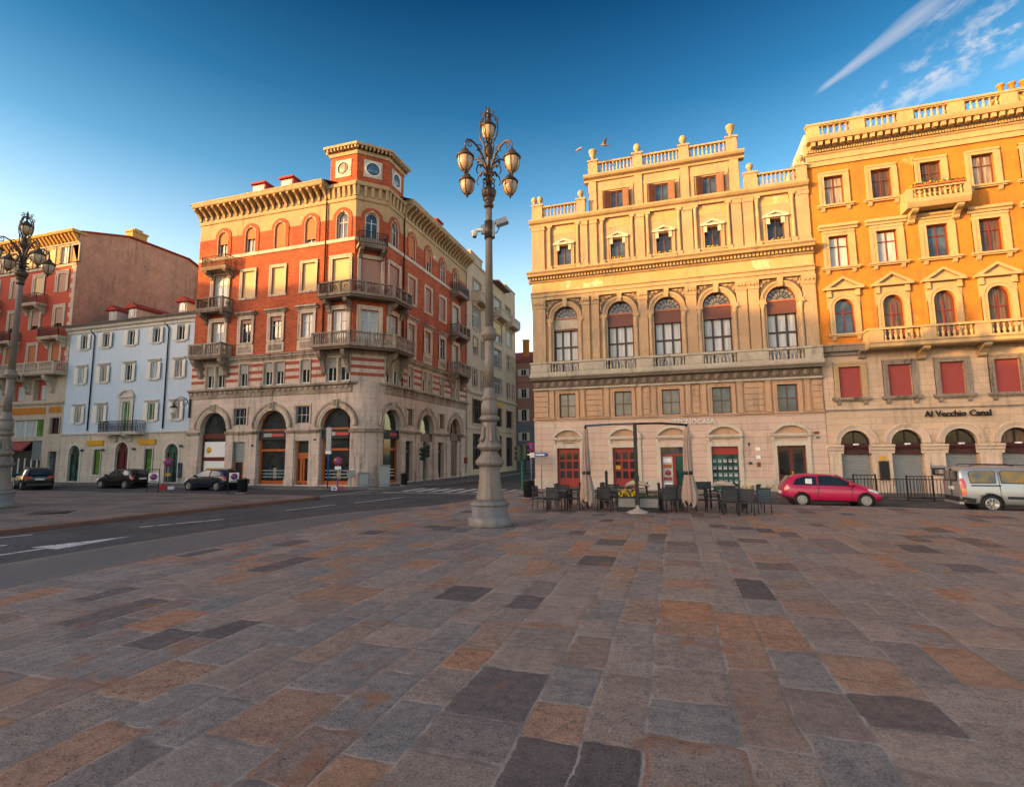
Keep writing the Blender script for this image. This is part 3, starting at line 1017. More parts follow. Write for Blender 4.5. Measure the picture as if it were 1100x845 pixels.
# string course and first floor
w = MB()
w.prof(X0 - .05, X1, [(.01, 4.28), (-.06, 4.28), (-.12, 4.36), (-.12, 4.40), (.01, 4.42)], 'pal_ochre')
P.part('string_course', w)
for c in CX5:
    window(P, c, 4.42, w=1.04, h=1.55, depth=.2, fr=.06, nv=1, nh=(.5,), sash='wood_brown', pane='g_blue' if c > 2 else 'g_dim', sur=(.22, .05, 'pal_ochre'), sill=(1.5, .08, .1, 'white_stone'))
for i, c in enumerate(CX5):
    for sg in (-1, 1):
        w = MB()
        w.box(c + sg * .98 - .13, c + sg * .98 + .13, -.10, .01, 4.42, 6.22, 'pal_ochre')
        w.box(c + sg * .98 - .17, c + sg * .98 + .17, -.13, .011, 6.1, 6.24, 'pal_ochre')
        w.box(c + sg * .98 - .17, c + sg * .98 + .17, -.13, .011, 4.42, 4.56, 'pal_ochre')
        P.part('pilaster', w)
gaps = [X0 - .0] + sum([[c - 1.2, c + 1.2] for c in CX5], []) + [X1 - .02]
for i in range(0, len(gaps), 2):
    a_, e_ = gaps[i] + .04, gaps[i + 1] - .04
    w = MB()
    for k in range(5):
        z = 4.5 + k * .335
        w.box(a_, e_, -.07, .01, z, z + .305, 'pal_ochre')
    P.part('rusticated_panel', w)
# frieze with rosettes, balcony slab and balustrade
w = MB()
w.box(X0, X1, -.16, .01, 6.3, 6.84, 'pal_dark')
w.box(X0 - .02, X1, -.22, .011, 6.22, 6.33, 'pal_grey')
n = 32
for i in range(n):
    x = X0 + .3 + i * (X1 - X0 - .6) / (n - 1)
    w.lathe([(0, .09), (.06, .08), (.09, .03), (.16, .05), (.18, 0)], 'rosette', X=TR(x, -.16, 6.58) @ Matrix.Rotation(PI / 2, 4, 'X'), n=10)
P.part('frieze', w)
w = MB()
w.prof(X0 - .12, X1 + .02, [(.01, 6.84), (-.42, 6.84), (-.52, 6.92), (-.66, 6.98), (-.70, 7.06), (-.70, 7.16), (-.62, 7.2), (.01, 7.2)], 'pal_grey')
bal = P.part('balcony', w)
w = MB()
prev = X0 - .05
for c in CX5:
    w.box(prev, c - .9, -.6, -.42, 7.2, 7.86, 'pal_grey')
    k = max(1, int((c - .9 - prev) / .9))
    for q in range(k):
        s_ = (c - .9 - prev) / k
        w.box(prev + q * s_ + .1, prev + (q + 1) * s_ - .1, -.63, -.59, 7.36, 7.78, 'pal_grey')
    balustrade(w, c - .9, c + .9, -.51, 7.2, 7.93, 'pal_grey', .21, .07)
    prev = c + .9
w.box(prev, X1, -.6, -.42, 7.2, 7.86, 'pal_grey')
w.box(X0 - .08, X1 + .01, -.66, -.36, 7.86, 7.97, 'pal_grey')
w.box(X0 - .05, X0 + .1, -.42, 0, 7.2, 7.97, 'pal_grey')
obj('balustrade', w, bal)
# piano nobile windows
for i, c in enumerate(CX5):
    o = window(P, c, 7.22, w=1.58, h=4.44, arch=True, depth=.3, fr=.09, nv=2, nh=(.2, .4), sash='wood_dark', pane='g_sky', sur=(.2, .12, 'pal_main'), mid=.12)
    w = MB()
    zs = 11.66 - .79
    w.box(c - .79, c + .79, .1, .29, 10.16, 10.8, 'wood_brown' if i else 'pal_grey')
    w.box(c - .79, c + .79, .06, .29, 10.8, 10.9, 'red_panel')
    w.box(c - .79, c + .79, .06, .29, 10.06, 10.18, 'wood_brown')
    P.part('window_transom', w)
    w = MB()
    w.prism([(c + .74 * math.cos(PI * k / 12), 10.9 + .74 * math.sin(PI * k / 12)) for k in range(13)], .2, .28, 'g_fan')
    for k in range(1, 8):
        a = PI * k / 8
        w.tube([(c + .2 * math.cos(a), .18, 10.9 + .2 * math.sin(a)), (c + .72 * math.cos(a), .18, 10.9 + .72 * math.sin(a))], .018, 'wood_dark', 4)
    for r in (.22, .5): w.band(c, 10.9, r - .02, r + .02, .16, .2, 'wood_dark')
    w.band(c, 10.9, .70, .80, .12, .3, 'wood_brown')
    P.part('fanlight', w)
    # side columns carrying the arch
    for sg in (-1, 1):
        x = c + sg * .98
        w = MB()
        w.box(x - .16, x + .16, -.2, .01, 7.2, 7.9, 'pal_main')
        w.lathe([(.13, 7.9), (.15, 7.96), (.115, 8.02), (.105, 10.3), (.13, 10.36), (.11, 10.4), (.17, 10.62)], 'pal_main', (x, -.12, 0), 10)
        w.box(x - .2, x + .2, -.26, .01, 10.62, 10.72, 'pal_trim')
        w.box(x - .17, x + .17, -.2, .012, 10.72, 10.88, 'pal_trim')
        P.part('arch_column', w)
    w = MB()
    w.band(c, 10.88, .98, 1.08, -.2, .008, 'pal_trim')
    w.prism([(c - .1, 11.6), (c + .1, 11.6), (c + .15, 12.12), (c - .15, 12.12)], -.26, .0, 'pal_trim')
    P.part('archivolt', w)
    # carved spandrels
    w = MB()
    for sg in (-1, 1):
        w = MB()
        pts = [(c + sg * 1.28, 10.95), (c + sg * 1.28, 12.1), (c + sg * .12, 12.1)] + [(c + sg * 1.1 * math.sin(a), 10.88 + 1.1 * math.cos(a)) for a in [k * PI / 2 / 8 for k in range(9)]]
        pts = [p_ for p_ in pts if abs(p_[0] - c) <= 1.281]
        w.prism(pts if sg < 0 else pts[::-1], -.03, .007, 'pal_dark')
        rnd = random.Random(i * 2 + sg)
        for (x, z, r) in ((1.10, 11.92, .13), (.82, 11.98, .1), (1.15, 11.6, .11), (.58, 12.02, .07), (1.2, 11.3, .08), (.98, 11.75, .08)):
            pp = [(c + sg * (x + r * (1 - k / 16) * math.cos(k * .62)), -.06, z + r * (1 - k / 16) * math.sin(k * .62)) for k in range(14)]
            w.tube(pp, .032, 'pal_main', 5)
        w.tube([(c + sg * 1.16, -.05, 11.05), (c + sg * 1.2, -.06, 11.4), (c + sg * 1.05, -.06, 11.8), (c + sg * .7, -.06, 12.02), (c + sg * .3, -.05, 12.06)], .03, 'pal_main', 5)
        P.part('carved_spandrel', w)
for x, ww in ((-8.16, .86), (-5.09, .46), (-4.47, .44), (-1.56, .56), (1.28, .6), (4.08, .56), (4.72, .56), (7.6, .66)):
    w = MB()
    w.box(x - ww / 2, x + ww / 2, -.14, .009, 7.2, 11.6, 'pal_main')
    w.box(x - ww / 2 - .05, x + ww / 2 + .05, -.19, .008, 7.2, 7.55, 'pal_main')
    w.prof(x - ww / 2 - .03, x + ww / 2 + .03, [(.007, 11.6), (-.17, 11.6), (-.19, 11.66), (-.15, 11.7), (-.24, 12.02), (-.24, 12.14), (.007, 12.14)], 'pal_trim')
    for sg in (-1, 0, 1): w.lathe([(0, .03), (.06, .02), (.08, 0)], 'pal_trim', X=TR(x + sg * ww * .3, -.22, 11.9) @ Matrix.Rotation(PI / 2, 4, 'X'), n=8)
    P.part('pilaster', w)
    # flat pilasters of the upper storey
    w = MB()
    w.box(x - ww / 2, x + ww / 2, -.12, .009, 14.2, 17.0, 'pal_main')
    w.box(x - ww / 2 - .04, x + ww / 2 + .04, -.16, .008, 14.06, 14.3, 'pal_main')
    w.box(x - ww / 2 - .03, x + ww / 2 + .03, -.16, .008, 16.95, 17.2, 'pal_main')
    P.part('pilaster', w)
w = MB()
w.prof(X0 - .06, X1, [(.006, 12.14), (-.2, 12.14), (-.2, 12.34), (-.26, 12.36), (-.26, 12.56), (-.34, 12.62), (-.34, 12.68), (.006, 12.7)], 'pal_trim')
w.box(X0 - .02, X1, -.12, .005, 12.7, 13.36, 'pal_frieze')
w.prof(X0 - .2, X1 + .01, [(.004, 13.36), (-.2, 13.36), (-.26, 13.44), (-.3, 13.62), (-.62, 13.68), (-.66, 13.8), (-.78, 13.9), (-.78, 13.98), (-.1, 14.06), (.004, 14.06)], 'pal_trim')
dentils(w, X0 - .15, X1, -.42, -.2, 13.48, 13.66, .2, .55, 'pal_trim')
P.part('main_cornice', w)
for i, c in enumerate(CX5):
    window(P, c, 14.42, w=.92, h=1.33, depth=.2, fr=.06, nv=1, nh=(), sash='wood_brown', pane='g_dark' if i > 1 else 'g_blue', sur=(.2, .06, 'pal_main'), sill=(1.5, .12, .14, 'pal_main'),
           ped=(1.36, 15.78 - 14.42 + .02, .42, .2, 'white_stone'))
    for sg in (-1, 1):
        x = c + sg * .93
        w = MB()
        w.box(x - .15, x + .15, -.2, .01, 14.06, 14.42, 'pal_main')
        w.lathe([(.12, 14.42), (.14, 14.48), (.105, 14.54), (.09, 16.75), (.11, 16.8), (.09, 16.85), (.14, 17.02)], 'pal_main', (x, -.1, 0), 10)
        w.box(x - .16, x + .16, -.24, .01, 17.02, 17.2, 'pal_trim')
        P.part('half_column', w)
    w = MB()
    w.box(c - .76, c + .76, -.01, .011, 16.6, 17.1, 'pal_frieze')
    P.part('wall_panel', w)
    if i > 0:
        w = MB()
        rnd = random.Random(i)
        for k in range(16):
            x, z, r = c + rnd.uniform(-.38, .38), 14.46 + rnd.uniform(0, .1), rnd.uniform(.03, .06)
            w.lathe([(0, -r), (r, 0), (0, r)], 'yellow_flower' if k % 2 else 'green_leaf', (x, -.05, z), 5, smooth=False)
        P.part('flower_box', w)
w = MB()
w.prof(X0 - .1, X1, [(.004, 17.2), (-.18, 17.2), (-.2, 17.36), (-.34, 17.42), (-.44, 17.54), (-.46, 17.66), (-.2, 17.74), (.3, 17.74), (.3, 17.2)], 'pal_trim')
P.part('upper_cornice', w)


def ball(b, x, y, z, r, m):
    b.lathe([(r * .5, 0), (r * .6, .04), (r * .3, .1), (r * .28, .16), (r * .75, .2 + r * .25), (r, .2 + r), (r * .75, .2 + r * 1.7), (r * .35, .2 + r * 1.95), (0, .2 + r * 2)], m, (x, y, z), 12)


def urn(b, x, y, z, s, m):
    b.lathe([(.16 * s, 0), (.18 * s, .06 * s), (.07 * s, .16 * s), (.1 * s, .26 * s), (.24 * s, .5 * s), (.27 * s, .72 * s), (.31 * s, .76 * s), (.31 * s, .86 * s), (.2 * s, .9 * s), (0, .92 * s)], m, (x, y, z), 12)


for xa, xb in ((X0 + .1, -4.95), (4.6, X1 - .02)):
    w = MB()
    balustrade(w, xa + .7, xb - .55, -.1, 17.74, 18.58, 'pal_trim', .235, .075)
    for a_, e_ in ((xa, xa + .7), (xb - .55, xb)):
        w.box(a_, e_, -.28, .1, 17.74, 18.62, 'pal_main')
        w.box(a_ - .05, e_ + .05, -.33, .15, 18.62, 18.74, 'pal_trim')
    for x in ((xa + .12, xa + .52, xb - .28) if xa < 0 else (xa + .35, xb - .28)):
        ball(w, x, -.09, 18.74, .21, 'pal_trim')
    P.part('roof_balustrade', w)
# attic storey
F0 = P.F
P.face(0, YB + .2)
AX0, AX1 = -4.75, 4.42
w = MB()
w.holes(AX0, AX1, 17.72, 19.95, [rect_loop(c, 1.3, 17.86, 19.12) for c in (-2.95, -.14, 2.69)], 'pal_main', .25)
w.box(AX0, AX1, .5, 8, 17.7, 19.95, 'pal_main')
w.box(AX0 + .003, AX0 + .5, .01, .52, 17.7, 19.94, 'pal_main')
w.box(AX1 - .5, AX1 - .003, .01, .52, 17.7, 19.94, 'pal_main')
for x in (AX0 + .28, -1.55, 1.27, AX1 - .28): w.box(x - .24, x + .24, -.1, .01, 17.74, 19.9, 'pal_main')
for c in (-2.95, -.14, 2.69):
    for sg in (-1, 1): w.box(c + sg * .98 - .09, c + sg * .98 + .09, -.06, .01, 17.74, 19.5, 'pal_trim')
    w.box(c - 1.1, c + 1.1, -.07, .012, 19.2, 19.42, 'pal_trim')
P.part('attic', w)
for i, c in enumerate((-2.95, -.14, 2.69)):
    o = window(P, c, 17.86, w=.84, h=1.24, depth=.16, fr=.05, nv=1, nh=(), sash='wood_brown', pane='g_blue', shut=(.45, 'shutter_br', .55))
w = MB()
w.prof(AX0 - .25, AX1 + .3, [(.3, 19.9), (-.12, 19.9), (-.14, 20.02), (-.36, 20.1), (-.44, 20.2), (-.44, 20.3), (-.2, 20.36), (.3, 20.36)], 'pal_trim')
for xa, xb in ((-4.1, -1.83), (-1.27, .98), (1.55, 3.75)): balustrade(w, xa, xb, -.02, 20.36, 21.2, 'pal_trim', .235, .075)
for x in (-4.4, -1.55, 1.27, 4.05):
    w.box(x - .3, x + .3, -.2, .2, 20.36, 21.25, 'pal_main')
    w.box(x - .36, x + .36, -.26, .26, 21.25, 21.36, 'pal_trim')
    (urn if abs(x) > 2 else ball)(w, x, 0, 21.36, 0.88 if abs(x) > 2 else .24, 'pal_trim')
P.part('roof_balustrade', w)
P.F = F0

# ------------------------------------------------------------------ orange palace
O = Bld('orange_palace', 'bright orange stucco palace with butter coloured window frames, right of the cream palace', (16, YB, 0))
O.face(0, YB)
OX0, OX1 = 7.96, 27.0
OC = [9.27 + 2.32 * k for k in range(8)]
OA = [9.27 + 2.345 * k for k in range(8)]
w = MB()
w.holes(OX0, OX1, 0, 4.4, [arch_loop(c, 1.4, .02, 3.3) for c in OA], 'or_low', .4)
w.holes(OX0, OX1, 4.4, 7.7, [rect_loop(c, 1.06, 5.08, 6.78) for c in OC], 'or_low', .22)
zz1 = 7.7
w.holes(OX0, OX1, 7.7, 11.9, [arch_loop(c, .96, 8.62 if k == 0 else 7.9, 10.6) for k, c in enumerate(OC)], 'orange', .25)
w.holes(OX0, OX1, 11.9, 18.5, [rect_loop(c, .97, 12.43, 14.25) for c in OC] + [rect_loop(c, .97, 16.1, 17.82) for c in OC], 'orange', .25)
w.box(OX0, OX1, .6, 17, 0, 20, 'blue_trim')
w.box(OX0 + .002, OX0 + .62, .45, .62, 0, 18.5, 'orange')
w.box(OX0 + .001, OX0 + .3, .002, 14, 17.8, 20.6, 'blue_trim')
w.box(OX1 - .3, OX1 - .002, .006, .62, 0, 18.5, 'orange')
O.part('wall', w)
for k, c in enumerate(OA):
    w = MB()
    w.band(c, 2.6, .70, .84, -.06, .02, 'c_trim'); w.band(c, 2.6, .84, .94, -.1, .019, 'c_trim'); w.band(c, 2.6, .94, 1.03, -.15, .018, 'c_trim')
    O.part('archivolt', w)
    w = MB()
    n = 26
    for i in range(n): w.prof(c - .7, c + .7, [(.34, .02 + i * .077), (.3, .03 + i * .077), (.3, .075 + i * .077), (.34, .095 + i * .077)], 'metal_grey')
    O.part('roller_shutter', w)
    w = MB()
    w.box(c - .72, c + .72, .12, .36, 2.02, 2.3, 'awning')
    w.prof(c - .72, c + .72, [(.3, 2.3), (.05, 2.3), (-.02, 2.42), (.08, 2.54), (.3, 2.54)], 'awning')
    w.box(c - .1, c + .14, -.06, .06, 2.5, 2.58, 'white')
    O.part('awning_box', w)
    w = MB()
    w.prism([(c + .69 * math.cos(PI * q / 12), 2.56 + .72 * math.sin(PI * q / 12)) for q in range(13)], .24, .28, 'g_dark' if k != 3 else 'g_brown')
    w.band(c, 2.56, .64, .71, .18, .3, 'black')
    w.box(c - .025, c + .025, .19, .25, 2.56, 3.26, 'black')
    O.part('fanlight', w)
prev = OX0
for k in range(9):
    a_ = OX0 if k == 0 else OA[k - 1] + .70
    e_ = OA[k] - .70 if k < 8 else OX1
    w = MB()
    w.box(a_ + .0, e_ - .0, -.08, .02, 0, .35, 'c_trim')
    w.box(a_ + .02, e_ - .02, -.05, .019, .35, 2.05, 'c_trim')
    nn = 3 if e_ - a_ > .7 else 2
    for q in range(nn):
        xx = a_ + .12 + (e_ - a_ - .24) * q / (nn - 1)
        w.box(xx - .075, xx + .075, -.09, .018, .35, 2.05, 'c_trim')
    w.prof(a_ - .1, e_ + .1, [(.017, 2.05), (-.08, 2.05), (-.1, 2.2), (-.16, 2.24), (-.18, 2.36), (-.24, 2.42), (-.24, 2.52), (.017, 2.52)], 'c_trim')
    O.part('pier', w)
w = MB()
w.prof(OX0, OX1, [(.01, 4.36), (-.05, 4.36), (-.06, 4.42), (.01, 4.45)], 'or_grey')
O.part('string_course', w)
O.part('shop_lettering', text_mesh('Al Vecchio Canal', .44, 'black', .04, xs=.93, bold=.005), Matrix.Translation((12.5, -.09, 3.93)))
w = MB()
w.box(10.24, 10.72, -.09, -.02, .64, 1.66, 'wood_brown'); w.box(10.28, 10.68, -.1, -.06, .69, 1.61, 'black'); w.box(10.29, 10.6, -.1, -.03, 1.72, 1.9, 'yellow')
O.part('menu_board', w)
for x in (12.82, 15.15):
    w = MB()
    w.box(x - .25, x + .25, -.24, -.05, .95, 1.3, 'black'); w.box(x - .18, x + .18, -.26, -.2, 1.0, 1.22, 'g_curt')
    w.prof(x - .29, x + .29, [(-.03, 1.3), (-.3, 1.3), (-.24, 1.38), (-.03, 1.44)], 'metal_grey')
    O.part('menu_case', w)
for k, c in enumerate(OC):
    window(O, c, 5.08, w=1.06, h=1.7, depth=.24, fr=.05, nv=1, nh=(), sash='wood_brown', pane='g_dark', sur=(.25, .07, 'or_trim' if k == 0 else 'or_grey'), sill=(1.85, .12, .2, 'or_grey'), sbr=True, blind=(1.0, 'blind_red'))
    arched = dict(w=.96, arch=True, depth=.22, fr=.06, nv=1, nh=(.62,), sash='wood_wine', pane='g_blue' if k in (0,) else 'g_brown', sur=(.27, .07, 'or_trim'))
    if k == 0: window(O, c, 8.62, h=1.98, sill=(1.75, .1, .2, 'or_trim'), sbr=True, ped=(1.95, 2.47, .75, .28, 'or_trim'), **arched)
    else: window(O, c, 7.9, h=2.7, ped=(1.95, 3.19, .75, .28, 'or_trim'), **arched)
    w = MB()
    z0 = 8.62 if k == 0 else 7.9
    for sg in (-1, 1):
        q = [(c + sg * .8, 10.0)] + [(c + sg * .74 * math.cos(a), 10.12 + .74 * math.sin(a)) for a in [j * PI / 2 / 6 for j in range(7)]] + [(c, 11.07), (c + sg * .8, 11.07)]
        w.prism(q if sg > 0 else q[::-1], -.05, .006, 'or_trim')
        w.lathe([(0, .05), (.07, .04), (.1, 0)], 'or_trim', X=TR(c + sg * .63, -.05, 10.86) @ Matrix.Rotation(PI / 2, 4, 'X'), n=10)
    O.part('window_spandrel', w)
    pn = ['g_sky', 'g_sky', 'g_blue', 'g_brown', 'g_dark', 'g_sky', 'g_blue', 'g_dark'][k]
    window(O, c, 12.43, w=.97, h=1.82, depth=.2, fr=.06, nv=1, nh=(.68,), sash='wood_wine', pane=pn, sur=(.31, .08, 'or_trim'), sill=(1.9, .1, .22, 'or_trim'), sbr=True, hood=(1.92, 2.17, .32, .24, 'or_trim'))
    window(O, c, 16.1, w=.97, h=1.72, depth=.2, fr=.06, nv=1, nh=(.66,), sash='wood_brown', pane=['g_curt', 'g_brown', 'g_brown', 'g_curt', 'g_dark', 'g_curt', 'g_brown', 'g_dark'][k], sur=(.27, .08, 'or_trim'),
           sill=(1.85, .1, .22, 'or_trim') if k != 2 else None, sbr=k != 2)
w = MB()
w.prof(OX0, 10.0, [(.01, 7.4), (-.12, 7.4), (-.14, 7.56), (-.3, 7.62), (-.34, 7.86), (-.4, 7.92), (-.4, 7.98), (.01, 8.02)], 'or_grey')
bracket(w, 9.9, 7.62, .34, .45, .55, 'or_grey')
O.part('ledge', w)
w = MB()
w.prof(10.0, OX1, [(.01, 7.55), (-.9, 7.55), (-1.0, 7.62), (-1.0, 7.78), (-1.06, 7.84), (.01, 7.84)], 'or_trim')
bal = O.part('balcony', w)
w = MB()
for a_ in (10.35, 12.65, 14.95, 17.25, 19.55, 21.85, 24.15): balustrade(w, a_ + .32, a_ + 2.0, -.9, 7.84, 8.6, 'or_trim', .24, .085)
for a_ in (10.02, 12.35, 14.65, 16.95, 19.25, 21.55, 23.85): w.box(a_, a_ + .66, -1.02, -.78, 7.84, 8.5, 'or_trim')
w.box(9.96, OX1, -1.06, -.74, 8.5, 8.62, 'or_trim')
w.box(10.02, 10.22, -.78, .0, 7.84, 8.5, 'or_trim'); w.box(9.97, 10.28, -.74, .0, 8.5, 8.62, 'or_trim')
obj('balustrade', w, bal)
for x in (12.6, 15.2, 17.8, 20.4, 23.0):
    w = MB(); bracket(w, x, 7.56, .34, .62, .85, 'or_trim'); obj('bracket', w, bal)
# small balcony of the top floor
w = MB()
w.prof(12.35, 15.15, [(.01, 15.0), (-.85, 15.0), (-.92, 15.1), (-1.0, 15.25), (-1.0, 15.36), (.01, 15.36)], 'or_trim')
bal = O.part('balcony', w)
w = MB()
balustrade(w, 12.62, 14.88, -.88, 15.36, 16.02, 'or_trim', .235, .08)
for x in (12.48, 15.02): w.box(x - .14, x + .14, -1.0, -.76, 15.36, 16.0, 'or_trim')
for x in (12.46, 15.04): w.box(x - .1, x + .1, -.76, .0, 15.36, 16.01, 'or_trim')
obj('balustrade', w, bal)
for x in (12.75, 14.75):
    w = MB(); bracket(w, x, 15.0, .3, .6, .8, 'or_trim'); obj('bracket', w, bal)
w = MB()
w.box(12.6, 14.95, -1.1, -.72, 16.03, 16.12, 'terracotta')
rnd = random.Random(5)
for k in range(170):
    x, y, z, r = rnd.uniform(12.6, 14.95), rnd.uniform(-1.12, -.7), 16.12 + rnd.uniform(0, .13), rnd.uniform(.025, .06)
    w.lathe([(0, -r), (r, 0), (0, r * 1.6)], ('pink_flower' if z < 16.15 and y < -1.0 else 'green_leaf' if k % 3 else 'yellow_flower'), (x, y, z), 5, smooth=False, X=None)
obj('flower_box', w, bal)
w = MB()
w.prof(OX0 - .02, OX1, [(.01, 18.5), (-.1, 18.5), (-.1, 18.78), (-.16, 18.8), (-.16, 19.1), (-.24, 19.16), (.01, 19.16)], 'or_trim')
w.prof(OX0 - .03, OX1, [(.01, 19.16), (-.22, 19.16), (-.26, 19.36), (-.34, 19.4), (-.38, 19.66), (-.78, 19.68), (-.84, 19.8), (-.88, 19.92), (-.8, 20.0), (.4, 20.0), (.4, 19.16)], 'or_trim')
dentils(w, OX0 - .02, OX1, -.34, -.24, 19.24, 19.37, .13, .55, 'or_trim')
dentils(w, OX0 + .1, OX1, -.72, -.3, 19.44, 19.665, .36, .55, 'or_trim')
O.part('main_cornice', w)
w = MB()
piers = [8.0, 10.14, 12.44, 14.74, 17.04, 19.34, 21.64, 23.94, 26.2]
for i, x in enumerate(piers):
    w.box(x, x + (.72 if i else .62), -.62, -.3, 20.0, 20.7, 'or_trim')
    if i < len(piers) - 1: balustrade(w, x + .66, piers[i + 1], -.46, 20.0, 20.74, 'or_trim', .27, .085)
w.box(OX0 - .02, OX1, -.66, -.26, 20.7, 20.82, 'or_trim')
O.part('roof_balustrade', w)
w = MB()
w.box(19.2, 21.6, 3.4, 4.6, 19.9, 22.9, 'orange')
w.box(19.1, 21.7, 3.3, 4.7, 22.9, 23.1, 'orange')
for x in (19.55, 20.1, 20.65, 21.2):
    w.lathe([(.17, 0), (.14, .1), (.13, .7), (.2, .74), (.2, .84), (.1, .86)], 'orange', (x, 4.0, 23.1), 10)
O.part('chimney', w)
w = MB()
w.tube([(18.6, 3.4, 19.9), (18.6, 3.4, 22.6)], .03, 'iron', 5); w.box(18.3, 18.9, 3.38, 3.42, 22.2, 22.24, 'iron')
O.part('aerial', w)

# ------------------------------------------------------------------ corner brick palace
K = Bld('brick_palace', 'red brick corner palace with a round windowed turret, wrap-around balconies and shop arcades', (-29, 38, 0))
FR = (0, 32, 0); RT = (-20.5, 0, PI / 2); CH = (-22.2, 32, PI / 4)
KX0, KX1, KY0, KY1 = -37.3, -22.2, 33.7, 49.65
CL = 1.7 * math.sqrt(2)
FA = [-34.75, -29.05, -23.38]; RA = [34.85, 40.75, 46.8]
FC = [-34.8, -32.0, -29.1, -26.22, -23.35]; RC = [34.75, 37.65, 40.65, 43.65, 46.72]
HX = CL / 2


def striped(w, u0, u1, loops):
    """mezzanine wall in courses of brick and stone with real openings."""
    zz = [7.5, 7.97, 8.22, 8.52, 8.77, 9.07, 9.32, 9.62]
    for i in range(7):
        a_, e_ = zz[i], zz[i + 1]
        cuts = sorted([(min(p[0] for p in l), max(p[0] for p in l)) for l in loops])
        x = u0
        for c0, c1 in cuts + [(u1, u1)]:
            if c0 > x:
                w.quad((x, 0, a_), (c0, 0, a_), (c0, 0, e_), (x, 0, e_), 'brick_stripe' if i % 2 else 'c_stone')
            x = c1
    for l in loops:
        c0, c1 = min(p[0] for p in l), max(p[0] for p in l)
        z0, z1 = min(p[1] for p in l), max(p[1] for p in l)
        w.quad((c0, 0, 7.5), (c1, 0, 7.5), (c1, 0, z0), (c0, 0, z0), 'c_stone')
        w.quad((c0, 0, z1), (c1, 0, z1), (c1, 0, 9.62), (c0, 0, 9.62), 'c_stone')
        for s_, t_ in (((c0, z0), (c0, z1)), ((c1, z0), (c1, z1)), ((c0, z0), (c1, z0)), ((c0, z1), (c1, z1))):
            w.quad((s_[0], 0, s_[1]), (t_[0], 0, t_[1]), (t_[0], .25, t_[1]), (s_[0], .25, s_[1]), 'c_trim')


def mezz_spec(k, right):
    # centre, total width, number of lights
    return [(1.9, 2), (.78, 1), (1.84, 2), (.82, 1), (1.95, 2)][k if not right else (4, 3, 2, 1, 0)[k]]


def upper_wall(face, u0, u1, cs, doors, name='wall'):
    K.face(*face)
    w = MB()
    lo = []
    for k, c in enumerate(cs):
        tall = k in doors
        lo.append(rect_loop(c, 1.3 if tall else 1.06, 10.1 if tall else 11.05, 12.95))
        lo.append(rect_loop(c, 1.5 if tall else 1.2, 13.9 if tall else 14.72, 16.9))
    w.holes(u0, u1, 9.62, 18.2, lo, 'brick', .25)
    w.holes(u0, u1, 18.2, 20.2, [], 'brick', .25) if not cs else None
    if cs:
        # arched windows cut through brick and plaster: brick band up to the springing, plaster above
        x = u0
        for c in list(cs) + [None]:
            e = u1 if c is None else c - .48
            w.quad((x, 0, 18.2), (e, 0, 18.2), (e, 0, 20.08), (x, 0, 20.08), 'brick')
            if c is not None:
                w.quad((e, 0, 18.2), (c + .48, 0, 18.2), (c + .48, 0, 18.5), (e, 0, 18.5), 'brick')
                w.quad((e, 0, 18.5), (e, 0, 20.08), (e, .28, 20.08), (e, .28, 18.5), 'brick')
                w.quad((c + .48, 0, 18.5), (c + .48, 0, 20.08), (c + .48, .28, 20.08), (c + .48, .28, 18.5), 'brick')
                w.quad((e, 0, 18.5), (c + .48, 0, 18.5), (c + .48, .28, 18.5), (e, .28, 18.5), 'white_stone')
                x = c + .48
        xs = [u0] + [c for c in cs] + [u1]
        caps = [[(c + .48, 20.08)] + [(c + .48 * math.cos(PI * q / 12), 20.08 + .48 * math.sin(PI * q / 12)) for q in range(1, 12)] + [(c - .48, 20.08)] for c in cs]
        # plaster sheet above springing with half-round notches: one outline
        out = [(u0, 20.08)]
        for c in cs:
            out += [(c + .48 * math.cos(PI - PI * q / 12), 20.08 + .48 * math.sin(PI * q / 12)) for q in range(13)]
        out += [(u1, 20.08), (u1, 21.5), (u0, 21.5)]
        tr = tessellate_polygon([[Vector((x, z, 0)) for x, z in out]])
        fs = []
        for t3 in tr:
            a_, b_, c_ = (Vector(out[i]) for i in t3)
            cr = (b_ - a_).cross(c_ - a_)
            if abs(cr) > 1e-9: fs.append(t3 if cr > 0 else (t3[0], t3[2], t3[1]))
        w.add([(x, 0, z) for x, z in out], fs, 'c_frieze')
        for l in caps:
            w.add([(x, 0, z) for x, z in l] + [(x, .28, z) for x, z in l], [(i, i + 1, len(l) + i + 1, len(l) + i) for i in range(len(l) - 1)], 'c_frieze')
    K.part(name, w)


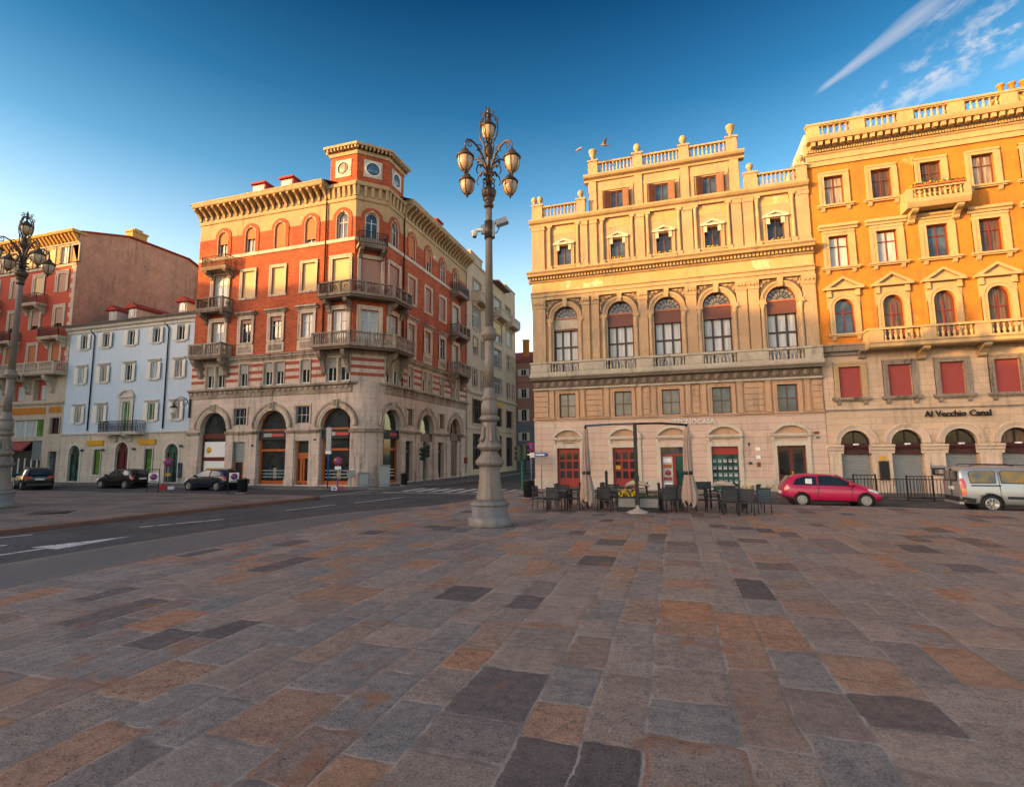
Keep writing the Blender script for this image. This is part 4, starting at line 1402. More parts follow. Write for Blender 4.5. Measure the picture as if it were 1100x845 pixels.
def row_windows(face, cs, doors, blinds3, right=False):
    K.face(*face)
    for k, c in enumerate(cs):
        tall = k in doors
        pn = ['g_sky', 'g_dark', 'g_dark', 'g_sky', 'g_sky'][k] if not right else ['g_sky', 'g_sky', 'g_sky', 'g_dark', 'g_sky'][k]
        if tall:
            window(K, c, 10.1, w=1.3, h=2.85, depth=.22, fr=.09, nv=1, nh=(.72,), sash='wood_white', pane=pn, sur=(.3, .1, 'c_trim'))
            bl = blinds3[k]
            window(K, c, 13.9, w=1.5, h=3.0, depth=.22, fr=.09, nv=1, nh=(.72,), sash='wood_white', pane='g_sky', sur=(.26, .09, 'c_trim'), blind=(bl[0], bl[1]) if bl else None)
        else:
            window(K, c, 11.05, w=1.06, h=1.9, depth=.22, fr=.07, nv=1, nh=(.66,), sash='wood_white', pane=pn, sur=(.27, .07, 'c_trim'), sill=(1.5, .1, .14, 'c_trim'), hood=(1.95, 2.2, .3, .3, 'c_ledge'), apron=(1.66, .95, .07, 'c_trim'),
                   blind=(.18, 'blind_rose') if k in (1, 2) else None)
            bl = blinds3[k]
            window(K, c, 14.72, w=1.2, h=2.18, depth=.22, fr=.07, nv=1, nh=(.66,), sash='wood_white', pane='g_dark', sur=(.21, .08, 'c_trim'), sill=(1.7, .1, .1, 'c_trim'), blind=(bl[0], bl[1]) if bl else None)


def arch_windows(face, cs, bl, us=None):
    K.face(*face)
    for k, c in enumerate(cs):
        window(K, c, 18.5, w=.96, h=2.06, arch=True, depth=.2, fr=.07, nv=1, nh=(.62,), sash='wood_white', pane='g_dark' if bl[k] else 'g_blue', sur=(.06, .03, 'c_trim'), blind=(bl[k], 'blind_orange') if bl[k] else None)
        w = MB()
        w.band(c, 20.08, .56, .84, -.05, .012, 'brick')
        for sg in (-1, 1): w.box(min(c + sg * .56, c + sg * .84), max(c + sg * .56, c + sg * .84), -.049, .011, 18.5, 20.08, 'brick')
        K.part('brick_arch', w)


# ground floor
def ground(face, u0, u1, arches, doors, sq):
    K.face(*face)
    w = MB()
    w.holes(u0, u1, 0, 7.5, [arch_loop(c, 2.64, .1, 5.66, 14) for c in arches] + [rect_loop(c, 1.2, .1, 3.3) for c in doors] + [rect_loop(c, 1.22, 4.56, 5.88) for c in sq], 'c_stone', .45)
    K.part('ground_floor_wall', w)
    for c in arches:
        w = MB()
        w.band(c, 4.34, 1.32, 1.46, -.06, .02, 'c_trim'); w.band(c, 4.34, 1.46, 1.66, -.11, .019, 'c_trim'); w.band(c, 4.34, 1.66, 1.82, -.17, .018, 'c_ledge')
        w.prism([(c - .16, 5.6), (c + .16, 5.6), (c + .24, 6.28), (c - .24, 6.28)], -.3, .01, 'c_trim')
        w.prism([(c - .1, 5.75), (c + .1, 5.75), (c + .14, 6.2), (c - .14, 6.2)], -.36, -.29, 'c_ledge')
        K.part('archivolt', w)
    # impost course and pier blocks
    spans = []
    x = u0
    for c in sorted([(a_ - 1.32, a_ + 1.32) for a_ in arches]):
        spans.append((x, c[0])); x = c[1]
    spans.append((x, u1))
    for a_, e_ in spans:
        if e_ - a_ < .1: continue
        w = MB()
        w.prof(a_, e_, [(.016, 3.84), (-.1, 3.84), (-.12, 3.92), (-.2, 3.98), (-.2, 4.08), (.016, 4.12)], 'c_ledge')
        K.part('impost_course', w)
    for c in arches:
        for sg in (-1, 1):
            x = c + sg * 1.72
            if x - .4 < u0 or x + .4 > u1: continue
            w = MB()
            w.box(x - .4, x + .4, -.14, .017, 0, .5, 'c_stone')
            w.prof(x - .36, x + .36, [(.015, .5), (-.11, .5), (-.07, .62), (-.07, 3.84), (.015, 3.84)], 'c_stone')
            K.part('pier', w)


ground(FR, KX0, KX1, FA, [-32.15, -26.3], [-32.12, -26.32])
ground(RT, KY0, KY1, RA, [37.65, 43.62], [37.65, 43.62])
# rounded corner pier
K.face(0, 0)
w = MB()
n = 10
arc = [(-22.2 + 1.7 * math.sin(PI / 2 * i / n), 33.7 - 1.7 * math.cos(PI / 2 * i / n)) for i in range(n + 1)]
for i in range(n):
    (ax, ay), (bx, by) = arc[i], arc[i + 1]
    w.quad((ax, ay, .5), (bx, by, .5), (bx, by, 7.5), (ax, ay, 7.5), 'c_stone')


def grow(q, d): return [(-22.2 + (x + 22.2) * (1 + d / 1.7), 33.7 + (y - 33.7) * (1 + d / 1.7)) for x, y in q]


w.plan(grow(arc, .12) + [(-22.2, 33.7)], 0, .5, 'c_stone')
w.plan(grow(arc, .18) + [(-22.2, 33.7)], 3.86, 4.1, 'c_ledge')
K.part('corner_pier', w)

# shop fronts in the arches
K.face(*FR)
for i, c in enumerate(FA):
    w = MB()
    w.prism(arch_loop(c, 2.66, .08, 5.67, 14), .42, .46, 'g_shop')
    if i == 0:
        w.box(c - 1.3, c + 1.3, .3, .41, 3.6, 4.0, 'wood_maroon')
        w.box(c - 1.3, c - 1.15, .3, .41, .1, 3.6, 'wood_maroon')
        w.box(c + 1.2, c + 1.3, .3, .41, .1, 3.6, 'wood_maroon')
        w.box(c - 1.15, c + 1.2, .36, .41, 2.15, 3.35, 'white'); w.box(c - 1.15, c + 1.2, .36, .412, .4, 1.85, 'white')
        w.box(c - 1.15, c + 1.2, .33, .411, 1.85, 2.15, 'wood_maroon')
        w.box(c - .9, c + 1.0, .35, .37, 1.0, 1.3, 'yellow'); w.lathe([(0, 0), (.25, 0), (.25, .012), (0, .012)], 'yellow', n=12, X=TR(c - .7, .36, 2.7) @ Matrix.Rotation(PI / 2, 4, 'X'))
        K.part('shop_front', w)['label'] = 'arched shop front closed with white printed boards'
    else:
        for x in (-1.24, 1.24): w.box(c + x - .08, c + x + .08, .3, .43, .1, 4.1, 'wood_orange')
        w.box(c - 1.16, c + 1.16, .3, .43, 2.55, 2.72, 'wood_orange')
        w.box(c - 1.16, c + 1.16, .3, .43, .1, .36, 'wood_orange')
        w.box(c - 1.16, c + 1.16, .3, .43, 4.1, 4.22, 'wood_orange')
        w.band(c, 4.34, 1.24, 1.33, .3, .43, 'wood_orange')
        w.box(c - 1.3, c + 1.3, .12, .36, 3.42, 4.08, 'black')
        w.box(c - .1, c + 1.0, .1, .13, 3.66, 3.86, M['pink_flower']); w.box(c - .85, c - .12, .1, .13, 3.64, 3.9, 'metal_grey')
        rnd = random.Random(i)
        for k in range(5):
            x = c - .9 + k * .42
            w.box(x, x + .3, .385, .415, .5, .5 + rnd.uniform(.5, .9), ['g_green', 'g_blue', 'g_curt'][k % 3])
        for k in range(3): w.box(c - 1.1, c + 1.1, .38, .41, .6 + k * .24, .66 + k * .24, 'metal_grey')
        K.part('shop_front', w)
w = MB()
c = -32.15
w.box(c - .6, c + .6, .2, .3, 1.75, 3.3, 'metal_grey')
for k in range(14): w.box(c - .59, c + .59, .185, .21, 1.8 + k * .108, 1.84 + k * .108, 'lead')
w.box(c - .6, c + .6, .3, .4, .1, 1.75, 'g_shop'); w.box(c - .6, c - .45, .22, .31, .1, 1.75, 'blind_orange'); w.box(c + .25, c + .5, .22, .31, .1, 1.75, 'blind_orange')
K.part('shop_door', w)
w = MB()
c = -26.3
w.box(c - .6, c + .6, .34, .4, .1, 3.3, 'g_shop')
for x in (-.54, .04, .54): w.box(c + x - .06, c + x + .06, .26, .35, .1, 2.2 if x == .04 else 3.3, 'wood_orange')
for z in (.28, 2.1, 2.32): w.box(c - .48, c + .48, .262, .352, z - .1, z + .1, 'wood_orange')
w.box(c - .3, c - .1, .262, .351, .38, 2.0, 'wood_orange')
K.part('shop_door', w)['label'] = 'orange wooden shop door'
for c in (-32.12, -26.32): window(K, c, 4.56, w=1.22, h=1.32, depth=.2, fr=.06, nv=2, nh=(.5,), sash='metal_grey', pane='g_dark', sur=(.14, .05, 'c_trim'))
for x, z in ((-30.75, 3.0), (-25.1, 3.35)): w = MB(); w.box(x - .11, x + .11, -.1, .0, z - .07, z + .07, 'g_blue'); K.part('wall_plate', w)
K.face(*RT)
for i, c in enumerate(RA):
    w = MB()
    w.prism(arch_loop(c, 2.66, .08, 5.67, 14), .42, .46, ['g_shop', 'g_green', 'g_brown'][i])
    if i == 0:
        for x in (-1.24, 1.24): w.box(c + x - .08, c + x + .08, .3, .43, .1, 4.1, 'wood_orange')
        w.box(c - 1.16, c + 1.16, .3, .43, 2.55, 2.72, 'wood_orange'); w.box(c - 1.16, c + 1.16, .3, .43, .1, .3, 'wood_orange')
        w.box(c - 1.3, c + 1.3, .12, .36, 3.42, 4.08, 'black'); w.box(c - .1, c + 1.0, .1, .13, 3.66, 3.86, 'pink_flower')
        for k in range(3): w.box(c - 1.1, c + 1.1, .38, .41, .6 + k * .24, .66 + k * .24, 'white')
    elif i == 1:
        w.box(c - 1.3, c + 1.3, .2, .43, 3.3, 4.0, 'wood_brown')
        w.box(c - 1.31, c - .5, .1, .43, .1, 3.3, 'c_stone'); w.box(c + .5, c + 1.31, .1, .43, .1, 3.3, 'c_stone')
    else:
        w.box(c - 1.3, c + 1.3, .05, .43, 3.5, 4.1, 'wood_brown')
        w.box(c - 1.31, c - .8, .1, .43, .1, 3.5, 'c_stone'); w.box(c + .8, c + 1.31, .1, .43, .1, 3.5, 'c_stone')
        w.box(c - .8, c + .8, .25, .4, .1, 3.5, 'wood_maroon')
        for x in (-.4, .4): w.box(c + x - .3, c + x + .3, .22, .26, .4, 3.2, 'wood_brown')
        w.box(c - .06, c + .06, .3, .43, 4.1, 5.6, 'wood_brown')
        for sg in (-1, 1): bracket(w, c + sg * 1.2, 4.2, .25, .7, .4, 'c_ledge')
    K.part('shop_front', w)
for c, m_ in ((37.65, 'wood_orange'), (43.62, 'g_green')):
    w = MB()
    w.box(c - .6, c + .6, .34, .4, .1, 3.3, 'g_shop'); w.box(c - .6, c + .6, .26, .35, 2.4, 2.55, 'wood_brown'); w.box(c - .6, c - .15, .26, .351, .1, 2.4, m_)
    K.part('shop_door', w)
for c in (37.65, 43.62): window(K, c, 4.56, w=1.22, h=1.32, depth=.2, fr=.06, nv=2, nh=(.5,), sash='wood_brown', pane='g_curt', sur=(.14, .05, 'c_trim'))
w = MB()
w.box(49.0, 49.3, -.3, 0, 1.3, 1.9, 'blind_red')
K.part('letter_box', w)

# mezzanine + upper walls
for face, u0, u1, cs, right in ((FR, KX0, KX1, FC, False), (RT, KY0, KY1, RC, True)):
    K.face(*face)
    loops = []
    for k, c in enumerate(cs):
        tw, nl = mezz_spec(k, right)
        if nl == 1: loops.append((rect_loop(c, tw, 7.58, 9.34), c, tw))
        else:
            l = (tw - .22) / 2
            for sg in (-1, 1): loops.append((rect_loop(c + sg * (l / 2 + .11), l, 7.58, 9.34), c + sg * (l / 2 + .11), l))
    w = MB()
    striped(w, u0, u1, [l[0] for l in loops])
    K.part('striped_wall', w)
    for l, c, tw in loops:
        window(K, c, 7.58, w=round(tw, 3), h=1.76, depth=.2, fr=.07, nv=1, nh=(), sash='wood_white', pane='g_dark', sur=(.09, .04, 'c_trim'), blind=(.42, 'blind_grey'))
    for k, c in enumerate(cs):
        if mezz_spec(k, right)[1] == 2:
            w = MB(); w.lathe([(.12, 7.55), (.12, 7.62), (.08, 7.68), (.075, 9.15), (.11, 9.22), (.11, 9.3)], 'c_trim', (c, -.06, 0), 8); K.part('window_column', w)
K.face(*CH)
w = MB()
striped(w, 0, CL, [])
K.part('striped_wall', w)
upper_wall(FR, KX0, KX1, FC, (0, 4))
upper_wall(RT, KY0, KY1, RC, (0, 4))
upper_wall(CH, 0, CL, [HX], (0,))
row_windows(FR, FC, (0, 4), [None, (1, 'blind_tan'), (1, 'blind_tan'), (1, 'blind_tan'), (1, 'blind_tan')])
row_windows(RT, RC, (0, 4), [(1, 'blind_rose'), (1, 'blind_rose'), (1, 'blind_rose'), (1, 'blind_rose'), None], True)
row_windows(CH, [HX], (0,), [(1, 'blind_rose')])
arch_windows(FR, FC, [.5, .45, .95, .85, 0])
arch_windows(RT, RC, [0, .9, .6, 0, 0])
arch_windows(CH, [HX], [0])
# horizontal courses all round
for face, u0, u1, ex in ((FR, KX0 - .03, KX1, (0, 1)), (RT, KY0, KY1 + .03, (1, 0)), (CH, 0, CL, (1, 1))):
    K.face(*face)
    e0, e1 = u0 - ex[0] * .06, u1 + ex[1] * .06
    w = MB()
    w.prof(e0, e1, [(.008, 6.75), (-.06, 6.75), (-.1, 7.0), (-.12, 7.26), (-.3, 7.34), (-.34, 7.44), (-.3, 7.52), (.008, 7.56)], 'c_ledge')
    K.part('string_course', w)
    w = MB()
    w.prof(e0, e1, [(.007, 9.55), (-.08, 9.55), (-.1, 9.66), (-.2, 9.7), (-.22, 9.86), (-.28, 9.9), (-.28, 9.98), (.007, 10.02)], 'c_ledge')
    if face is not CH: dentils(w, e0 + .05, e1 - .05, -.2, -.08, 7.08, 7.24, .5, .5, 'c_ledge')
    K.part('string_course', w)
    w = MB()
    w.prof(e0, e1, [(.006, 18.17), (-.08, 18.17), (-.12, 18.3), (-.12, 18.42), (.006, 18.47)], 'white_stone')
    K.part('string_course', w)
    w = MB()
    w.prof(e0, e1, [(.005, 21.4), (-.08, 21.4), (-.12, 21.52), (-.12, 21.64), (.005, 21.7)], 'pal_trim')
    w.box(u0 + .001, u1 - .001, 0.0, .5, 21.5, 22.7, 'c_frieze')
    K.part('frieze_course', w)


def big_cornice(face, u0, u1, out, pitch=.62):
    K.face(*face)
    w = MB()
    n = int((u1 - u0) / pitch)
    for i in range(n + 1):
        x = u0 + .12 + (u1 - u0 - .24) * i / n
        w.prof(x - .09, x + .09, [(.01, 21.75), (-.1, 21.75), (-.14, 22.0), (-out * .5, 22.3), (-out * .86, 22.48), (-out * .86, 22.66), (.01, 22.66)], 'pal_trim')
    w.box(u0 + .05, u1 - .05, -.03, .013, 21.85, 22.64, 'c_dark')  # shade in the gaps between brackets, painted as a dark panel
    w.prof(u0 - .06, u1 + .06, [(.012, 22.64), (-out * .92, 22.64), (-out, 22.74), (-out, 22.86), (-out * 1.05, 22.92), (-out * 1.05, 23.02), (.6, 23.06), (.6, 22.64)], 'pal_trim')
    K.part('main_cornice', w)


big_cornice(FR, KX0 - .1, -24.75, .88)
big_cornice(RT, 36.2, KY1 + .1, .88)
# turret base: flatter bracket band
for face, u0, u1 in ((FR, -24.7, KX1), (CH, 0, CL), (RT, KY0, 36.1)):
    K.face(*face)
    w = MB()
    n = int((u1 - u0) / .5)
    for i in range(n + 1):
        x = u0 + .1 + (u1 - u0 - .2) * i / n
        w.prof(x - .11, x + .11, [(.01, 21.75), (-.08, 21.75), (-.2, 22.35), (-.2, 22.5), (.01, 22.5)], 'pal_trim')
    w.prof(u0 - .1, u1 + .1, [(.011, 22.5), (-.26, 22.5), (-.3, 22.6), (-.3, 22.72), (.012, 22.76)], 'pal_trim')
    K.part('turret_bracket_course', w)
# turret: square with one cut corner
K.face(0, 0)
oct_ = [(-24.6, 32.02), (-22.22, 32.02), (-20.52, 33.72), (-20.52, 36.1), (-24.6, 36.1)]
w = MB()
w.plan(oct_, 22.6, 25.4, 'brick')
tur = K.part('turret_wall', w)
cxo, cyo = -22.6, 34.0


def og(d):
    q = d * math.tan(PI / 8)
    return [(-24.6 - d, 32.02 - d), (-22.22 + q, 32.02 - d), (-20.52 + d, 33.72 - q), (-20.52 + d, 36.1 + d), (-24.6 - d, 36.1 + d)]


w = MB()
w.plan(og(.06), 22.72, 22.95, 'pal_trim')
K.part('turret_base_course', w)
w = MB()
w.plan(og(.08), 25.1, 25.42, 'pal_trim')
w.plan(og(.42), 25.66, 25.86, 'pal_trim')
for i in range(5):
    a_, e_ = Vector(og(.07)[i]), Vector(og(.07)[(i + 1) % 5])
    d = (e_ - a_); L = d.length; ang = math.atan2(d.y, d.x)
    X = TR(a_.x, a_.y, 0, ang)
    nn = int(L / .3)
    for k in range(nn + 1): w.box(L * k / nn - .06, L * k / nn + .06, -.3, .02, 25.42, 25.67, 'pal_trim', X)
K.part('turret_cornice', w)
w = MB()
top = og(.38)
w.add([(x, y, 25.86) for x, y in top] + [(cxo, cyo, 26.75)], [(i, (i + 1) % 5, 5) for i in range(5)], 'roof')
K.part('turret_roof', w)
for i in (0, 1, 2):
    a_, e_ = Vector(oct_[i]), Vector(oct_[(i + 1) % 5])
    d = e_ - a_; L = d.length
    K.F = TR(a_.x, a_.y, 0, math.atan2(d.y, d.x))
    w = MB()
    w.holes(L / 2 - .7, L / 2 + .7, 23.37, 24.77, [[(L / 2 + .56 * math.cos(2 * PI * k / 24), 24.07 + .56 * math.sin(2 * PI * k / 24)) for k in range(24)]], 'white_stone', .1, y=-.05)
    for (p0, p1) in (((-.7, 23.37), (.7, 23.37)), ((.7, 23.37), (.7, 24.77)), ((.7, 24.77), (-.7, 24.77)), ((-.7, 24.77), (-.7, 23.37))):
        w.quad((L / 2 + p0[0], -.05, p0[1]), (L / 2 + p1[0], -.05, p1[1]), (L / 2 + p1[0], .01, p1[1]), (L / 2 + p0[0], .01, p0[1]), 'white_stone')
    w.band(L / 2, 24.07, .5, .6, -.09, -.0, 'wood_white', 0, 2 * PI, 28)
    o = K.part('round_window', w)
    w = MB()
    w.lathe([(0, 0), (.53, 0), (.53, .008), (0, .008)], 'g_curt' if i == 0 else 'g_oculus', n=24, X=TR(L / 2, -.012, 24.07) @ Matrix.Rotation(PI / 2, 4, 'X'))
    obj('pane', w, o)
# roof and core
K.face(0, 0)
w = MB()
w.plan([(KX0, 32.65), (-22.0, 32.65), (-21.15, 33.5), (-21.15, KY1 - .01), (KX0, KY1 - .01)], 0, 22.9, 'c_stone')
w.plan([(KX0 + .003, 32.006), (KX0 + .3, 32.006), (KX0 + .3, 33), (KX0 + .003, 33)], 0, 22.6, 'brick')
w.plan([(-20.9, KY1 - .4), (-20.506, KY1 - .4), (-20.506, KY1 - .003), (-20.9, KY1 - .003)], 0, 22.6, 'brick')
K.part('core_wall', w)
w = MB()
a_ = [(KX0 - .6, 31.3, 23.05), (-24.6, 31.3, 23.05), (-19.7, 36.2, 23.05), (-19.7, KY1 + .2, 23.05), (KX0 - .6, KY1 + .2, 23.05)]
i_ = [(KX0 + 5, 37.5, 24.5), (-26, 37.5, 24.5), (-26, 38.5, 24.5), (-26, KY1 - 4, 24.5), (KX0 + 5, KY1 - 4, 24.5)]
w.add(a_ + i_, [(k, (k + 1) % 5, 5 + (k + 1) % 5, 5 + k) for k in range(5)] + [(5, 6, 7, 8, 9)], 'roof')
K.part('roof', w)
for x0, x1 in ((-33.35, -32.05), (-30.45, -29.2)):
    w = MB()
    w.box(x0, x1, 33.3, 37.5, 23.2, 25.05, 'wood_red')
    w.box(x0 + .08, x1 - .08, 33.26, 33.32, 23.7, 24.95, 'white_stone')
    w.box(x0 + .25, x1 - .25, 33.24, 33.28, 24.0, 24.85, 'g_sky')
    w.box(x0 - .1, x1 + .1, 33.1, 37.5, 25.05, 25.2, 'roof')
    K.part('dormer', w)
w = MB(); w.box(-21.9, -20.9, 43.2, 44.4, 23, 24.6, 'brick'); w.box(-22.0, -20.8, 43.1, 44.5, 24.6, 24.75, 'roof'); K.part('chimney', w)
# downpipes
w = MB()
w.tube([(-24.75, 31.9, 22.3), (-24.75, 31.9, 10.2)], .06, 'iron_br', 6)
K.part('downpipe', w)
w = MB()
w.tube([(-20.4, 36.15, 22.3), (-20.4, 36.15, 7.6)], .06, 'iron_br', 6)
K.part('downpipe', w)
w = MB()
w.tube([(-20.42, 49.5, 22.3), (-20.42, 49.5, .3)], .05, 'c_trim', 6)
K.part('downpipe', w)


# balconies
def flat_balcony(B, u0, u1, z, depth, h, kind, face, bw=.28, bh=.8, brs=None, slab='balc', rail='c_ledge'):
    B.face(*face)
    w = MB()
    w.prof(u0, u1, [(.01, z - .24), (-depth * .92, z - .24), (-depth * .96, z - .14), (-depth, z - .1), (-depth, z), (.01, z)], slab)
    o = B.part('balcony', w)
    w = MB()
    d = depth - .08
    if kind == 'iron' or kind == 'iron_br':
        mm = 'iron' if kind == 'iron' else 'iron_br'
        iron_rail(w, (u0 + .06, -d), (u1 - .06, -d), z, z + h, mm)
        iron_rail(w, (u0 + .06, -d), (u0 + .06, 0), z, z + h, mm)
        iron_rail(w, (u1 - .06, -d), (u1 - .06, 0), z, z + h, mm)
    elif kind == 'panel':
        rail_panel(w, [(u0 + .08, 0), (u0 + .08, -d), (u1 - .08, -d), (u1 - .08, 0)], z, h, 'balc', 'iron_br')
    else:
        rail_stone(w, [(u0 + .08, 0), (u0 + .08, -d), (u1 - .08, -d), (u1 - .08, 0)], z, h, rail)
    obj('railing', w, o)
    for x in (brs if brs is not None else (u0 + .3, u1 - .3)):
        w = MB(); bracket(w, x, z - .24, bw, bh, depth * .85, slab); obj('bracket', w, o)
    return o


def segs(path):
    for i in range(len(path) - 1):
        a_, e_ = Vector(path[i]), Vector(path[i + 1])
        d = e_ - a_
        yield TR(a_.x, a_.y, 0, math.atan2(d.y, d.x)), d.length


def rail_stone(w, path, z, h, m_):
    for X, L in segs(path):
        n = max(1, round(L / 2.0))
        w.box(-.1, L + .1, -.1, .1, z + h - .1, z + h, m_, X)
        w.box(-.09, L + .09, -.09, .09, z, z + .09, m_, X)
        for k in range(n + 1): w.box(L * k / n - .1, L * k / n + .1, -.11, .11, z, z + h - .09, m_, X)
        k = max(1, int(L / .19))
        pr = baluster_profile(h - .19, .075)
        for q in range(k): w.lathe(pr, m_, (L * (q + .5) / k, 0, z + .09), 6, X)


def rail_panel(w, path, z, h, m_, pm):
    for X, L in segs(path):
        n = max(1, round(L / 1.05))
        w.box(-.08, L + .08, -.08, .08, z + h - .09, z + h, m_, X)
        w.box(-.08, L + .08, -.07, .07, z, z + .1, m_, X)
        for k in range(n + 1): w.box(L * k / n - .08, L * k / n + .08, -.09, .09, z, z + h - .08, m_, X)
        for k in range(n):
            x0, x1 = L * k / n + .1, L * (k + 1) / n - .1
            mx = (x0 + x1) / 2
            q = max(2, int((x1 - x0) / .1))
            for j in range(q + 1): w.box(x0 + (x1 - x0) * j / q - .012, x0 + (x1 - x0) * j / q + .012, -.012, .012, z + .1, z + h - .09, pm, X)
            for sg in (-1, 1):
                w.tube([X @ Vector((mx + sg * .16 * math.cos(t * PI / 6) * (1 - t / 26), 0, z + h / 2 + .2 * math.sin(t * PI / 6) * (1 - t / 26))) for t in range(16)], .014, pm, 4)


flat_balcony(K, -36.0, -33.45, 17.32, .95, .93, 'iron_br', FR, bh=.6)
flat_balcony(K, -36.25, -33.5, 13.85, 1.0, .93, 'panel', FR)
flat_balcony(K, -36.6, -33.35, 10.06, 1.05, .97, 'stone', FR, bh=1.4, bw=.34)
flat_balcony(K, 45.4, 48.2, 18.1, .95, .9, 'iron', RT, bh=.5)
flat_balcony(K, 45.3, 48.3, 13.9, 1.0, .95, 'panel', RT)
flat_balcony(K, 45.2, 48.5, 10.06, 1.0, .97, 'stone', RT, bh=1.3, bw=.34)
flat_balcony(K, .1, CL - .1, 17.75, .9, .95, 'iron', CH, bh=.7)


def wrap_balcony(z, h, kind, x0, y1, d):
    K.face(0, 0)
    t_ = d * math.tan(PI / 8)
    outer = [(x0, 32 - d), (-22.2 + t_, 32 - d), (-20.5 + d, 33.7 - t_), (-20.5 + d, y1)]
    w = MB()
    w.plan([(x0, 32.02), *outer, (-20.52, y1), (-20.52, 33.7), (-22.2, 32.02)], z - .12, z, 'balc')
    d2 = d - .1
    q = d2 * math.tan(PI / 8)
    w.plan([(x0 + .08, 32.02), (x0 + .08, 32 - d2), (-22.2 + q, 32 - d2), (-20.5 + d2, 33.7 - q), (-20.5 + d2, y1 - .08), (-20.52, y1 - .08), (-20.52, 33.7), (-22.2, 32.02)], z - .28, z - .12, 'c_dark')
    o = K.part('balcony', w)
    w = MB()
    path = [(x0 + .1, 32), (x0 + .1, 32 - d2), (-22.2 + q, 32 - d2), (-20.5 + d2, 33.7 - q), (-20.5 + d2, y1 - .1), (-20.5, y1 - .1)]
    (rail_panel if kind == 'panel' else rail_stone)(w, path, z, h, 'balc' if kind == 'panel' else 'c_ledge', *(['iron_br'] if kind == 'panel' else []))
    obj('railing', w, o, Matrix.Identity(4))
    for F, us in ((TR(*FR[:2], 0), (x0 + .45, -22.45)), (TR(*RT[:2], 0, PI / 2), (33.95, y1 - .4))):
        for u in us: w = MB(); bracket(w, u, z - .26, .3, 1.0 if kind == 'panel' else 1.7, d * .8, 'balc', F); obj('bracket', w, o)
    return o


wrap_balcony(13.9, .92, 'panel', -24.65, 36.1, 1.0)
wrap_balcony(10.08, .97, 'stone', -24.95, 36.3, 1.1)

# wall lantern on the left flank
wl = thing('wall_lantern', 'scrolled iron wall lantern between the brick palace and the light blue house', 'wall lamp', (KX0 + .1, 31.9, 6.2))
w = MB()
w.box(-.06, .06, -.05, .05, -.9, .6, 'iron')
w.tube([(0, 0, .2)] + [(-.95 + .75 * math.cos(t * PI / 8 + .1), 0, .2 + .62 * math.sin(t * PI / 8 + .1)) for t in range(0, 9)], .035, 'iron', 5)
w.tube([(-.5 + .33 * math.cos(t * PI / 6) * (1 - t / 20), 0, .28 + .33 * math.sin(t * PI / 6) * (1 - t / 20)) for t in range(14)], .022, 'iron', 5)
obj('bracket', w, wl)
w = MB()
w.lathe([(0, 0), (.2, .02), (.3, .28), (.24, .55), (.26, .58)], 'shutter_w', (-1.68, 0, -.6), 10)
w.lathe([(.3, 0), (.28, .08), (.1, .2), (.03, .3)], 'iron', (-1.68, 0, -.04), 10)
obj('lamp_shade', w, wl)

# ------------------------------------------------------------------ light blue house
YL = 33.2
U = Bld('blue_house', 'light blue house with white shutters and a red tiled roof with three dormers', (-46, YL, 0))
U.face(0, YL)
UX0, UX1 = -53.85, -37.32
UC = [-51.9, -49.07, -45.95, -42.95, -40.15]
w = MB()
w.holes(UX0, UX1, 0, 4.3, [arch_loop(UC[0] - .05, 1.42, .1, 3.3), rect_loop(UC[1], .85, .7, 2.9), arch_loop(-46.08, 1.5, .1, 3.5), rect_loop(UC[3], .85, .7, 2.9), arch_loop(-40.33, 1.42, .1, 3.3)], 'blue_low', .3)
w.holes(UX0, UX1, 4.3, 13.75, [rect_loop(c, .84, 5.3, 6.82) for k, c in enumerate(UC) if k != 2] + [rect_loop(UC[2], .9, 4.4, 7.1)] + [rect_loop(c, .82, 8.92, 10.4) for c in UC] + [rect_loop(c, .86, 12.13, 13.48) for c in UC], 'blue', .2)
w.box(UX0, UX1, .5, 16, 0, 14.3, 'blue')
w.box(UX0 + .002, UX0 + .4, .006, .6, 0, 14.2, 'blue_low')
U.part('wall', w)
w = MB()
w.prof(UX0 - .05, UX1, [(.01, 4.22), (-.08, 4.22), (-.12, 4.3), (-.12, 4.36), (.01, 4.42)], 'blue_trim')
U.part('string_course', w)
w = MB()
w.prof(UX0 - .25, UX1, [(.01, 13.68), (-.1, 13.68), (-.12, 13.9), (-.3, 14.0), (-.34, 14.2), (-.5, 14.28), (-.5, 14.36), (.4, 14.36), (.4, 13.68)], 'blue_trim')
w.box(UX0 - .28, UX1, -.62, -.48, 14.28, 14.42, 'black')
U.part('cornice', w)
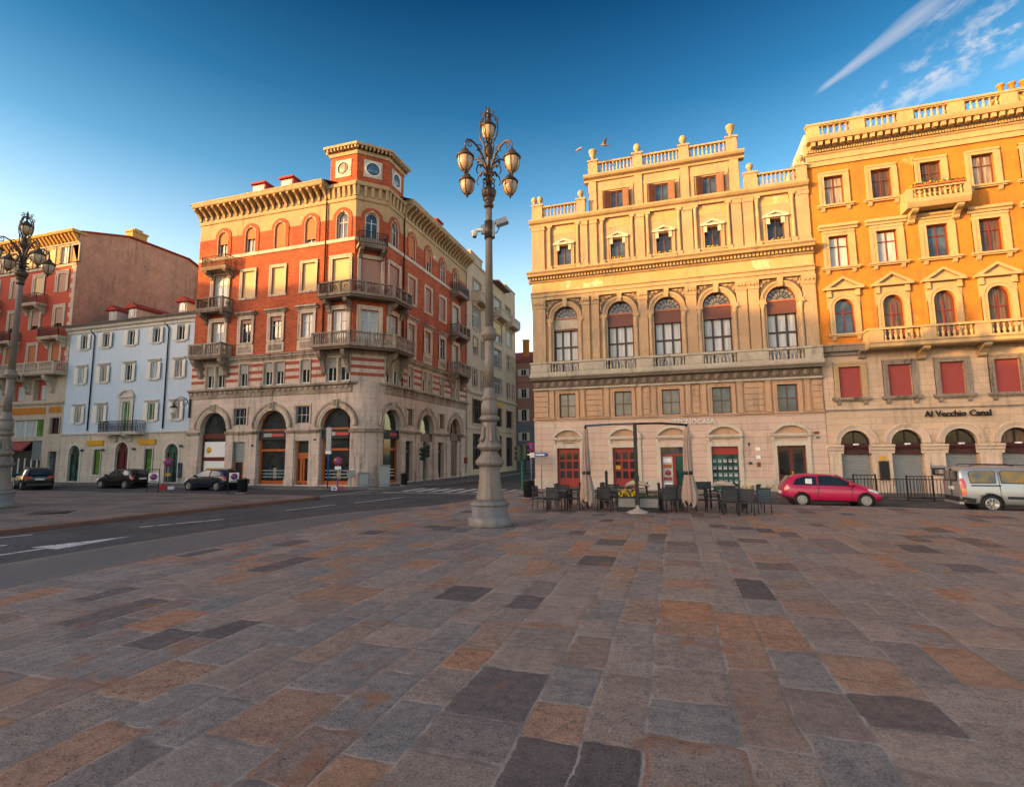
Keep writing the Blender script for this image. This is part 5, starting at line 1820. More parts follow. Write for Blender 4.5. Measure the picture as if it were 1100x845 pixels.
for k, c in enumerate(UC):
    pv = ['g_sky', 'g_curt', 'g_dark', 'g_sky', 'g_curt'][k]
    window(U, c, 12.13, w=.86, h=1.35, depth=.12, fr=.07, nv=1, nh=(), sash='wood_white', pane='g_dark', sur=(.07, .03, 'blue_trim'), sill=(1.1, .07, .1, 'blue_trim'), shut=(.44, 'shutter_w', .25 if k % 2 else .1))
    window(U, c, 8.92, w=.82, h=1.48, depth=.12, fr=.07, nv=1, nh=(), sash='wood_white', pane=pv, sur=(.07, .03, 'blue_trim'), sill=(1.1, .07, .1, 'blue_trim'), shut=(.42, 'shutter_w', .2), hood=(1.45, 1.58, .2, .18, 'blue_trim'))
    if k != 2: window(U, c, 5.3, w=.84, h=1.52, depth=.12, fr=.07, nv=1, nh=(), sash='wood_white', pane='g_lime' if k == 3 else 'g_curt', sur=(.07, .03, 'blue_trim'), sill=(1.1, .07, .1, 'blue_trim'), shut=(.45, 'shutter_w', .15), hood=(1.55, 1.6, .2, .18, 'blue_trim'))
    else: window(U, c, 4.4, w=.9, h=2.7, depth=.14, fr=.07, nv=1, nh=(), sash='wood_white', pane='g_lime', sur=(.42, .06, 'blue_trim'))
w = MB()
c = UC[2]
w.box(c - 1.0, c + 1.0, -.2, .01, 7.42, 7.55, 'blue_trim')
w.band(c, 7.05, .95, 1.12, -.2, .011, 'blue_trim', PI * .17, PI * .83, 12)
w.prism([(c + .96 * math.cos(PI * .17 + PI * .66 * k / 10), 7.05 + .96 * math.sin(PI * .17 + PI * .66 * k / 10)) for k in range(11)], -.05, .012, 'blue_trim')
for sg in (-1, 1): w.box(c + sg * .75 - .14, c + sg * .75 + .14, -.1, .012, 7.1, 7.42, 'blue_trim')
U.part('pediment', w)
o = flat_balcony(U, -48.05, -43.5, 4.38, .9, .95, 'iron', (0, YL, 0), slab='blue_trim', brs=(-46.9, -45.1), bw=.35, bh=.6)
U.face(0, YL)
for c, m_, r in ((UC[0] - .05, 'g_green', 1.42), (-46.08, 'wood_maroon', 1.5), (-40.33, 'g_green', 1.42)):
    top = 3.5 if r == 1.5 else 3.3
    w = MB()
    w.prism(arch_loop(c, r + .02, .08, top + .01), .24, .28, m_)
    for x in (-r / 2 + .05, r / 2 - .05): w.box(c + x - .05, c + x + .05, .15, .245, .1, top - r / 2, 'wood_dark')
    w.box(c - .04, c + .04, .16, .246, .1, top - r / 2 - .1, 'wood_dark')
    w.box(c - r / 2, c + r / 2, .155, .247, top - r / 2 - .1, top - r / 2, 'wood_dark')
    w.band(c, top - r / 2, r / 2, r / 2 + .2, -.06, .012, 'blue_trim')
    for sg in (-1, 1): w.box(min(c + sg * r / 2, c + sg * (r / 2 + .2)), max(c + sg * r / 2, c + sg * (r / 2 + .2)), -.05, .013, .0, top - r / 2, 'blue_trim')
    U.part('door', w)
for c in (UC[1], UC[3]): window(U, c, .7, w=.85, h=2.2, depth=.15, fr=.06, nv=0, nh=(), sash='wood_dark', pane='g_lime', sur=(.14, .04, 'blue_trim'), sill=(1.2, .1, .08, 'blue_trim'))
for x in (-49.34, -43.15):
    w = MB(); w.prof(x - .98, x + .98, [(.01, 3.28), (-.12, 3.28), (-.16, 3.7), (.01, 3.72)], 'yellow'); U.part('yellow_sign', w)
for x in (-51.0, -42.0):
    w = MB()
    w.tube([(x, -.1, 14.2), (x, -.1, 13.75), (x + .5, -.1, 13.3), (x + .5, -.08, 4.6)], .06, 'iron', 6)
    U.part('downpipe', w)
for x, z in ((-50.9, 2.75), (-48.3, 2.75), (-44.6, 2.8), (-39.3, 3.0)): w = MB(); w.lathe([(0, 0), (.15, .05), (.15, .18), (0, .2)], 'g_blue', (x, -.12, z), 8); U.part('wall_spotlight', w)
w = MB()
w.box(-39.45, -39.1, -.12, 0, .5, 1.7, 'g_blue')
U.part('wall_box', w)
w = MB()
a_ = [(UX0 - .3, -.6, 14.4), (UX1, -.6, 14.4), (UX1, 8, 17.6), (UX0 - .3, 8, 17.6), (UX1, 16, 14.4), (UX0 - .3, 16, 14.4)]
w.add(a_, [(0, 1, 2, 3), (3, 2, 4, 5), (0, 3, 5), (1, 4, 2)], 'roof')
U.part('roof', w)
for x0 in (-52.0, -49.4, -43.1):
    w = MB()
    c = x0 + .5
    w.box(c - .5, c + .5, 2.0, 6.5, 15.0, 16.35, 'blue_trim')
    w.prism([(c - .3, 15.5), (c + .3, 15.5), (c + .3, 16.0)] + [(c + .3 * math.cos(PI * k / 8), 16.0 + .26 * math.sin(PI * k / 8)) for k in range(1, 8)] + [(c - .3, 16.0)], 1.95, 2.02, 'g_sky')
    w.box(c - .03, c + .03, 1.93, 1.96, 15.5, 16.24, 'wood_white')
    w.add([(c - .75, 1.75, 16.3), (c, 1.75, 16.75), (c + .75, 1.75, 16.3), (c - .75, 6.6, 16.3), (c, 6.6, 16.75), (c + .75, 6.6, 16.3), (c - .75, 1.75, 16.4), (c, 1.75, 16.86), (c + .75, 1.75, 16.4), (c - .75, 6.6, 16.4), (c, 6.6, 16.86), (c + .75, 6.6, 16.4)],
          [(0, 1, 7, 6), (1, 2, 8, 7), (6, 7, 10, 9), (7, 8, 11, 10), (0, 2, 1), (0, 3, 4, 1), (1, 4, 5, 2), (0, 6, 9, 3), (2, 5, 11, 8)], 'roof')
    U.part('dormer', w)

# ------------------------------------------------------------------ dull red palace at the left edge
D = Bld('red_palace', 'dull red palace with stone balconies and a bare brown gable wall at the left edge', (-64, YL, 0))
D.face(0, YL)
DX0, DX1 = -78.0, -53.87
DC = [-55.7 - 3.3 * k for k in range(7)]
w = MB()
w.holes(DX0, DX1, 0, 7.4, [rect_loop(-54.9, 1.15, .1, 2.8), rect_loop(-54.9, 1.2, 4.4, 5.9)] + [rect_loop(-58.6 - 5.2 * k, 4.4, .4, 3.8) for k in range(4)] + [rect_loop(-58.6 - 5.2 * k, 4.4, 4.2, 5.8) for k in range(4)], 'far_trim', .35)
w.holes(DX0, DX1, 7.4, 10.2, [rect_loop(c - 1.6, 1.9, 7.6, 9.6) for c in DC[:6]], 'far_trim', .5)
w.holes(DX0, DX1, 10.2, 20.6, [rect_loop(c, 1.05, 11.0, 13.0) for c in DC] + [rect_loop(c, 1.05, 14.6, 16.5) for c in DC] + [rect_loop(c, 1.1, 18.05, 19.85) for c in DC], 'far_red', .2)
w.holes(DX0, DX1, 20.6, 23.2, [rect_loop(c, 1.0, 20.9, 22.55) for c in DC] + [rect_loop(c + 1.5, .9, 20.9, 22.55) for c in DC], 'far_top', .2)
D.part('wall', w)
w = MB()
prf = [(-.0, 23.75), (4.6, 25.12), (8, 25.2), (11.6, 25.25), (14, 24.4), (14, 0), (0, 0)]
w.add([(DX1 - .002, y, z) for y, z in prf] + [(DX1 - 1, y + (.6 if y < .1 else 0), z) for y, z in prf], [tuple(range(7))] + [(i, (i + 1) % 7, 7 + (i + 1) % 7, 7 + i) for i in range(7)], 'gable')
D.part('gable_wall', w)
w = MB()
w.box(DX0, DX1 - 1, .7, 14, 0, 23.4, 'gable')
D.part('rear_wall', w)
w = MB()
w.add([(DX0, y, z + .02) for y, z in prf[:5]] + [(DX1 + .25, y, z + .02) for y, z in prf[:5]] + [(DX0, y, z + .16) for y, z in prf[:5]] + [(DX1 + .25, y, z + .16) for y, z in prf[:5]],
      [(i, i + 1, 6 + i, 5 + i) for i in range(4)] + [(10 + i, 15 + i, 16 + i, 11 + i) for i in range(4)] + [(5 + i, 6 + i, 16 + i, 15 + i) for i in range(4)], 'roof')
D.part('roof', w)
w = MB(); w.box(-54.9, -53.95, 5.0, 6.6, 24.8, 26.0, 'far_top'); w.box(-55.0, -53.85, 4.9, 6.7, 26.0, 26.2, 'far_top'); w.box(-54.7, -54.1, 5.3, 6.2, 26.2, 26.5, 'far_top'); D.part('chimney', w)
w = MB(); w.box(-55.4, -53.87 + .4, 13.0, 14.6, 17, 26.2 - 2, 'gable'); w.box(-55.0, -54.0, 13.2, 14.2, 24, 25.2, 'gable'); D.part('chimney', w)
w = MB()
# stepped white quoins along the right edge
for k in range(22):
    L = .6 if k % 2 else .38
    w.box(DX1 - L, DX1 - .003, -.05, .01, 10.3 + k * .47, 10.3 + k * .47 + .44, 'far_trim')
D.part('quoins', w)
w = MB()
w.prof(DX0, DX1, [(.01, 20.5), (-.08, 20.5), (-.12, 20.62), (-.12, 20.74), (.01, 20.8)], 'far_trim')
w.prof(DX0, DX1 + .1, [(.01, 22.75), (-.1, 22.75), (-.12, 22.86), (.01, 22.9)], 'far_trim')
for k in range(46):
    x = DX1 - .2 - k * .52
    w.prof(x - .11, x + .11, [(.01, 22.95), (-.1, 22.95), (-.5, 23.45), (-.6, 23.6), (.01, 23.6)], 'far_top')
w.prof(DX0, DX1 + .15, [(.01, 23.6), (-.7, 23.6), (-.78, 23.72), (-.8, 23.86), (.6, 23.9), (.6, 23.6)], 'far_top')
D.part('main_cornice', w)
for k, c in enumerate(DC):
    window(D, c, 11.0, w=1.05, h=2.0, depth=.15, fr=.06, nv=1, nh=(), sash='wood_brown', pane='g_dark', sur=(.32, .06, 'far_trim'), blind=(1, 'blind_orange'))
    window(D, c, 14.6, w=1.05, h=1.9, depth=.15, fr=.06, nv=1, nh=(), sash='wood_brown', pane='g_dark', sur=(.32, .06, 'far_trim'), blind=(.8, 'blind_rose'), hood=(1.8, 2.3, .22, .16, 'far_trim') if k % 2 else None)
    window(D, c, 18.05, w=1.1, h=1.8, depth=.15, fr=.06, nv=1, nh=(), sash='wood_brown', pane='g_sky', sur=(.36, .06, 'far_trim'), blind=(1, 'blind_rose' if k != 1 else 'blind_tan'))
    window(D, c, 20.9, w=1.0, h=1.65, depth=.15, fr=.06, nv=1, nh=(), sash='wood_white', pane='g_sky', sur=(.14, .04, 'far_trim'))
    window(D, c + 1.5, 20.9, w=.9, h=1.65, depth=.15, fr=.06, nv=1, nh=(), sash='wood_white', pane='g_dark', sur=(.14, .04, 'far_trim'), blind=(1, 'blind_tan'))
    if k < 6:
        w = MB(); x = c - 1.6
        w.box(x - .95, x + .95, .42, .5, 7.6, 9.6, 'wall_shade' if False else 'far_red'); w.box(x - .45, x + .45, .36, .43, 7.7, 9.1, 'g_sky'); w.box(x - .04, x + .04, .33, .37, 7.7, 9.1, 'wood_white')
        D.part('loggia_window', w)
fD = (0, YL, 0)
flat_balcony(D, -57.0, -54.1, 13.5, .95, .95, 'iron_br', fD, slab='far_trim')
flat_balcony(D, -60.4, -57.6, 17.0, .95, .95, 'iron_br', fD, slab='far_trim')
flat_balcony(D, -63.6, -60.9, 13.5, .95, .95, 'iron_br', fD, slab='far_trim')
flat_balcony(D, -67.0, -64.2, 17.0, .95, .95, 'iron_br', fD, slab='far_trim')
flat_balcony(D, DX0 + .2, -53.95, 10.1, 1.1, .98, 'stone', fD, slab='far_trim', rail='far_trim', brs=[DC[k] + .1 for k in range(7)] + [DC[k] - 3.1 for k in range(6)], bh=1.6, bw=.4)
D.face(*fD)
for k in range(4):
    x = -58.6 - 5.2 * k
    w = MB()
    w.box(x - 2.2, x + 2.2, .25, .33, 4.2, 5.8, 'g_sky'); w.box(x + .9, x + 2.15, .2, .26, 4.25, 5.75, 'g_lime' if k == 0 else 'g_dark')
    for q in (-2.15, -.6, .9, 2.15): w.box(x + q - .06, x + q + .06, .18, .27, 4.2, 5.8, 'wood_white')
    w.box(x - 2.2, x + 2.2, .25, .33, .4, 3.8, 'g_shop')
    for q in (-2.1, -1.2, -.3, .6, 1.4, 2.1): w.box(x + q - .05, x + q + .05, .18, .27, .4, 2.2, 'wood_white')
    w.box(x + .65, x + 2.15, .15, .26, 2.0, 3.75, 'lead')
    w.prof(x - 2.1, x + .55, [(.1, 3.8), (-.6, 3.1), (-.6, 2.9), (-.55, 2.9), (.1, 3.6)], 'blind_red')
    D.part('shop_front', w)
w = MB(); w.box(-55.5, -54.3, .2, .3, .1, 2.8, 'g_blue'); w.box(-55.5, -54.3, .15, .21, 2.2, 2.35, 'wood_dark'); w.box(-54.93, -54.87, .15, .21, .1, 2.8, 'wood_dark'); D.part('door', w)
window(D, -54.9, 4.4, w=1.2, h=1.5, depth=.2, fr=.06, nv=1, nh=(), sash='wood_brown', pane='g_dark', sur=(.15, .04, 'far_trim'))
w = MB(); w.box(-61.2, -56.3, -.03, .01, 6.3, 6.95, 'orange'); w.box(-55.85, -54.1, -.03, .01, 6.35, 6.95, 'orange'); w.prof(DX0, DX1, [(.01, 7.2), (-.12, 7.2), (-.2, 7.35), (-.2, 7.42), (.01, 7.46)], 'far_trim'); D.part('string_course', w)

# ------------------------------------------------------------------ houses down the side street
for name, label, m_, y0, y1, top, spec, bal in (
    ('street_house', 'greyish beige house with grouped windows, next after the brick palace in the side street', 'st_a', 49.72, 57.85, 23.3,
     [(52.75, 2.3, 3, 20.3, 21.5), (52.6, 2.2, 3, 15.9, 18.4), (52.25, 1.2, 1, 13.1, 14.95), (54.6, .8, 1, 13.1, 14.95), (56.6, .8, 1, 13.1, 14.95), (52.1, 1.2, 1, 9.5, 11.4), (54.4, .8, 1, 9.5, 11.4), (56.6, .8, 1, 9.5, 11.4), (52.8, 2.8, 2, 5.5, 8.1), (56.2, 1.6, 1, 5.5, 8.1)], [(51.3, 54.4, 19.1)]),
    ('street_house', 'sandy stucco house with two stacked balconies at the far end of the side street', 'st_b', 57.9, 67.3, 23.2,
     [(59.65, 2.8, 3, 20.1, 21.5), (64.0, 2.0, 2, 20.3, 21.5), (59.7, 3.2, 3, 15.9, 18.4), (64.4, 2.3, 2, 16.4, 18.5), (59.6, 3.1, 3, 12.7, 15.0), (64.2, 1.4, 1, 13.1, 15.0), (66.2, .9, 1, 13.2, 15.1), (59.6, 3.2, 3, 9.4, 11.4), (63.9, 1.2, 1, 9.4, 11.3), (66.2, .9, 1, 9.4, 11.3), (60.0, 2.4, 2, 5.5, 7.8), (64.3, 2.5, 2, 5.5, 7.7)], [(58.1, 61.6, 19.1), (62.9, 66.4, 19.1)])):
    S = Bld(name, label, (-24, (y0 + y1) / 2, 0))
    S.face(-20.5, 0, PI / 2)
    w = MB()
    gl = [rect_loop(spec[-2][0], 2.6, .6, 4.4)] + ([rect_loop(64.3, 2.7, .6, 4.3)] if y0 > 55 else [rect_loop(56.2, 1.8, .1, 4.3)])
    w.holes(y0, y1, 0, top, [rect_loop(c, tw, z0, z1) for c, tw, n_, z0, z1 in spec] + gl, m_, .25)
    w.box(y0, y1, .5, 14, 0, top, m_)
    w.box(y0 + .002, y0 + .3, .006, .6, 0, top - .01, m_); w.box(y1 - .3, y1 - .002, .006, .6, 0, top - .01, m_)
    S.part('wall', w)
    for q, (c, tw, n_, z0, z1) in enumerate(spec):
        tall = z0 < 6
        window(S, c, z0, w=tw, h=round(z1 - z0, 2), depth=.2, fr=.07, nv=n_ * 2 - 1 if n_ > 1 else 1, nh=(.7,) if z1 - z0 > 1.5 else (), sash='wood_dark' if tall else 'wood_white', pane='g_shop' if tall else ('g_sky' if q % 3 == 0 else 'g_dark'), sur=(.16, .05, m_), sill=(tw + .4, .1, .1, m_),
               blind=(.55, 'blind_tan') if q in (2, 6) else None)
    for l in gl:
        c = (l[0][0] + l[1][0]) / 2
        w = MB(); tw = l[1][0] - l[0][0]; z0 = l[0][1]; z1 = l[2][1]
        w.box(c - tw / 2, c + tw / 2, .2, .24, z0, z1, 'g_shop')
        for k in range(4): w.box(c - tw / 2 + tw * k / 3 - .05, c - tw / 2 + tw * k / 3 + .05, .14, .21, z0, z1, 'wood_dark')
        w.box(c - tw / 2, c + tw / 2, .14, .212, z0 + 2.2, z0 + 2.35, 'wood_dark')
        S.part('shop_window', w)
    for a_, e_, z in bal: flat_balcony(S, a_, e_, z, 1.0, .9, 'stone', (-20.5, 0, PI / 2), slab='c_trim', rail='c_trim', bh=.5)
    S.face(-20.5, 0, PI / 2)
    w = MB()
    w.prof(y0, y1, [(.01, 8.6), (-.1, 8.6), (-.25, 8.75), (-.25, 8.9), (.01, 8.95)], 'c_trim')
    S.part('string_course', w)
    w = MB()
    w.prof(y0, y1, [(.01, 4.8), (-.08, 4.8), (-.15, 4.95), (.01, 5.05)], 'c_trim')
    S.part('string_course', w)
    w = MB()
    if y0 < 55:
        w.prof(y0, y1, [(.01, 23.2), (-.1, 23.2), (-.15, 23.4), (.5, 23.4), (.5, 23.2)], m_)
        w.box(50.8, 54.4, .01, .6, 23.3, 24.3, m_); w.box(50.7, 54.5, -.06, .7, 24.3, 24.45, m_)
    else:
        w.prof(y0, 62.8, [(.01, 23.1), (-.8, 23.15), (-.85, 23.3), (.5, 23.4), (.5, 23.1)], 'wood_brown')
        w.box(62.9, 67.3, .01, .6, 23.15, 24.3, m_); w.box(62.8, 67.38, -.06, .7, 24.3, 24.45, m_)
    S.part('parapet', w)
    if y0 > 55:
        w = MB(); w.box(58.5, 61.5, -.06, .01, 8.0, 8.5, 'yellow'); S.part('shop_sign', w)

# house closing the street
E_ = Bld('end_house', 'pink house with a slate blue base and a red roof closing the side street', (-16, 70, 0))
E_.face(0, 70)
w = MB()
lo = [(-20.15, z0, z1) for z0, z1 in ((13.2, 14.1), (10.0, 11.35), (6.5, 8.4))]
xs = [-20.15, -17.2, -14.2, -11.2]
w.holes(-23.5, -9, 6.6, 15.2, [rect_loop(x, .8, 13.2, 14.1) for x in xs] + [rect_loop(x, .8, 10.0, 11.35) for x in xs] + [rect_loop(x, .8, 6.75, 8.4) for x in xs], 'end_pink', .2)
w.holes(-23.5, -9, 0, 6.6, [rect_loop(x, .8, 4.0, 5.15) for x in xs], 'end_blue', .2)
w.box(-23.5, -9, .5, 10, 0, 15.2, 'end_pink')
E_.part('wall', w)
for x in xs:
    for z0, z1 in ((13.2, 14.1), (10.0, 11.35), (6.75, 8.4), (4.0, 5.15)):
        window(E_, x, z0, w=.8, h=round(z1 - z0, 2), depth=.12, fr=.06, nv=1, nh=(), sash='wood_white', pane='g_dark', sur=(.06, .03, 'blue_trim'), shut=(.42, 'shutter_w', .1))
w = MB()
w.prof(-23.6, -8.9, [(.01, 12.2), (-.08, 12.2), (-.1, 12.35), (.01, 12.4)], 'end_pink')
E_.part('string_course', w)
w = MB()
w.prof(-23.7, -8.8, [(.01, 15.1), (-.4, 15.2), (-.45, 15.4), (.4, 15.4), (.4, 15.1)], 'end_pink')
E_.part('cornice', w)
w = MB()
w.add([(-23.8, -.6, 15.4), (-8.7, -.6, 15.4), (-8.7, 5, 17.6), (-23.8, 5, 17.6), (-8.7, 10.5, 15.4), (-23.8, 10.5, 15.4)], [(0, 1, 2, 3), (3, 2, 4, 5), (0, 3, 5), (1, 4, 2)], 'roof')
E_.part('roof', w)
w = MB(); w.box(-20.65, -19.85, 1.5, 2.3, 15.8, 18.6, 'orange'); w.box(-20.72, -19.78, 1.43, 2.37, 18.6, 18.75, 'orange'); E_.part('chimney', w)

# palace on the near left side of the square (outside the frame): its roofline throws the evening shade over the square
C_ = Bld('long_palace', 'long pale palace along the left side of the square, outside the picture', (-88, -50, 0))
C_.face(-80, 0, PI / 2)
for u0, u1, top in ((-190, -42, 25.9), (-42, -17, 27.1), (-17, 29, 25.0)):
    w = MB()
    w.box(u0, u1, .3, 16, 0, top - .5, 'st_b')
    cs = [u0 + 2.3 + 4 * k for k in range(int((u1 - u0 - 2) / 4))]
    w.holes(u0, u1, 0, top - .5, [rect_loop(c, 1.3, z, z + 2.2) for c in cs for z in (5.5, 10, 14.5, 19)], 'st_b', .2)
    C_.part('wall', w)
    w = MB()
    w.prof(u0 - .1, u1 + .1, [(.01, top - 1), (-.5, top - .8), (-.6, top - .3), (-.6, top), (16, top), (16, top - 1)], 'c_trim')
    C_.part('cornice', w)
    w = MB()
    for c in cs:
        for z in (5.5, 10, 14.5, 19): w.box(c - .66, c + .66, .2, .28, z - .01, z + 2.21, 'g_dark')
    C_.part('window_panes', w)

# ------------------------------------------------------------------ street lamps
M['lamp_post'] = surface('weathered cast iron', (.21, .175, .15), (.145, .125, .11), .8, .4, scol=(.1, .085, .07), rough=.55, spec=.5)
M['lamp_base'] = surface('grey painted cast iron', (.20, .195, .20), (.14, .136, .14), .8, .4, scol=(.1, .09, .085), rough=.5, spec=.5)
M['lamp_iron'] = plain('dark bronze iron', (.075, .052, .036), .45, .35)
M['lamp_glass'] = plain('frosted cream lamp glass', (.52, .36, .23), .35, var=.3, scale=9, spec=.6)


def spiral(c, r, a0, turns, sgn=1, n=14, shrink=.75, up=(0, 0, 1), out=(1, 0, 0)):
    up, out, c = Vector(up), Vector(out), Vector(c)
    return [c + (out * math.cos(a0 + sgn * turns * 2 * PI * k / n) + up * math.sin(a0 + sgn * turns * 2 * PI * k / n)) * r * (1 - shrink * k / n) for k in range(n + 1)]


def lantern(parent, x, y, z, X0, sc=1.0):
    """bowl lantern hanging with its cap rim at height z."""
    T_ = X0 @ Matrix.Translation((x, y, z)) @ Matrix.Scale(sc, 4)
    w = MB()
    w.lathe([(.25, -.03), (.29, -.01), (.29, .02), (.25, .07), (.19, .13), (.13, .17), (.11, .24), (.05, .28), (.03, .36)], 'lamp_iron', n=16, X=T_)
    w.lathe([(.05, -.47), (.075, -.50), (.04, -.53), (.03, -.58), (.0, -.63)][::-1], 'lamp_iron', n=8, X=T_)
    for k in range(6):
        a = 2 * PI * k / 6
        w.tube([(q * math.cos(a), q * math.sin(a), zz) for q, zz in ((.248, 0), (.254, -.10), (.243, -.22), (.206, -.34), (.14, -.435), (.05, -.49))], .011, 'lamp_iron', 4, T_)
    lp = obj('lantern', w, parent)
    w = MB()
    w.lathe([(.238, -.005), (.243, -.10), (.232, -.22), (.195, -.34), (.13, -.43), (.05, -.475), (0, -.48)][::-1], 'lamp_glass', n=18, X=T_)
    obj('lamp_shade', w, lp)


def lamp_post(label, loc, az0, equip):
    t = thing('street_lamp', label, 'street lamp', loc, 0)
    w = MB()
    w.lathe([(.665, 0), (.68, .06), (.675, .27), (.63, .30), (.565, .31), (.56, .62)], 'lamp_base', n=32)
    w.lathe([(.54, .62), (.585, .64), (.59, .70), (.53, .74), (.49, .78)], 'lamp_base', n=64, ribs=32, depth=.025)
    obj('base', w, t)
    w = MB()
    w.lathe([(.47, .77), (.42, .88), (.365, 1.1), (.33, 1.4), (.315, 1.85)], 'lamp_post', n=64, ribs=16, depth=.02)
    w.lathe([(.30, 1.8), (.43, 1.88), (.44, 1.98), (.40, 2.03), (.31, 2.14), (.26, 2.22), (.24, 2.3)], 'lamp_post', n=60, ribs=20, depth=.03)
    w.lathe([(.24, 2.28), (.3, 2.33), (.385, 2.40), (.39, 2.46), (.32, 2.54), (.24, 2.68), (.215, 2.85), (.205, 3.1), (.23, 3.2)], 'lamp_post', n=48, ribs=12, depth=.035)
    w.lathe([(.21, 3.2), (.30, 3.26), (.32, 3.33), (.27, 3.38), (.25, 3.42)], 'lamp_post', n=48, ribs=16, depth=.03)
    w.lathe([(.2, 3.4), (.255, 3.48), (.275, 3.64), (.25, 3.8), (.2, 3.88), (.24, 3.93), (.26, 3.98), (.19, 4.05), (.17, 4.2), (.155, 4.3)], 'lamp_post', n=40, ribs=10, depth=.03)
    # leaves on the shaft foot
    for k in range(6):
        a = 2 * PI * k / 6
        w.tube([(q * math.cos(a), q * math.sin(a), zz) for q, zz in ((.33, 2.58), (.26, 2.72), (.235, 2.9), (.23, 3.05))], [.05, .06, .045, .02], 'lamp_post', 5)
    w.lathe([(.150, 4.28), (.142, 5.85)], 'lamp_post', n=20)
    w.lathe([(.15, 5.82), (.21, 5.86), (.225, 5.93), (.28, 5.98), (.285, 6.05), (.22, 6.1), (.2, 6.16), (.22, 6.2), (.15, 6.26)], 'lamp_post', n=24)
    w.lathe([(.135, 6.25), (.108, 10.0), (.105, 10.35)], 'lamp_post', n=20)
    obj('post', w, t)
    w = MB()
    w.lathe([(.11, 10.3), (.16, 10.36), (.165, 10.42), (.125, 10.47), (.15, 10.55), (.2, 10.62), (.17, 10.66)], 'lamp_iron', n=24)
    w.lathe([(.15, 10.64), (.2, 10.7), (.235, 10.82), (.25, 10.9), (.2, 10.96), (.12, 11.02), (.1, 11.08)], 'lamp_iron', n=40, ribs=10, depth=.06)
    w.lathe([(.075, 11.05), (.06, 11.6), (.09, 11.7), (.06, 11.8), (.08, 12.1), (.15, 12.2), (.17, 12.35), (.12, 12.5), (.06, 12.56), (.05, 12.68)], 'lamp_iron', n=14)
    obj('capital', w, t)
    for k in range(4):
        az = az0 + k * PI / 2
        X = Matrix.Rotation(az, 4, 'Z')
        w = MB()
        # main arm: rises from the column, curls over and drops to the lantern
        pts = [(.08, 11.45), (.14, 11.75), (.30, 12.05), (.55, 12.28), (.80, 12.36), (.98, 12.30), (1.06, 12.16), (1.06, 12.0)]
        pts = [(x, 0, z) for x, z in pts]
        w.tube(pts, [.045, .045, .04, .036, .032, .03, .026, .022], 'lamp_iron', 7, X)
        w.tube([X @ p for p in spiral((.90, 0, 12.20), .13, PI * .5, 1.2)], .02, 'lamp_iron', 5)
        w.tube([X @ p for p in spiral((.40, 0, 12.28), .12, -PI * .3, 1.1)], .018, 'lamp_iron', 5)
        w.tube([(.1, 0, 11.6), (.3, 0, 11.72), (.5, 0, 11.62), (.58, 0, 11.42), (.5, 0, 11.32)], [.035, .03, .026, .022, .016], 'lamp_iron', 6, X)
        w.tube([(.09, 0, 11.2), (.2, 0, 11.28), (.28, 0, 11.2), (.25, 0, 11.1), (.18, 0, 11.12)], [.03, .03, .026, .022, .016], 'lamp_iron', 6, X)
        w.tube([(.1, 0, 11.08), (.13, 0, 11.3), (.1, 0, 11.55)], .03, 'lamp_iron', 6, X)
        w.tube([(.12, 0, 12.1), (.22, 0, 12.4), (.24, 0, 12.68), (.14, 0, 12.78), (.1, 0, 12.68)], [.026, .024, .022, .018, .012], 'lamp_iron', 5, X)
        # acanthus leaves on the arm
        for (x, z, dx, dz) in ((.2, 11.95, .16, .02), (.42, 12.2, .15, -.1), (.3, 11.72, .1, -.16), (.14, 11.4, .12, .05)):
            w.tube([X @ Vector((x, 0, z)), X @ Vector((x + dx * .6, 0, z + dz * .3)), X @ Vector((x + dx, 0, z + dz))], [.03, .05, .008], 'lamp_iron', 5)
        arm = obj('arm', w, t)
        lantern(t, 1.06, 0, 11.66, X)
    # top lantern inside a hoop
    w = MB()
    for k in range(2):
        X = Matrix.Rotation(az0 + k * PI / 2 + .4, 4, 'Z')
        w.tube([X @ Vector((.33 * math.cos(a), 0, 13.12 + .56 * math.sin(a))) for a in [2 * PI * j / 24 for j in range(25)]], .026, 'lamp_iron', 5, cap=False)
        for sg in (-1, 1):
            w.tube([X @ p for p in spiral((sg * .27, 0, 13.45), .1, PI / 2, 1.0, -sg, out=(sg, 0, 0))], .02, 'lamp_iron', 4)
            w.tube([X @ p for p in spiral((sg * .2, 0, 13.72), .08, 0, 1.0, 1, out=(sg, 0, 0))], .018, 'lamp_iron', 4)
    w.lathe([(.05, 13.55), (.07, 13.62), (.03, 13.68), (.06, 13.76), (.07, 13.8), (.025, 13.86), (.035, 13.9), (0, 13.96)], 'lamp_iron', n=10)
    obj('hoop', w, t)
    lantern(t, 0, 0, 13.2, Matrix.Identity(4), .92)
    if equip:
        w = MB()
        L = Vector((.942, .336, 0)); N = Vector((.336, -.942, 0))
        B_ = Matrix(((L.x, N.x, 0, 0), (L.y, N.y, 0, 0), (0, 0, 1, 0), (0, 0, 0, 1)))
        w.lathe([(.15, 9.25), (.15, 9.85)], 'lamp_iron', n=12)
        w.box(.1, .2, -.1, .1, 9.3, 9.8, 'metal_grey', B_)
        X = B_ @ Matrix.Translation((.42, .1, 9.78)) @ Matrix.Rotation(-.35, 4, 'Y') @ Matrix.Rotation(.5, 4, 'X')
        w.box(-.2, .2, -.07, .07, -.12, .14, 'metal_grey', X); w.box(-.17, .17, -.08, -.07, -.1, .12, 'g_dark', X)
        w.tube([B_ @ Vector((.12, 0, 9.5)), B_ @ Vector((.25, .02, 9.45)), B_ @ Vector((.35, .05, 9.62))], .025, 'metal_grey', 5)
        obj('floodlight', w, t)
        w = MB()
        w.box(-.26, -.1, -.05, .05, 9.42, 9.72, 'metal_grey', B_)
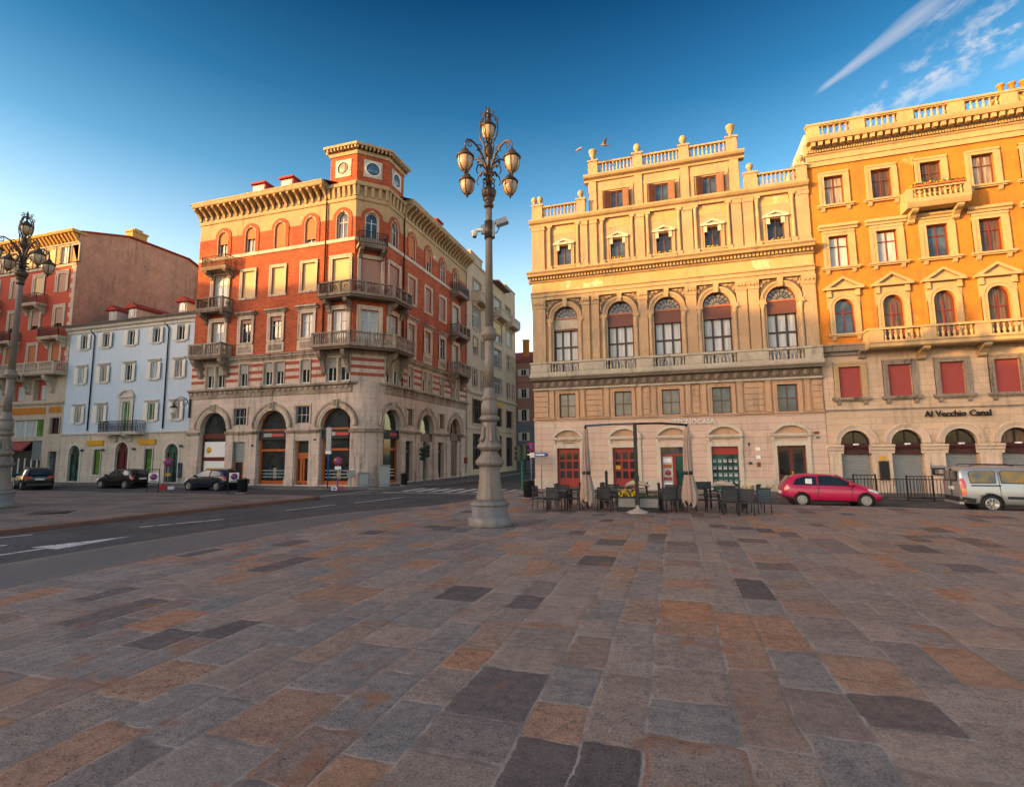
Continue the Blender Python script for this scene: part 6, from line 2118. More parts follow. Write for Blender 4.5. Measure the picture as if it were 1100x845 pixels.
        w.tube([B_ @ Vector((-.2, 0, 9.55)), B_ @ Vector((-.45, .08, 9.5))], .06, 'shutter_w', 8)
        w.lathe([(0, -.13), (.07, -.1), (.1, -.02), (.1, .1), (0, .12)], 'shutter_w', n=10, X=B_ @ Matrix.Translation((-.47, .1, 9.38)))
        w.lathe([(0, -.15), (.06, -.13), (.075, -.08), (.0, -.07)], 'black', n=10, X=B_ @ Matrix.Translation((-.47, .1, 9.38)))
        obj('camera_arm', w, t)
    return t


lamp_post('tall ornate five-lantern street lamp with floodlight and camera, in the middle of the square', (-5.58, 15.44, 0), R(-115), True)
lamp_post('tall ornate five-lantern street lamp at the left edge, before the black estate car', (-29.16, 15.67, 0), R(0), False)

# ------------------------------------------------------------------ cars
M['car_pink'] = plain('magenta red car paint', (.46, .006, .07), .35, var=.03, spec=.4, coat=.6)
M['car_silver'] = plain('silver car paint', (.42, .43, .45), .35, .6, var=.03, coat=.8)
M['car_black'] = plain('black car paint', (.006, .006, .008), .25, var=.03, spec=.25, coat=.45)
M['car_navy'] = plain('dark navy car paint', (.006, .013, .024), .25, var=.03, spec=.25, coat=.5)
M['car_glass'] = glass('car window glass', (.018, .026, .034), (.008, .011, .015), wob=.02, coatw=.8)
M['car_glass2'] = glass('car window with painted ochre reflections', (.06, .09, .10), (.25, .17, .03), wob=.02)  # reflected ochre walls painted into the glass colour
M['tyre'] = plain('tyre rubber', (.018, .018, .019), .85)
M['rim'] = plain('alloy wheel', (.5, .5, .5), .35, .7, var=.1)
M['trim'] = plain('black plastic trim', (.025, .025, .027), .6)
M['tail'] = plain('red tail lamp', (.5, .015, .02), .25, coat=1)
M['amber'] = plain('amber lamp', (.7, .25, .02), .3, coat=1)
M['headlamp'] = plain('clear headlamp', (.6, .62, .64), .2, coat=1)
M['plate'] = plain('number plate', (.7, .7, .68), .5, var=.05)


def lerp_st(st, x, k):
    for a_, e_ in zip(st[:-1], st[1:]):
        if a_[0] <= x <= e_[0]:
            f = (x - a_[0]) / (e_[0] - a_[0])
            return a_[k] + (e_[k] - a_[k]) * f
    return st[0][k] if x < st[0][0] else st[-1][k]


def ring_y(st, x, z):
    """half width of the body at station x and height z."""
    zb, zs, zt, wb, wt_ = (lerp_st(st, x, k) for k in range(1, 6))
    P_ = [(zb, wb * .86), (zb + .12, wb * .97), ((zb + zs) / 2, wb), (zs, wb * .965), (zt - .07, wt_), (zt + .01, wt_ * .8)]
    for (z0, y0), (z1, y1) in zip(P_[:-1], P_[1:]):
        if z0 <= z <= z1: return y0 + (y1 - y0) * (z - z0) / max(1e-6, z1 - z0)
    return P_[0][1] if z < zb else P_[-1][1]


def car(name, label, loc, rz, st, paint, wheels, wr, side_glass, front_glass, rear_glass, tails, heads, trim_z, seams, handles, group=None, mirror=None, gl='car_glass', extra=None, rims=10):
    t = thing(name, label, 'car', loc, rz, group)
    # body: lofted stations, then wheel arches cut out of it
    w = MB()
    rows = []
    for s_ in st:
        x, zb, zs, zt, wb, wt_ = s_
        half = [(0, zb), (wb * .86, zb), (wb * .97, zb + .12), (wb, (zb + zs) / 2), (wb * .965, zs), (wt_, max(zs + .01, zt - .07)), (wt_ * .8, zt), (0, zt + .015)]
        ring = [(x, y, z) for y, z in half] + [(x, -y, z) for y, z in half[-2:0:-1]]
        rows.append(ring)
    n = len(rows[0])
    vs = [p for r_ in rows for p in r_]
    fs = []
    for i in range(len(rows) - 1):
        for k in range(n): fs.append((i * n + k, i * n + (k + 1) % n, (i + 1) * n + (k + 1) % n, (i + 1) * n + k))
    fs.append(tuple(range(n - 1, -1, -1))); fs.append(tuple((len(rows) - 1) * n + k for k in range(n)))
    w.add(vs, fs, paint, True)
    me = w.mesh('body', True)
    tmp = bpy.data.objects.new('body_tmp', me); COL.objects.link(tmp)
    md = tmp.modifiers.new('s', 'SUBSURF'); md.levels = 2; md.render_levels = 2
    cut = MB()
    W_ = max(s_[4] for s_ in st)
    for x in wheels:
        cut.lathe([(wr * 1.17, -1.2 * W_), (wr * 1.17, 1.2 * W_)], 'trim', n=28, X=Matrix.Translation((x, 0, wr)) @ Matrix.Rotation(PI / 2, 4, 'X'), smooth=False)
    co_ = bpy.data.objects.new('cut_tmp', cut.mesh('cut', True)); COL.objects.link(co_)
    mb = tmp.modifiers.new('b', 'BOOLEAN'); mb.object = co_; mb.operation = 'DIFFERENCE'; mb.solver = 'EXACT'
    dg = bpy.context.evaluated_depsgraph_get()
    body = bpy.data.meshes.new_from_object(tmp.evaluated_get(dg))
    for o_ in (tmp, co_): COL.objects.unlink(o_); bpy.data.objects.remove(o_)
    body.name = 'body'
    bo = obj('body', body, t)
    # wheel wells
    for x in wheels:
        w = MB()
        w.lathe([(wr * 1.16, -.93 * W_), (wr * 1.16, .93 * W_)], 'black', n=24, X=Matrix.Translation((x, 0, wr)) @ Matrix.Rotation(PI / 2, 4, 'X'))
        w.box(x - wr * 1.0, x + wr * 1.0, -.7 * W_, .7 * W_, wr * .5, wr * 1.9, 'black')
        obj('wheel_arch', w, t)

    def patch(poly, off, m_, nm='window'):
        """panel lying on the flank, on both sides."""
        for sg in (-1, 1):
            w = MB()
            c = (sum(p[0] for p in poly) / len(poly), sum(p[1] for p in poly) / len(poly))
            pts = []
            for i in range(len(poly)):
                (x0, z0), (x1, z1) = poly[i], poly[(i + 1) % len(poly)]
                for q in range(4): pts.append((x0 + (x1 - x0) * q / 4, z0 + (z1 - z0) * q / 4))
            v = [(c[0], sg * (ring_y(st, *c) + off), c[1])] + [(x, sg * (ring_y(st, x, z) + off), z) for x, z in pts]
            k = len(pts)
            f = [(0, 1 + i, 1 + (i + 1) % k) for i in range(k)]
            w.add(v, f if sg < 0 else [q[::-1] for q in f], m_, True)
            obj(nm, w, t)

    for i, p in enumerate(side_glass):
        c = (sum(q[0] for q in p) / len(p), sum(q[1] for q in p) / len(p))
        patch([(c[0] + (x - c[0]) * 1.07, c[1] + (z - c[1]) * 1.12) for x, z in p], .004, 'trim', 'window_seal')
        patch(p, .010, gl if i != 1 else 'car_glass2' if gl == 'car_glass2' else gl)
    for x0, x1, z0, z1, f0, f1, nm in front_glass + rear_glass:
        # slanted screen between two stations
        w = MB()
        y0, y1 = ring_y(st, x0, z0) * f0, ring_y(st, x1, z1) * f1
        d = Vector((z1 - z0, 0, -(x1 - x0))).normalized() * .012
        if d.z < 0: d = -d
        rowsn = 5
        vs = []
        for i in range(rowsn):
            f = i / (rowsn - 1)
            for g_ in (-1, -.5, 0, .5, 1):
                y = (y0 + (y1 - y0) * f) * g_
                bulge = .05 * (1 - g_ * g_) * (1 if x0 > 0 else -1)
                vs.append((x0 + (x1 - x0) * f + d.x + bulge * .5, y, z0 + (z1 - z0) * f + d.z + .02 * (1 - g_ * g_)))
        w.add(vs, [(i * 5 + k, i * 5 + k + 1, (i + 1) * 5 + k + 1, (i + 1) * 5 + k) for i in range(rowsn - 1) for k in range(4)], 'car_glass', True)
        obj(nm, w, t)
    for p, m_ in tails: patch(p, .012, m_, 'tail_lamp')
    for p, m_ in heads: patch(p, .012, m_, 'headlamp')
    if trim_z:
        for p in trim_z: patch(p, .008, 'trim', 'side_trim')
    for p in seams: patch(p, .006, 'trim', 'door_seam')
    for x, z in handles: patch([(x - .09, z - .02), (x + .09, z - .02), (x + .09, z + .02), (x - .09, z + .02)], .022, 'trim' if paint != 'car_pink' else paint, 'door_handle')
    # wheels
    for x in wheels:
        for sg in (-1, 1):
            X = Matrix.Translation((x, sg * (W_ - .13), wr)) @ Matrix.Rotation(-sg * PI / 2, 4, 'X')
            w = MB()
            w.lathe([(wr * .62, -.09), (wr * .93, -.1), (wr, -.06), (wr, .06), (wr * .93, .1), (wr * .68, .105), (wr * .62, .09)], 'tyre', n=26, X=X)
            wh = obj('wheel', w, t)
            w = MB()
            w.lathe([(0, .05), (wr * .6, .05), (wr * .62, .09), (wr * .66, .105), (wr * .64, .075), (0, .065)], 'trim', n=26, X=X)
            w.lathe([(wr * .56, .09), (wr * .66, .112), (wr * .67, .09)], 'rim', n=26, X=X)
            w.lathe([(0, .125), (wr * .14, .12), (wr * .16, .08)], 'rim', n=12, X=X)
            for k in range(rims):
                a = 2 * PI * k / rims
                w.box(wr * .1, wr * .62, -wr * .045, wr * .045, .085, .108, 'rim', X @ Matrix.Rotation(a, 4, 'Z'))
            obj('rim', w, wh)
    if mirror:
        for sg in (-1, 1):
            x, z = mirror
            y = ring_y(st, x, z)
            w = MB()
            X = Matrix.Translation((x, sg * (y + .09), z + .03)) @ Matrix.Diagonal((.75, 1, .72, 1))
            w.lathe([(0, -.1), (.09, -.07), (.12, 0), (.09, .08), (0, .1)], paint, n=10, X=X)
            w.box(x - .03, x + .03, sg * (y - .02) if sg > 0 else -(y + .08), sg * (y + .08) if sg > 0 else -(y - .02), z - .02, z + .02, 'trim')
            obj('mirror', w, t)
    if extra: extra(t, st, patch)
    return t


def hatch_stations(L, W_, H_):
    h = W_ / 2
    l = L / 3.95
    z = H_ / 1.48
    # x, bottom, belt, top, half width, half roof width  (front at +x)
    return [(a_ * l, b_ * z, c_ * z, d_ * z, e_ * h / .86, f_ * h / .86) for a_, b_, c_, d_, e_, f_ in (
        (-1.97, .42, .80, .86, .66, .58), (-1.90, .34, .92, 1.00, .76, .66), (-1.72, .26, .98, 1.28, .83, .60), (-1.42, .22, .98, 1.44, .86, .585), (-.9, .2, .96, 1.485, .865, .60), (-.2, .19, .93, 1.48, .865, .605),
        (.25, .19, .92, 1.43, .865, .585), (.64, .19, .92, 1.26, .865, .60), (1.02, .2, .905, 1.045, .86, .63), (1.38, .21, .86, .95, .84, .62), (1.70, .22, .75, .83, .78, .56), (1.88, .25, .60, .68, .69, .46), (1.97, .30, .48, .54, .58, .36))]


def hatchback(name, label, loc, rz, L, W_, H_, paint, **kw):
    st = hatch_stations(L, W_, H_)
    l, z = L / 3.95, H_ / 1.48
    S_ = lambda pts: [(x * l, q * z) for x, q in pts]
    return car(name, label, loc, rz, st, paint, (-1.22 * l, 1.27 * l), .305 * z,
               [S_([(-1.52, 1.02), (-.62, 1.0), (-.60, 1.36), (-1.05, 1.36), (-1.4, 1.24)]), S_([(-.50, .995), (.86, .975), (.78, 1.05), (.32, 1.31), (-.02, 1.385), (-.48, 1.385)])],
               [(1.04 * l, .36 * l, 1.03 * z, 1.39 * z, .82, .9, 'windscreen')], [(-1.86 * l, -1.58 * l, 1.04 * z, 1.36 * z, .84, .92, 'rear_window')],
               [(S_([(-1.93, .72), (-1.74, .74), (-1.68, .94), (-1.80, 1.0), (-1.92, .94)]), 'tail')], [(S_([(1.38, .74), (1.70, .62), (1.80, .66), (1.62, .78), (1.34, .84)]), 'headlamp')],
               [S_([(-.9, .24), (.95, .24), (.95, .29), (-.9, .29)]), S_([(-1.95, .42), (-1.6, .3), (-1.6, .40), (-1.95, .52)])],
               [S_([(-.57, .3), (-.55, .3), (-.54, .98), (-.56, .98)]), S_([(.70, .34), (.72, .34), (.80, .94), (.78, .94)]), S_([(-1.45, .87), (.78, .82), (.78, .835), (-1.45, .885)])],
               [(-.78 * l, .84 * z), (.42 * l, .80 * z)], mirror=(.72 * l, .99 * z), **kw)


def rear_bits(t, st, patch, x, zp, lampw=None):
    w = MB()
    w.box(x - .03, x + .01, -.26, .26, zp - .055, zp + .055, 'plate')
    obj('number_plate', w, t)


def pink_extra(t, st, patch):
    l, z = 3.74 / 3.95, 1.35 / 1.48
    patch([(-1.05 * l, 1.05 * z), (-.78 * l, 1.04 * z), (-.76 * l, 1.27 * z), (-1.02 * l, 1.27 * z)], .016, 'plate', 'window_sticker')
    rear_bits(t, st, patch, -1.97 * l, .62 * z)


hatchback('parked_car', 'magenta red hatchback parked in front of the maroon double door', (6.2, 25.75, -.12), 0, 3.74, 1.56, 1.35, 'car_pink', extra=pink_extra, rims=14)


def dark_extra(L, H_):
    return lambda t, st, patch: rear_bits(t, st, patch, -1.985 * L / 3.95, .74 * H_ / 1.48)


hatchback('parked_car', 'black hatchback parked in front of the light blue house', (-40.3, 29.3, -.12), PI, 3.95, 1.66, 1.46, 'car_black', extra=dark_extra(3.95, 1.46), rims=9, group='dark hatchbacks parked along the left houses')
hatchback('parked_car', 'dark navy hatchback parked before the arch with white boards', (-30.85, 28.6, -.12), PI, 3.85, 1.66, 1.46, 'car_navy', extra=dark_extra(3.85, 1.46), rims=9, group='dark hatchbacks parked along the left houses')

# dark estate at the left edge
h = .9
st = [(-2.3, .42, .86, .93, .72, .6), (-2.22, .34, .98, 1.08, .84, .68), (-2.05, .27, 1.03, 1.40, .89, .62), (-1.8, .23, 1.03, 1.58, .91, .63), (-1.0, .21, 1.02, 1.63, .92, .65), (-.1, .2, 1.0, 1.61, .92, .65), (.4, .2, .99, 1.5, .92, .63), (.85, .2, .98, 1.2, .92, .66), (1.1, .21, .97, 1.06, .92, .68), (1.6, .22, .92, 1.0, .9, .66), (2.05, .24, .8, .88, .84, .6), (2.28, .3, .6, .7, .72, .5)]


def estate_extra(t, st, patch):
    rear_bits(t, st, patch, -2.3, .78)
    for sg in (-1, 1):
        w = MB()
        w.box(-2.33, -2.2, sg * .62 - .17, sg * .62 + .17, .86, 1.0, 'tail')
        obj('tail_lamp', w, t)
    w = MB(); w.box(-2.36, -2.1, -.72, .72, .3, .5, 'trim'); obj('bumper', w, t)
    w = MB()
    for sg in (-1, 1): w.tube([(-1.7, sg * .6, 1.62), (-1.6, sg * .6, 1.67), (-.1, sg * .6, 1.66), (.1, sg * .6, 1.6)], .018, 'metal_grey', 5)
    obj('roof_rail', w, t)


car('parked_car', 'black estate car with red tail lamps behind the left street lamp', (-46.6, 27.1, -.12), PI - .38, st, 'car_black', (-1.42, 1.45), .34,
    [[(-1.95, 1.1), (-1.2, 1.08), (-1.18, 1.46), (-1.75, 1.44)], [(-1.08, 1.07), (-.22, 1.06), (-.2, 1.47), (-1.06, 1.47)], [(-.12, 1.06), (.9, 1.03), (.38, 1.4), (-.1, 1.47)]],
    [(1.06, .45, 1.06, 1.48, .85, .9, 'windscreen')], [(-2.2, -1.96, 1.1, 1.5, .86, .9, 'rear_window')],
    [([(-2.26, .84), (-1.98, .9), (-1.96, 1.02), (-2.24, 1.0)], 'tail')], [([(1.7, .8), (2.1, .7), (2.15, .78), (1.75, .9)], 'headlamp')], [[(-1.0, .26), (1.0, .26), (1.0, .32), (-1.0, .32)]],
    [[(-.18, .3), (-.16, .3), (-.15, 1.04), (-.17, 1.04)]], [(-.4, .9), (.6, .88)], mirror=(.8, 1.06), extra=estate_extra, rims=5)

# silver van
st = [(-2.0, .46, 1.0, 1.1, .76, .64), (-1.95, .38, 1.06, 1.62, .82, .66), (-1.86, .3, 1.06, 1.72, .83, .67), (-1.5, .25, 1.06, 1.77, .835, .68), (-.6, .23, 1.06, 1.78, .835, .68), (.2, .23, 1.05, 1.74, .835, .67), (.62, .23, 1.04, 1.58, .835, .66), (1.0, .23, 1.02, 1.28, .835, .68), (1.25, .24, 1.0, 1.1, .83, .68), (1.6, .25, .92, 1.0, .8, .62), (1.88, .28, .7, .8, .72, .5), (1.98, .34, .55, .62, .62, .4)]
st = [tuple(v * .96 for v in s_) for s_ in st]


def van_extra(t, st, patch):
    w = MB()
    w.box(-1.94, -1.82, -.66, .66, .36, .55, 'trim'); w.box(-1.945, -1.8, -.7, .7, .28, .37, 'car_silver'); obj('bumper', w, t)
    w = MB(); w.box(-1.945, -1.87, -.05, .52, 1.12, 1.52, 'car_glass'); w.box(-1.945, -1.87, -.56, -.1, 1.12, 1.52, 'car_glass'); w.box(-1.95, -1.87, -.005 - .05, .02 - .05, .5, 1.6, 'trim'); obj('rear_window', w, t)
    w = MB(); w.box(-1.95, -1.88, -.2, .2, .8, .92, 'plate'); obj('number_plate', w, t)
    w = MB()
    for sg in (-1, 1): w.tube([(-1.5, sg * .58, 1.70), (-1.4, sg * .58, 1.76), (.1, sg * .58, 1.74), (.3, sg * .58, 1.66)], .02, 'trim', 5)
    obj('roof_rail', w, t)
    w = MB(); w.box(-1.9, -1.86, -.06, .06, 1.66, 1.69, 'tail'); obj('brake_lamp', w, t)


V_ = lambda pts: [(x * .96, q * .96) for x, q in pts]
car('parked_van', 'silver van parked by the right edge in front of the rolled-down shutters', (12.2, 24.75, -.12), R(-4), st, 'car_silver', (-1.0 * .98, 1.32 * .96), .315,
    [V_([(-1.62, 1.14), (-.86, 1.14), (-.84, 1.54), (-.9, 1.58), (-1.56, 1.57), (-1.64, 1.5)]), V_([(-.66, 1.14), (.18, 1.13), (.16, 1.53), (.1, 1.57), (-.62, 1.58), (-.67, 1.5)]), V_([(.28, 1.13), (1.06, 1.09), (.62, 1.46), (.3, 1.55)])],
    [(1.14, .62, 1.08, 1.52, .84, .9, 'windscreen')], [],
    [(V_([(-1.97, .62), (-1.8, .64), (-1.78, 1.1), (-1.84, 1.3), (-1.95, 1.3), (-1.97, 1.1)]), 'tail'), (V_([(-1.95, .8), (-1.81, .8), (-1.81, .9), (-1.95, .9)]), 'amber')], [(V_([(1.6, .74), (1.86, .62), (1.88, .74), (1.62, .9)]), 'headlamp')],
    [V_([(-.55, .52), (1.0, .5), (1.0, .6), (-.55, .62)]), V_([(-1.62, 1.0), (-.7, 1.0), (-.7, 1.05), (-1.62, 1.05)]), V_([(-1.95, .42), (-1.55, .36), (-1.5, .52), (-1.95, .58)])],
    [V_([(-.75, .3), (-.73, .3), (-.73, 1.6), (-.75, 1.6)]), V_([(.21, .3), (.23, .3), (.23, 1.6), (.21, 1.6)]), V_([(1.08, .34), (1.1, .34), (1.12, 1.05), (1.1, 1.05)])],
    [(.05, .9), (.36, .9)], mirror=(.98, 1.08), gl='car_glass2', extra=van_extra, rims=8)

# ------------------------------------------------------------------ café furniture
M['chair_dark'] = plain('anthracite woven resin', (.028, .034, .042), .6, var=.5, scale=60)
M['chair_blue'] = plain('slate blue woven resin', (.05, .075, .10), .6, var=.4, scale=60)
M['metal_dark'] = plain('dark metal tube', (.02, .021, .024), .45, .3)
M['canvas'] = surface('beige canvas', (.40, .30, .245), (.32, .235, .195), .7, .35, scol=(.2, .12, .09), rough=.95)
M['planter'] = plain('grey planter panel', (.24, .23, .22), .8)
M['wicker'] = plain('pale parasol cloth', (.42, .35, .28), .9)


def make_chair(label, mat, loc, rz):
    t = thing('cafe_chair', label, 'chair', loc, rz, 'dark chairs of the café terrace')
    for sx in (-1, 1):
        for sy in (-1, 1):
            w = MB()
            w.tube([(sx * .24, sy * .23 + (.03 if sy > 0 else -.02), 0), (sx * .235, sy * .22, .44), (sx * .235, sy * (.24 if sy > 0 else .2), .66 if sy < 0 else .9)], .019, 'metal_dark', 5)
            obj('leg', w, t)
    w = MB()
    w.box(-.24, .24, -.24, .24, .42, .455, mat)
    w.box(-.25, .25, -.25, -.22, .40, .45, 'metal_dark')
    obj('seat', w, t)
    w = MB()
    for k in range(7):
        z = .5 + k * .058
        y = .235 + (z - .45) * .09
        w.box(-.23, .23, y - .01, y + .012, z, z + .05, mat)
    w.box(-.25, .25, .265, .295, .88, .915, 'metal_dark')
    obj('backrest', w, t)
    for sx in (-1, 1): w = MB(); w.box(sx * .24 - .025, sx * .24 + .025, -.23, .26, .645, .67, mat); obj('armrest', w, t)
    return t


def make_table(label, loc, rz, s=.38, h=.75):
    t = thing('cafe_table', label, 'table', loc, rz, 'dark tables of the café terrace')
    w = MB(); w.box(-s, s, -s, s, h - .035, h, 'chair_blue'); w.box(-s + .03, s - .03, -s + .03, s - .03, h - .09, h - .035, 'metal_dark'); obj('tabletop', w, t)
    for sx in (-1, 1):
        for sy in (-1, 1):
            w = MB(); w.box(sx * (s - .04) - .025, sx * (s - .04) + .025, sy * (s - .04) - .025, sy * (s - .04) + .025, 0, h - .036, 'metal_dark'); obj('leg', w, t)
    return t


t0 = make_table('dark café table furthest left, nearest the litter bin', (-4.55, 20.5, 0), .05)
TB = [(-3.95, 22.0, .1, 'dark café table behind the leftmost pair of chairs'), (-2.55, 21.0, 0, 'dark café table just left of the yellow flowers'), (-2.2, 23.4, .1, 'dark café table back against the second red door'),
      (-.25, 21.15, -.05, 'dark café table between the planters and the right folded parasol'), (.2, 23.3, 0, 'dark café table in front of the shop door with posters'),
      (1.95, 20.75, .08, 'dark café table in the front of the right-hand terrace group'), (2.1, 22.6, 0, 'dark café table at the back of the right-hand terrace group')]
for x, y, a, l in TB: dup(t0, (x, y, 0), a, l)
c0 = make_chair('dark woven chair at the far left end of the terrace, facing right', 'chair_dark', (-5.2, 20.3, 0), R(80))
cb0 = make_chair('blue-grey woven chair at the right end of the terrace, pulled away from its table', 'chair_blue', (2.85, 20.75, 0), R(200))
CHS = [(-4.55, 19.85, 180, 'dark chair on the near side of the leftmost table'), (-4.5, 21.2, 5, 'dark chair on the far side of the leftmost table'), (-3.85, 20.45, 265, 'dark chair on the right of the leftmost table'),
       (-4.7, 22.1, 80, 'dark chair left of the second row table by the litter bin'), (-3.3, 22.1, 280, 'dark chair behind the left folded parasol'), (-3.9, 22.8, 0, 'dark chair nearest the first red door'),
       (-3.15, 21.0, 95, 'dark chair just right of the left folded parasol'), (-2.65, 20.3, 175, 'dark chair left of the planter boxes, its back to the square'), (-2.5, 21.75, 10, 'dark chair beyond the table left of the flowers'),
       (-2.9, 23.3, 80, 'dark chair below the black post'), (-1.5, 23.5, 275, 'dark chair behind the flower boxes'),
       (-.9, 21.2, 90, 'dark chair just right of the planter boxes'), (-.3, 20.4, 185, 'dark chair near the parasol pole with its back to the square'), (.05, 20.5, 170, 'dark chair beside the right folded parasol with its back to the square'), (.42, 21.2, 268, 'dark chair half hidden by the right folded parasol'),
       (-.2, 21.85, 0, 'dark chair on the far side of the middle table'), (-.5, 23.2, 85, 'dark chair left of the table by the poster door'), (.85, 23.3, 270, 'dark chair right of the table by the poster door'),
       (1.25, 20.85, 95, 'dark chair on the left of the front right table'), (1.75, 20.05, 180, 'left one of two dark chairs on the near side of the front right table'), (2.3, 20.15, 172, 'right one of two dark chairs on the near side of the front right table'),
       (1.9, 21.45, 5, 'dark chair on the far side of the front right table'), (1.35, 22.6, 88, 'dark chair left of the rear right table'), (2.8, 22.6, 275, 'dark chair right of the rear right table'), (2.1, 23.35, 0, 'dark chair nearest the shop window with notices')]
for x, y, a, l in CHS: dup(c0, (x, y, 0), R(a), l)
# stacked folded chair silhouettes high on the left of the right group
t = thing('folded_screen', 'dark folded wooden frame standing at the left of the right terrace group', 'screen', (.95, 22.0, 0), R(15), None)
w = MB()
for x in (-.3, .3): w.box(x - .03, x + .03, -.03, .03, 0, 1.05, 'metal_dark')
obj('post', w, t)
w = MB(); w.box(-.3, .3, -.02, .02, .75, 1.05, 'chair_dark'); obj('panel', w, t); w = MB(); w.box(-.28, .28, -.015, .015, .3, .36, 'chair_dark'); obj('crossbar', w, t)
for x, y, l in ((-1.6, 22.6, 'pale cloth folded over the table behind the yellow flowers'), (1.75, 22.55, 'pale cloth folded over the table of the rear right group')):
    w = MB()
    pts = []
    for k in range(9):
        f = k / 8
        pts.append((x - .5 + f * 1.0, y + .1 * math.sin(f * 5), .78 + .16 * math.sin(f * PI) ** .7))
    w.tube(pts, [.03, .08, .11, .12, .12, .11, .1, .07, .03], 'wicker', 8)
    tag(obj('folded_cloth', w), l, 'cloth')


def canopy(t, x, y):
    w = MB()
    n = 40
    prof_ = [(.03, 3.18), (.07, 3.1), (.10, 2.8), (.14, 2.2), (.17, 1.6), (.15, 1.42), (.21, 1.1), (.27, .75), (.29, .5), (.26, .36)]
    vs = []
    rnd = random.Random(int(x * 10))
    ph = [rnd.uniform(0, 6) for _ in range(4)]
    for j, (r_, z) in enumerate(prof_):
        for i in range(n):
            a = 2 * PI * i / n
            q = r_ * .84 * (1 + .26 * math.cos(8 * a + .5 * math.sin(z * 2 + ph[0])) + .06 * math.sin(3 * a + z * 2 + ph[1]))
            zz = z + (.10 * math.cos(8 * a) + .05 * math.sin(3 * a + ph[2]) if j >= 8 else 0)
            vs.append((x + q * math.cos(a) + .03 * math.sin(z * 1.7 + ph[3]), y + q * math.sin(a), zz))
    w.add(vs, [(j * n + i, j * n + (i + 1) % n, (j + 1) * n + (i + 1) % n, (j + 1) * n + i) for j in range(len(prof_) - 1) for i in range(n)], 'canvas', True)
    c = obj('canopy', w, t)
    w = MB()
    w.tube([(x, y, 3.1), (x, y, .28)], .03, 'metal_dark', 6)
    for k in range(6):
        a = k * PI / 3
        w.tube([(x + .05 * math.cos(a), y + .05 * math.sin(a), 1.2), (x + .16 * math.cos(a), y + .16 * math.sin(a), .33)], .012, 'metal_dark', 4)
    obj('rib', w, c)
    w = MB(); w.lathe([(.15, 1.4), (.165, 1.44), (.165, 1.5), (.15, 1.53)], 'metal_dark', (x + .03 * math.sin(2.5 + ph[3]), y, 0), 14); obj('strap', w, c)


um = thing('cantilever_parasol', 'double cantilever parasol with two folded beige canopies hanging from a dark central pole', 'parasol', (-1.42, 19.95, 0))
w = MB(); w.lathe([(.40, 0), (.41, .03), (.36, .06), (.2, .11), (.09, .16), (.07, .3)], 'wicker', n=24); obj('base', w, um)
w = MB(); w.box(-.065, .065, -.065, .065, .14, 3.32, 'metal_dark'); w.box(-.09, .09, -.09, .09, 1.15, 1.35, 'metal_dark'); w.box(-.085, .085, -.085, .085, .3, .5, 'metal_dark'); obj('pole', w, um)
for sg in (-1, 1):
    w = MB()
    w.tube([(0, 0, 3.28), (sg * .9, sg * .05, 3.28), (sg * 1.86, sg * .1, 3.24 if sg < 0 else 3.2)], .045, 'chair_blue' if sg < 0 else 'metal_dark', 6)
    w.tube([(sg * 1.84, sg * .1, 3.24), (sg * 1.84, sg * .1, 3.08)], .05, 'metal_dark', 6)
    obj('arm', w, um)
    canopy(um, sg * 1.84, sg * .1)
t = thing('bollard_post', 'short black post standing between the left folded parasol and the second red door', 'post', (-3.0, 23.6, 0))
w = MB(); w.lathe([(.09, 0), (.09, .06), (.06, .1), (.06, 1.25), (.075, 1.3), (.05, 1.4), (0, 1.43)], 'black', n=12); obj('shaft', w, t)
for k, (x, l) in enumerate(((-1.82, 'grey planter box with yellow flowers, left of the parasol pole'), (-1.05, 'grey planter box right of the parasol pole'))):
    t = thing('planter_box', l, 'planter', (x, 20.4, 0), R(4), 'planter boxes beside the parasol pole')
    w = MB(); w.box(-.36, .36, -.2, .2, 0, .18, 'metal_dark'); w.box(-.34, .34, -.19, .19, .18, .5, 'planter'); w.box(-.36, .36, -.21, .21, .5, .56, 'chair_dark'); obj('box', w, t)
    w = MB()
    rnd = random.Random(k + 3)
    for q in range(120 if k == 0 else 30):
        x_, y_, z_, r_ = rnd.uniform(-.34, .34), rnd.uniform(-.2, .2), .56 + abs(rnd.gauss(0, .12 if k == 0 else .05)), rnd.uniform(.025, .05)
        w.lathe([(0, -r_), (r_, 0), (0, r_)], 'yellow_flower' if k == 0 and q % 3 else 'green_leaf', (x_, y_, z_), 5, smooth=False)
    obj('flowers', w, t)
for x, l in ((3.6, 'yellow flowering weeds at the foot of the wall left of the maroon door'), (4.7, 'yellow flowering weeds beside the right jamb of the shop window')):
    w = MB()
    rnd = random.Random(int(x * 3))
    for q in range(60):
        r_ = rnd.uniform(.02, .045)
        w.lathe([(0, -r_), (r_, 0), (0, r_)], 'yellow_flower' if q % 2 else 'green_leaf', (x + rnd.uniform(-.5, .5), YB - .12 + rnd.uniform(-.1, .03), .05 + abs(rnd.gauss(.1, .12))), 5, smooth=False)
    tag(obj('weeds', w), l, 'plants')

# ------------------------------------------------------------------ railings, signs, bins, signals
fence0 = None


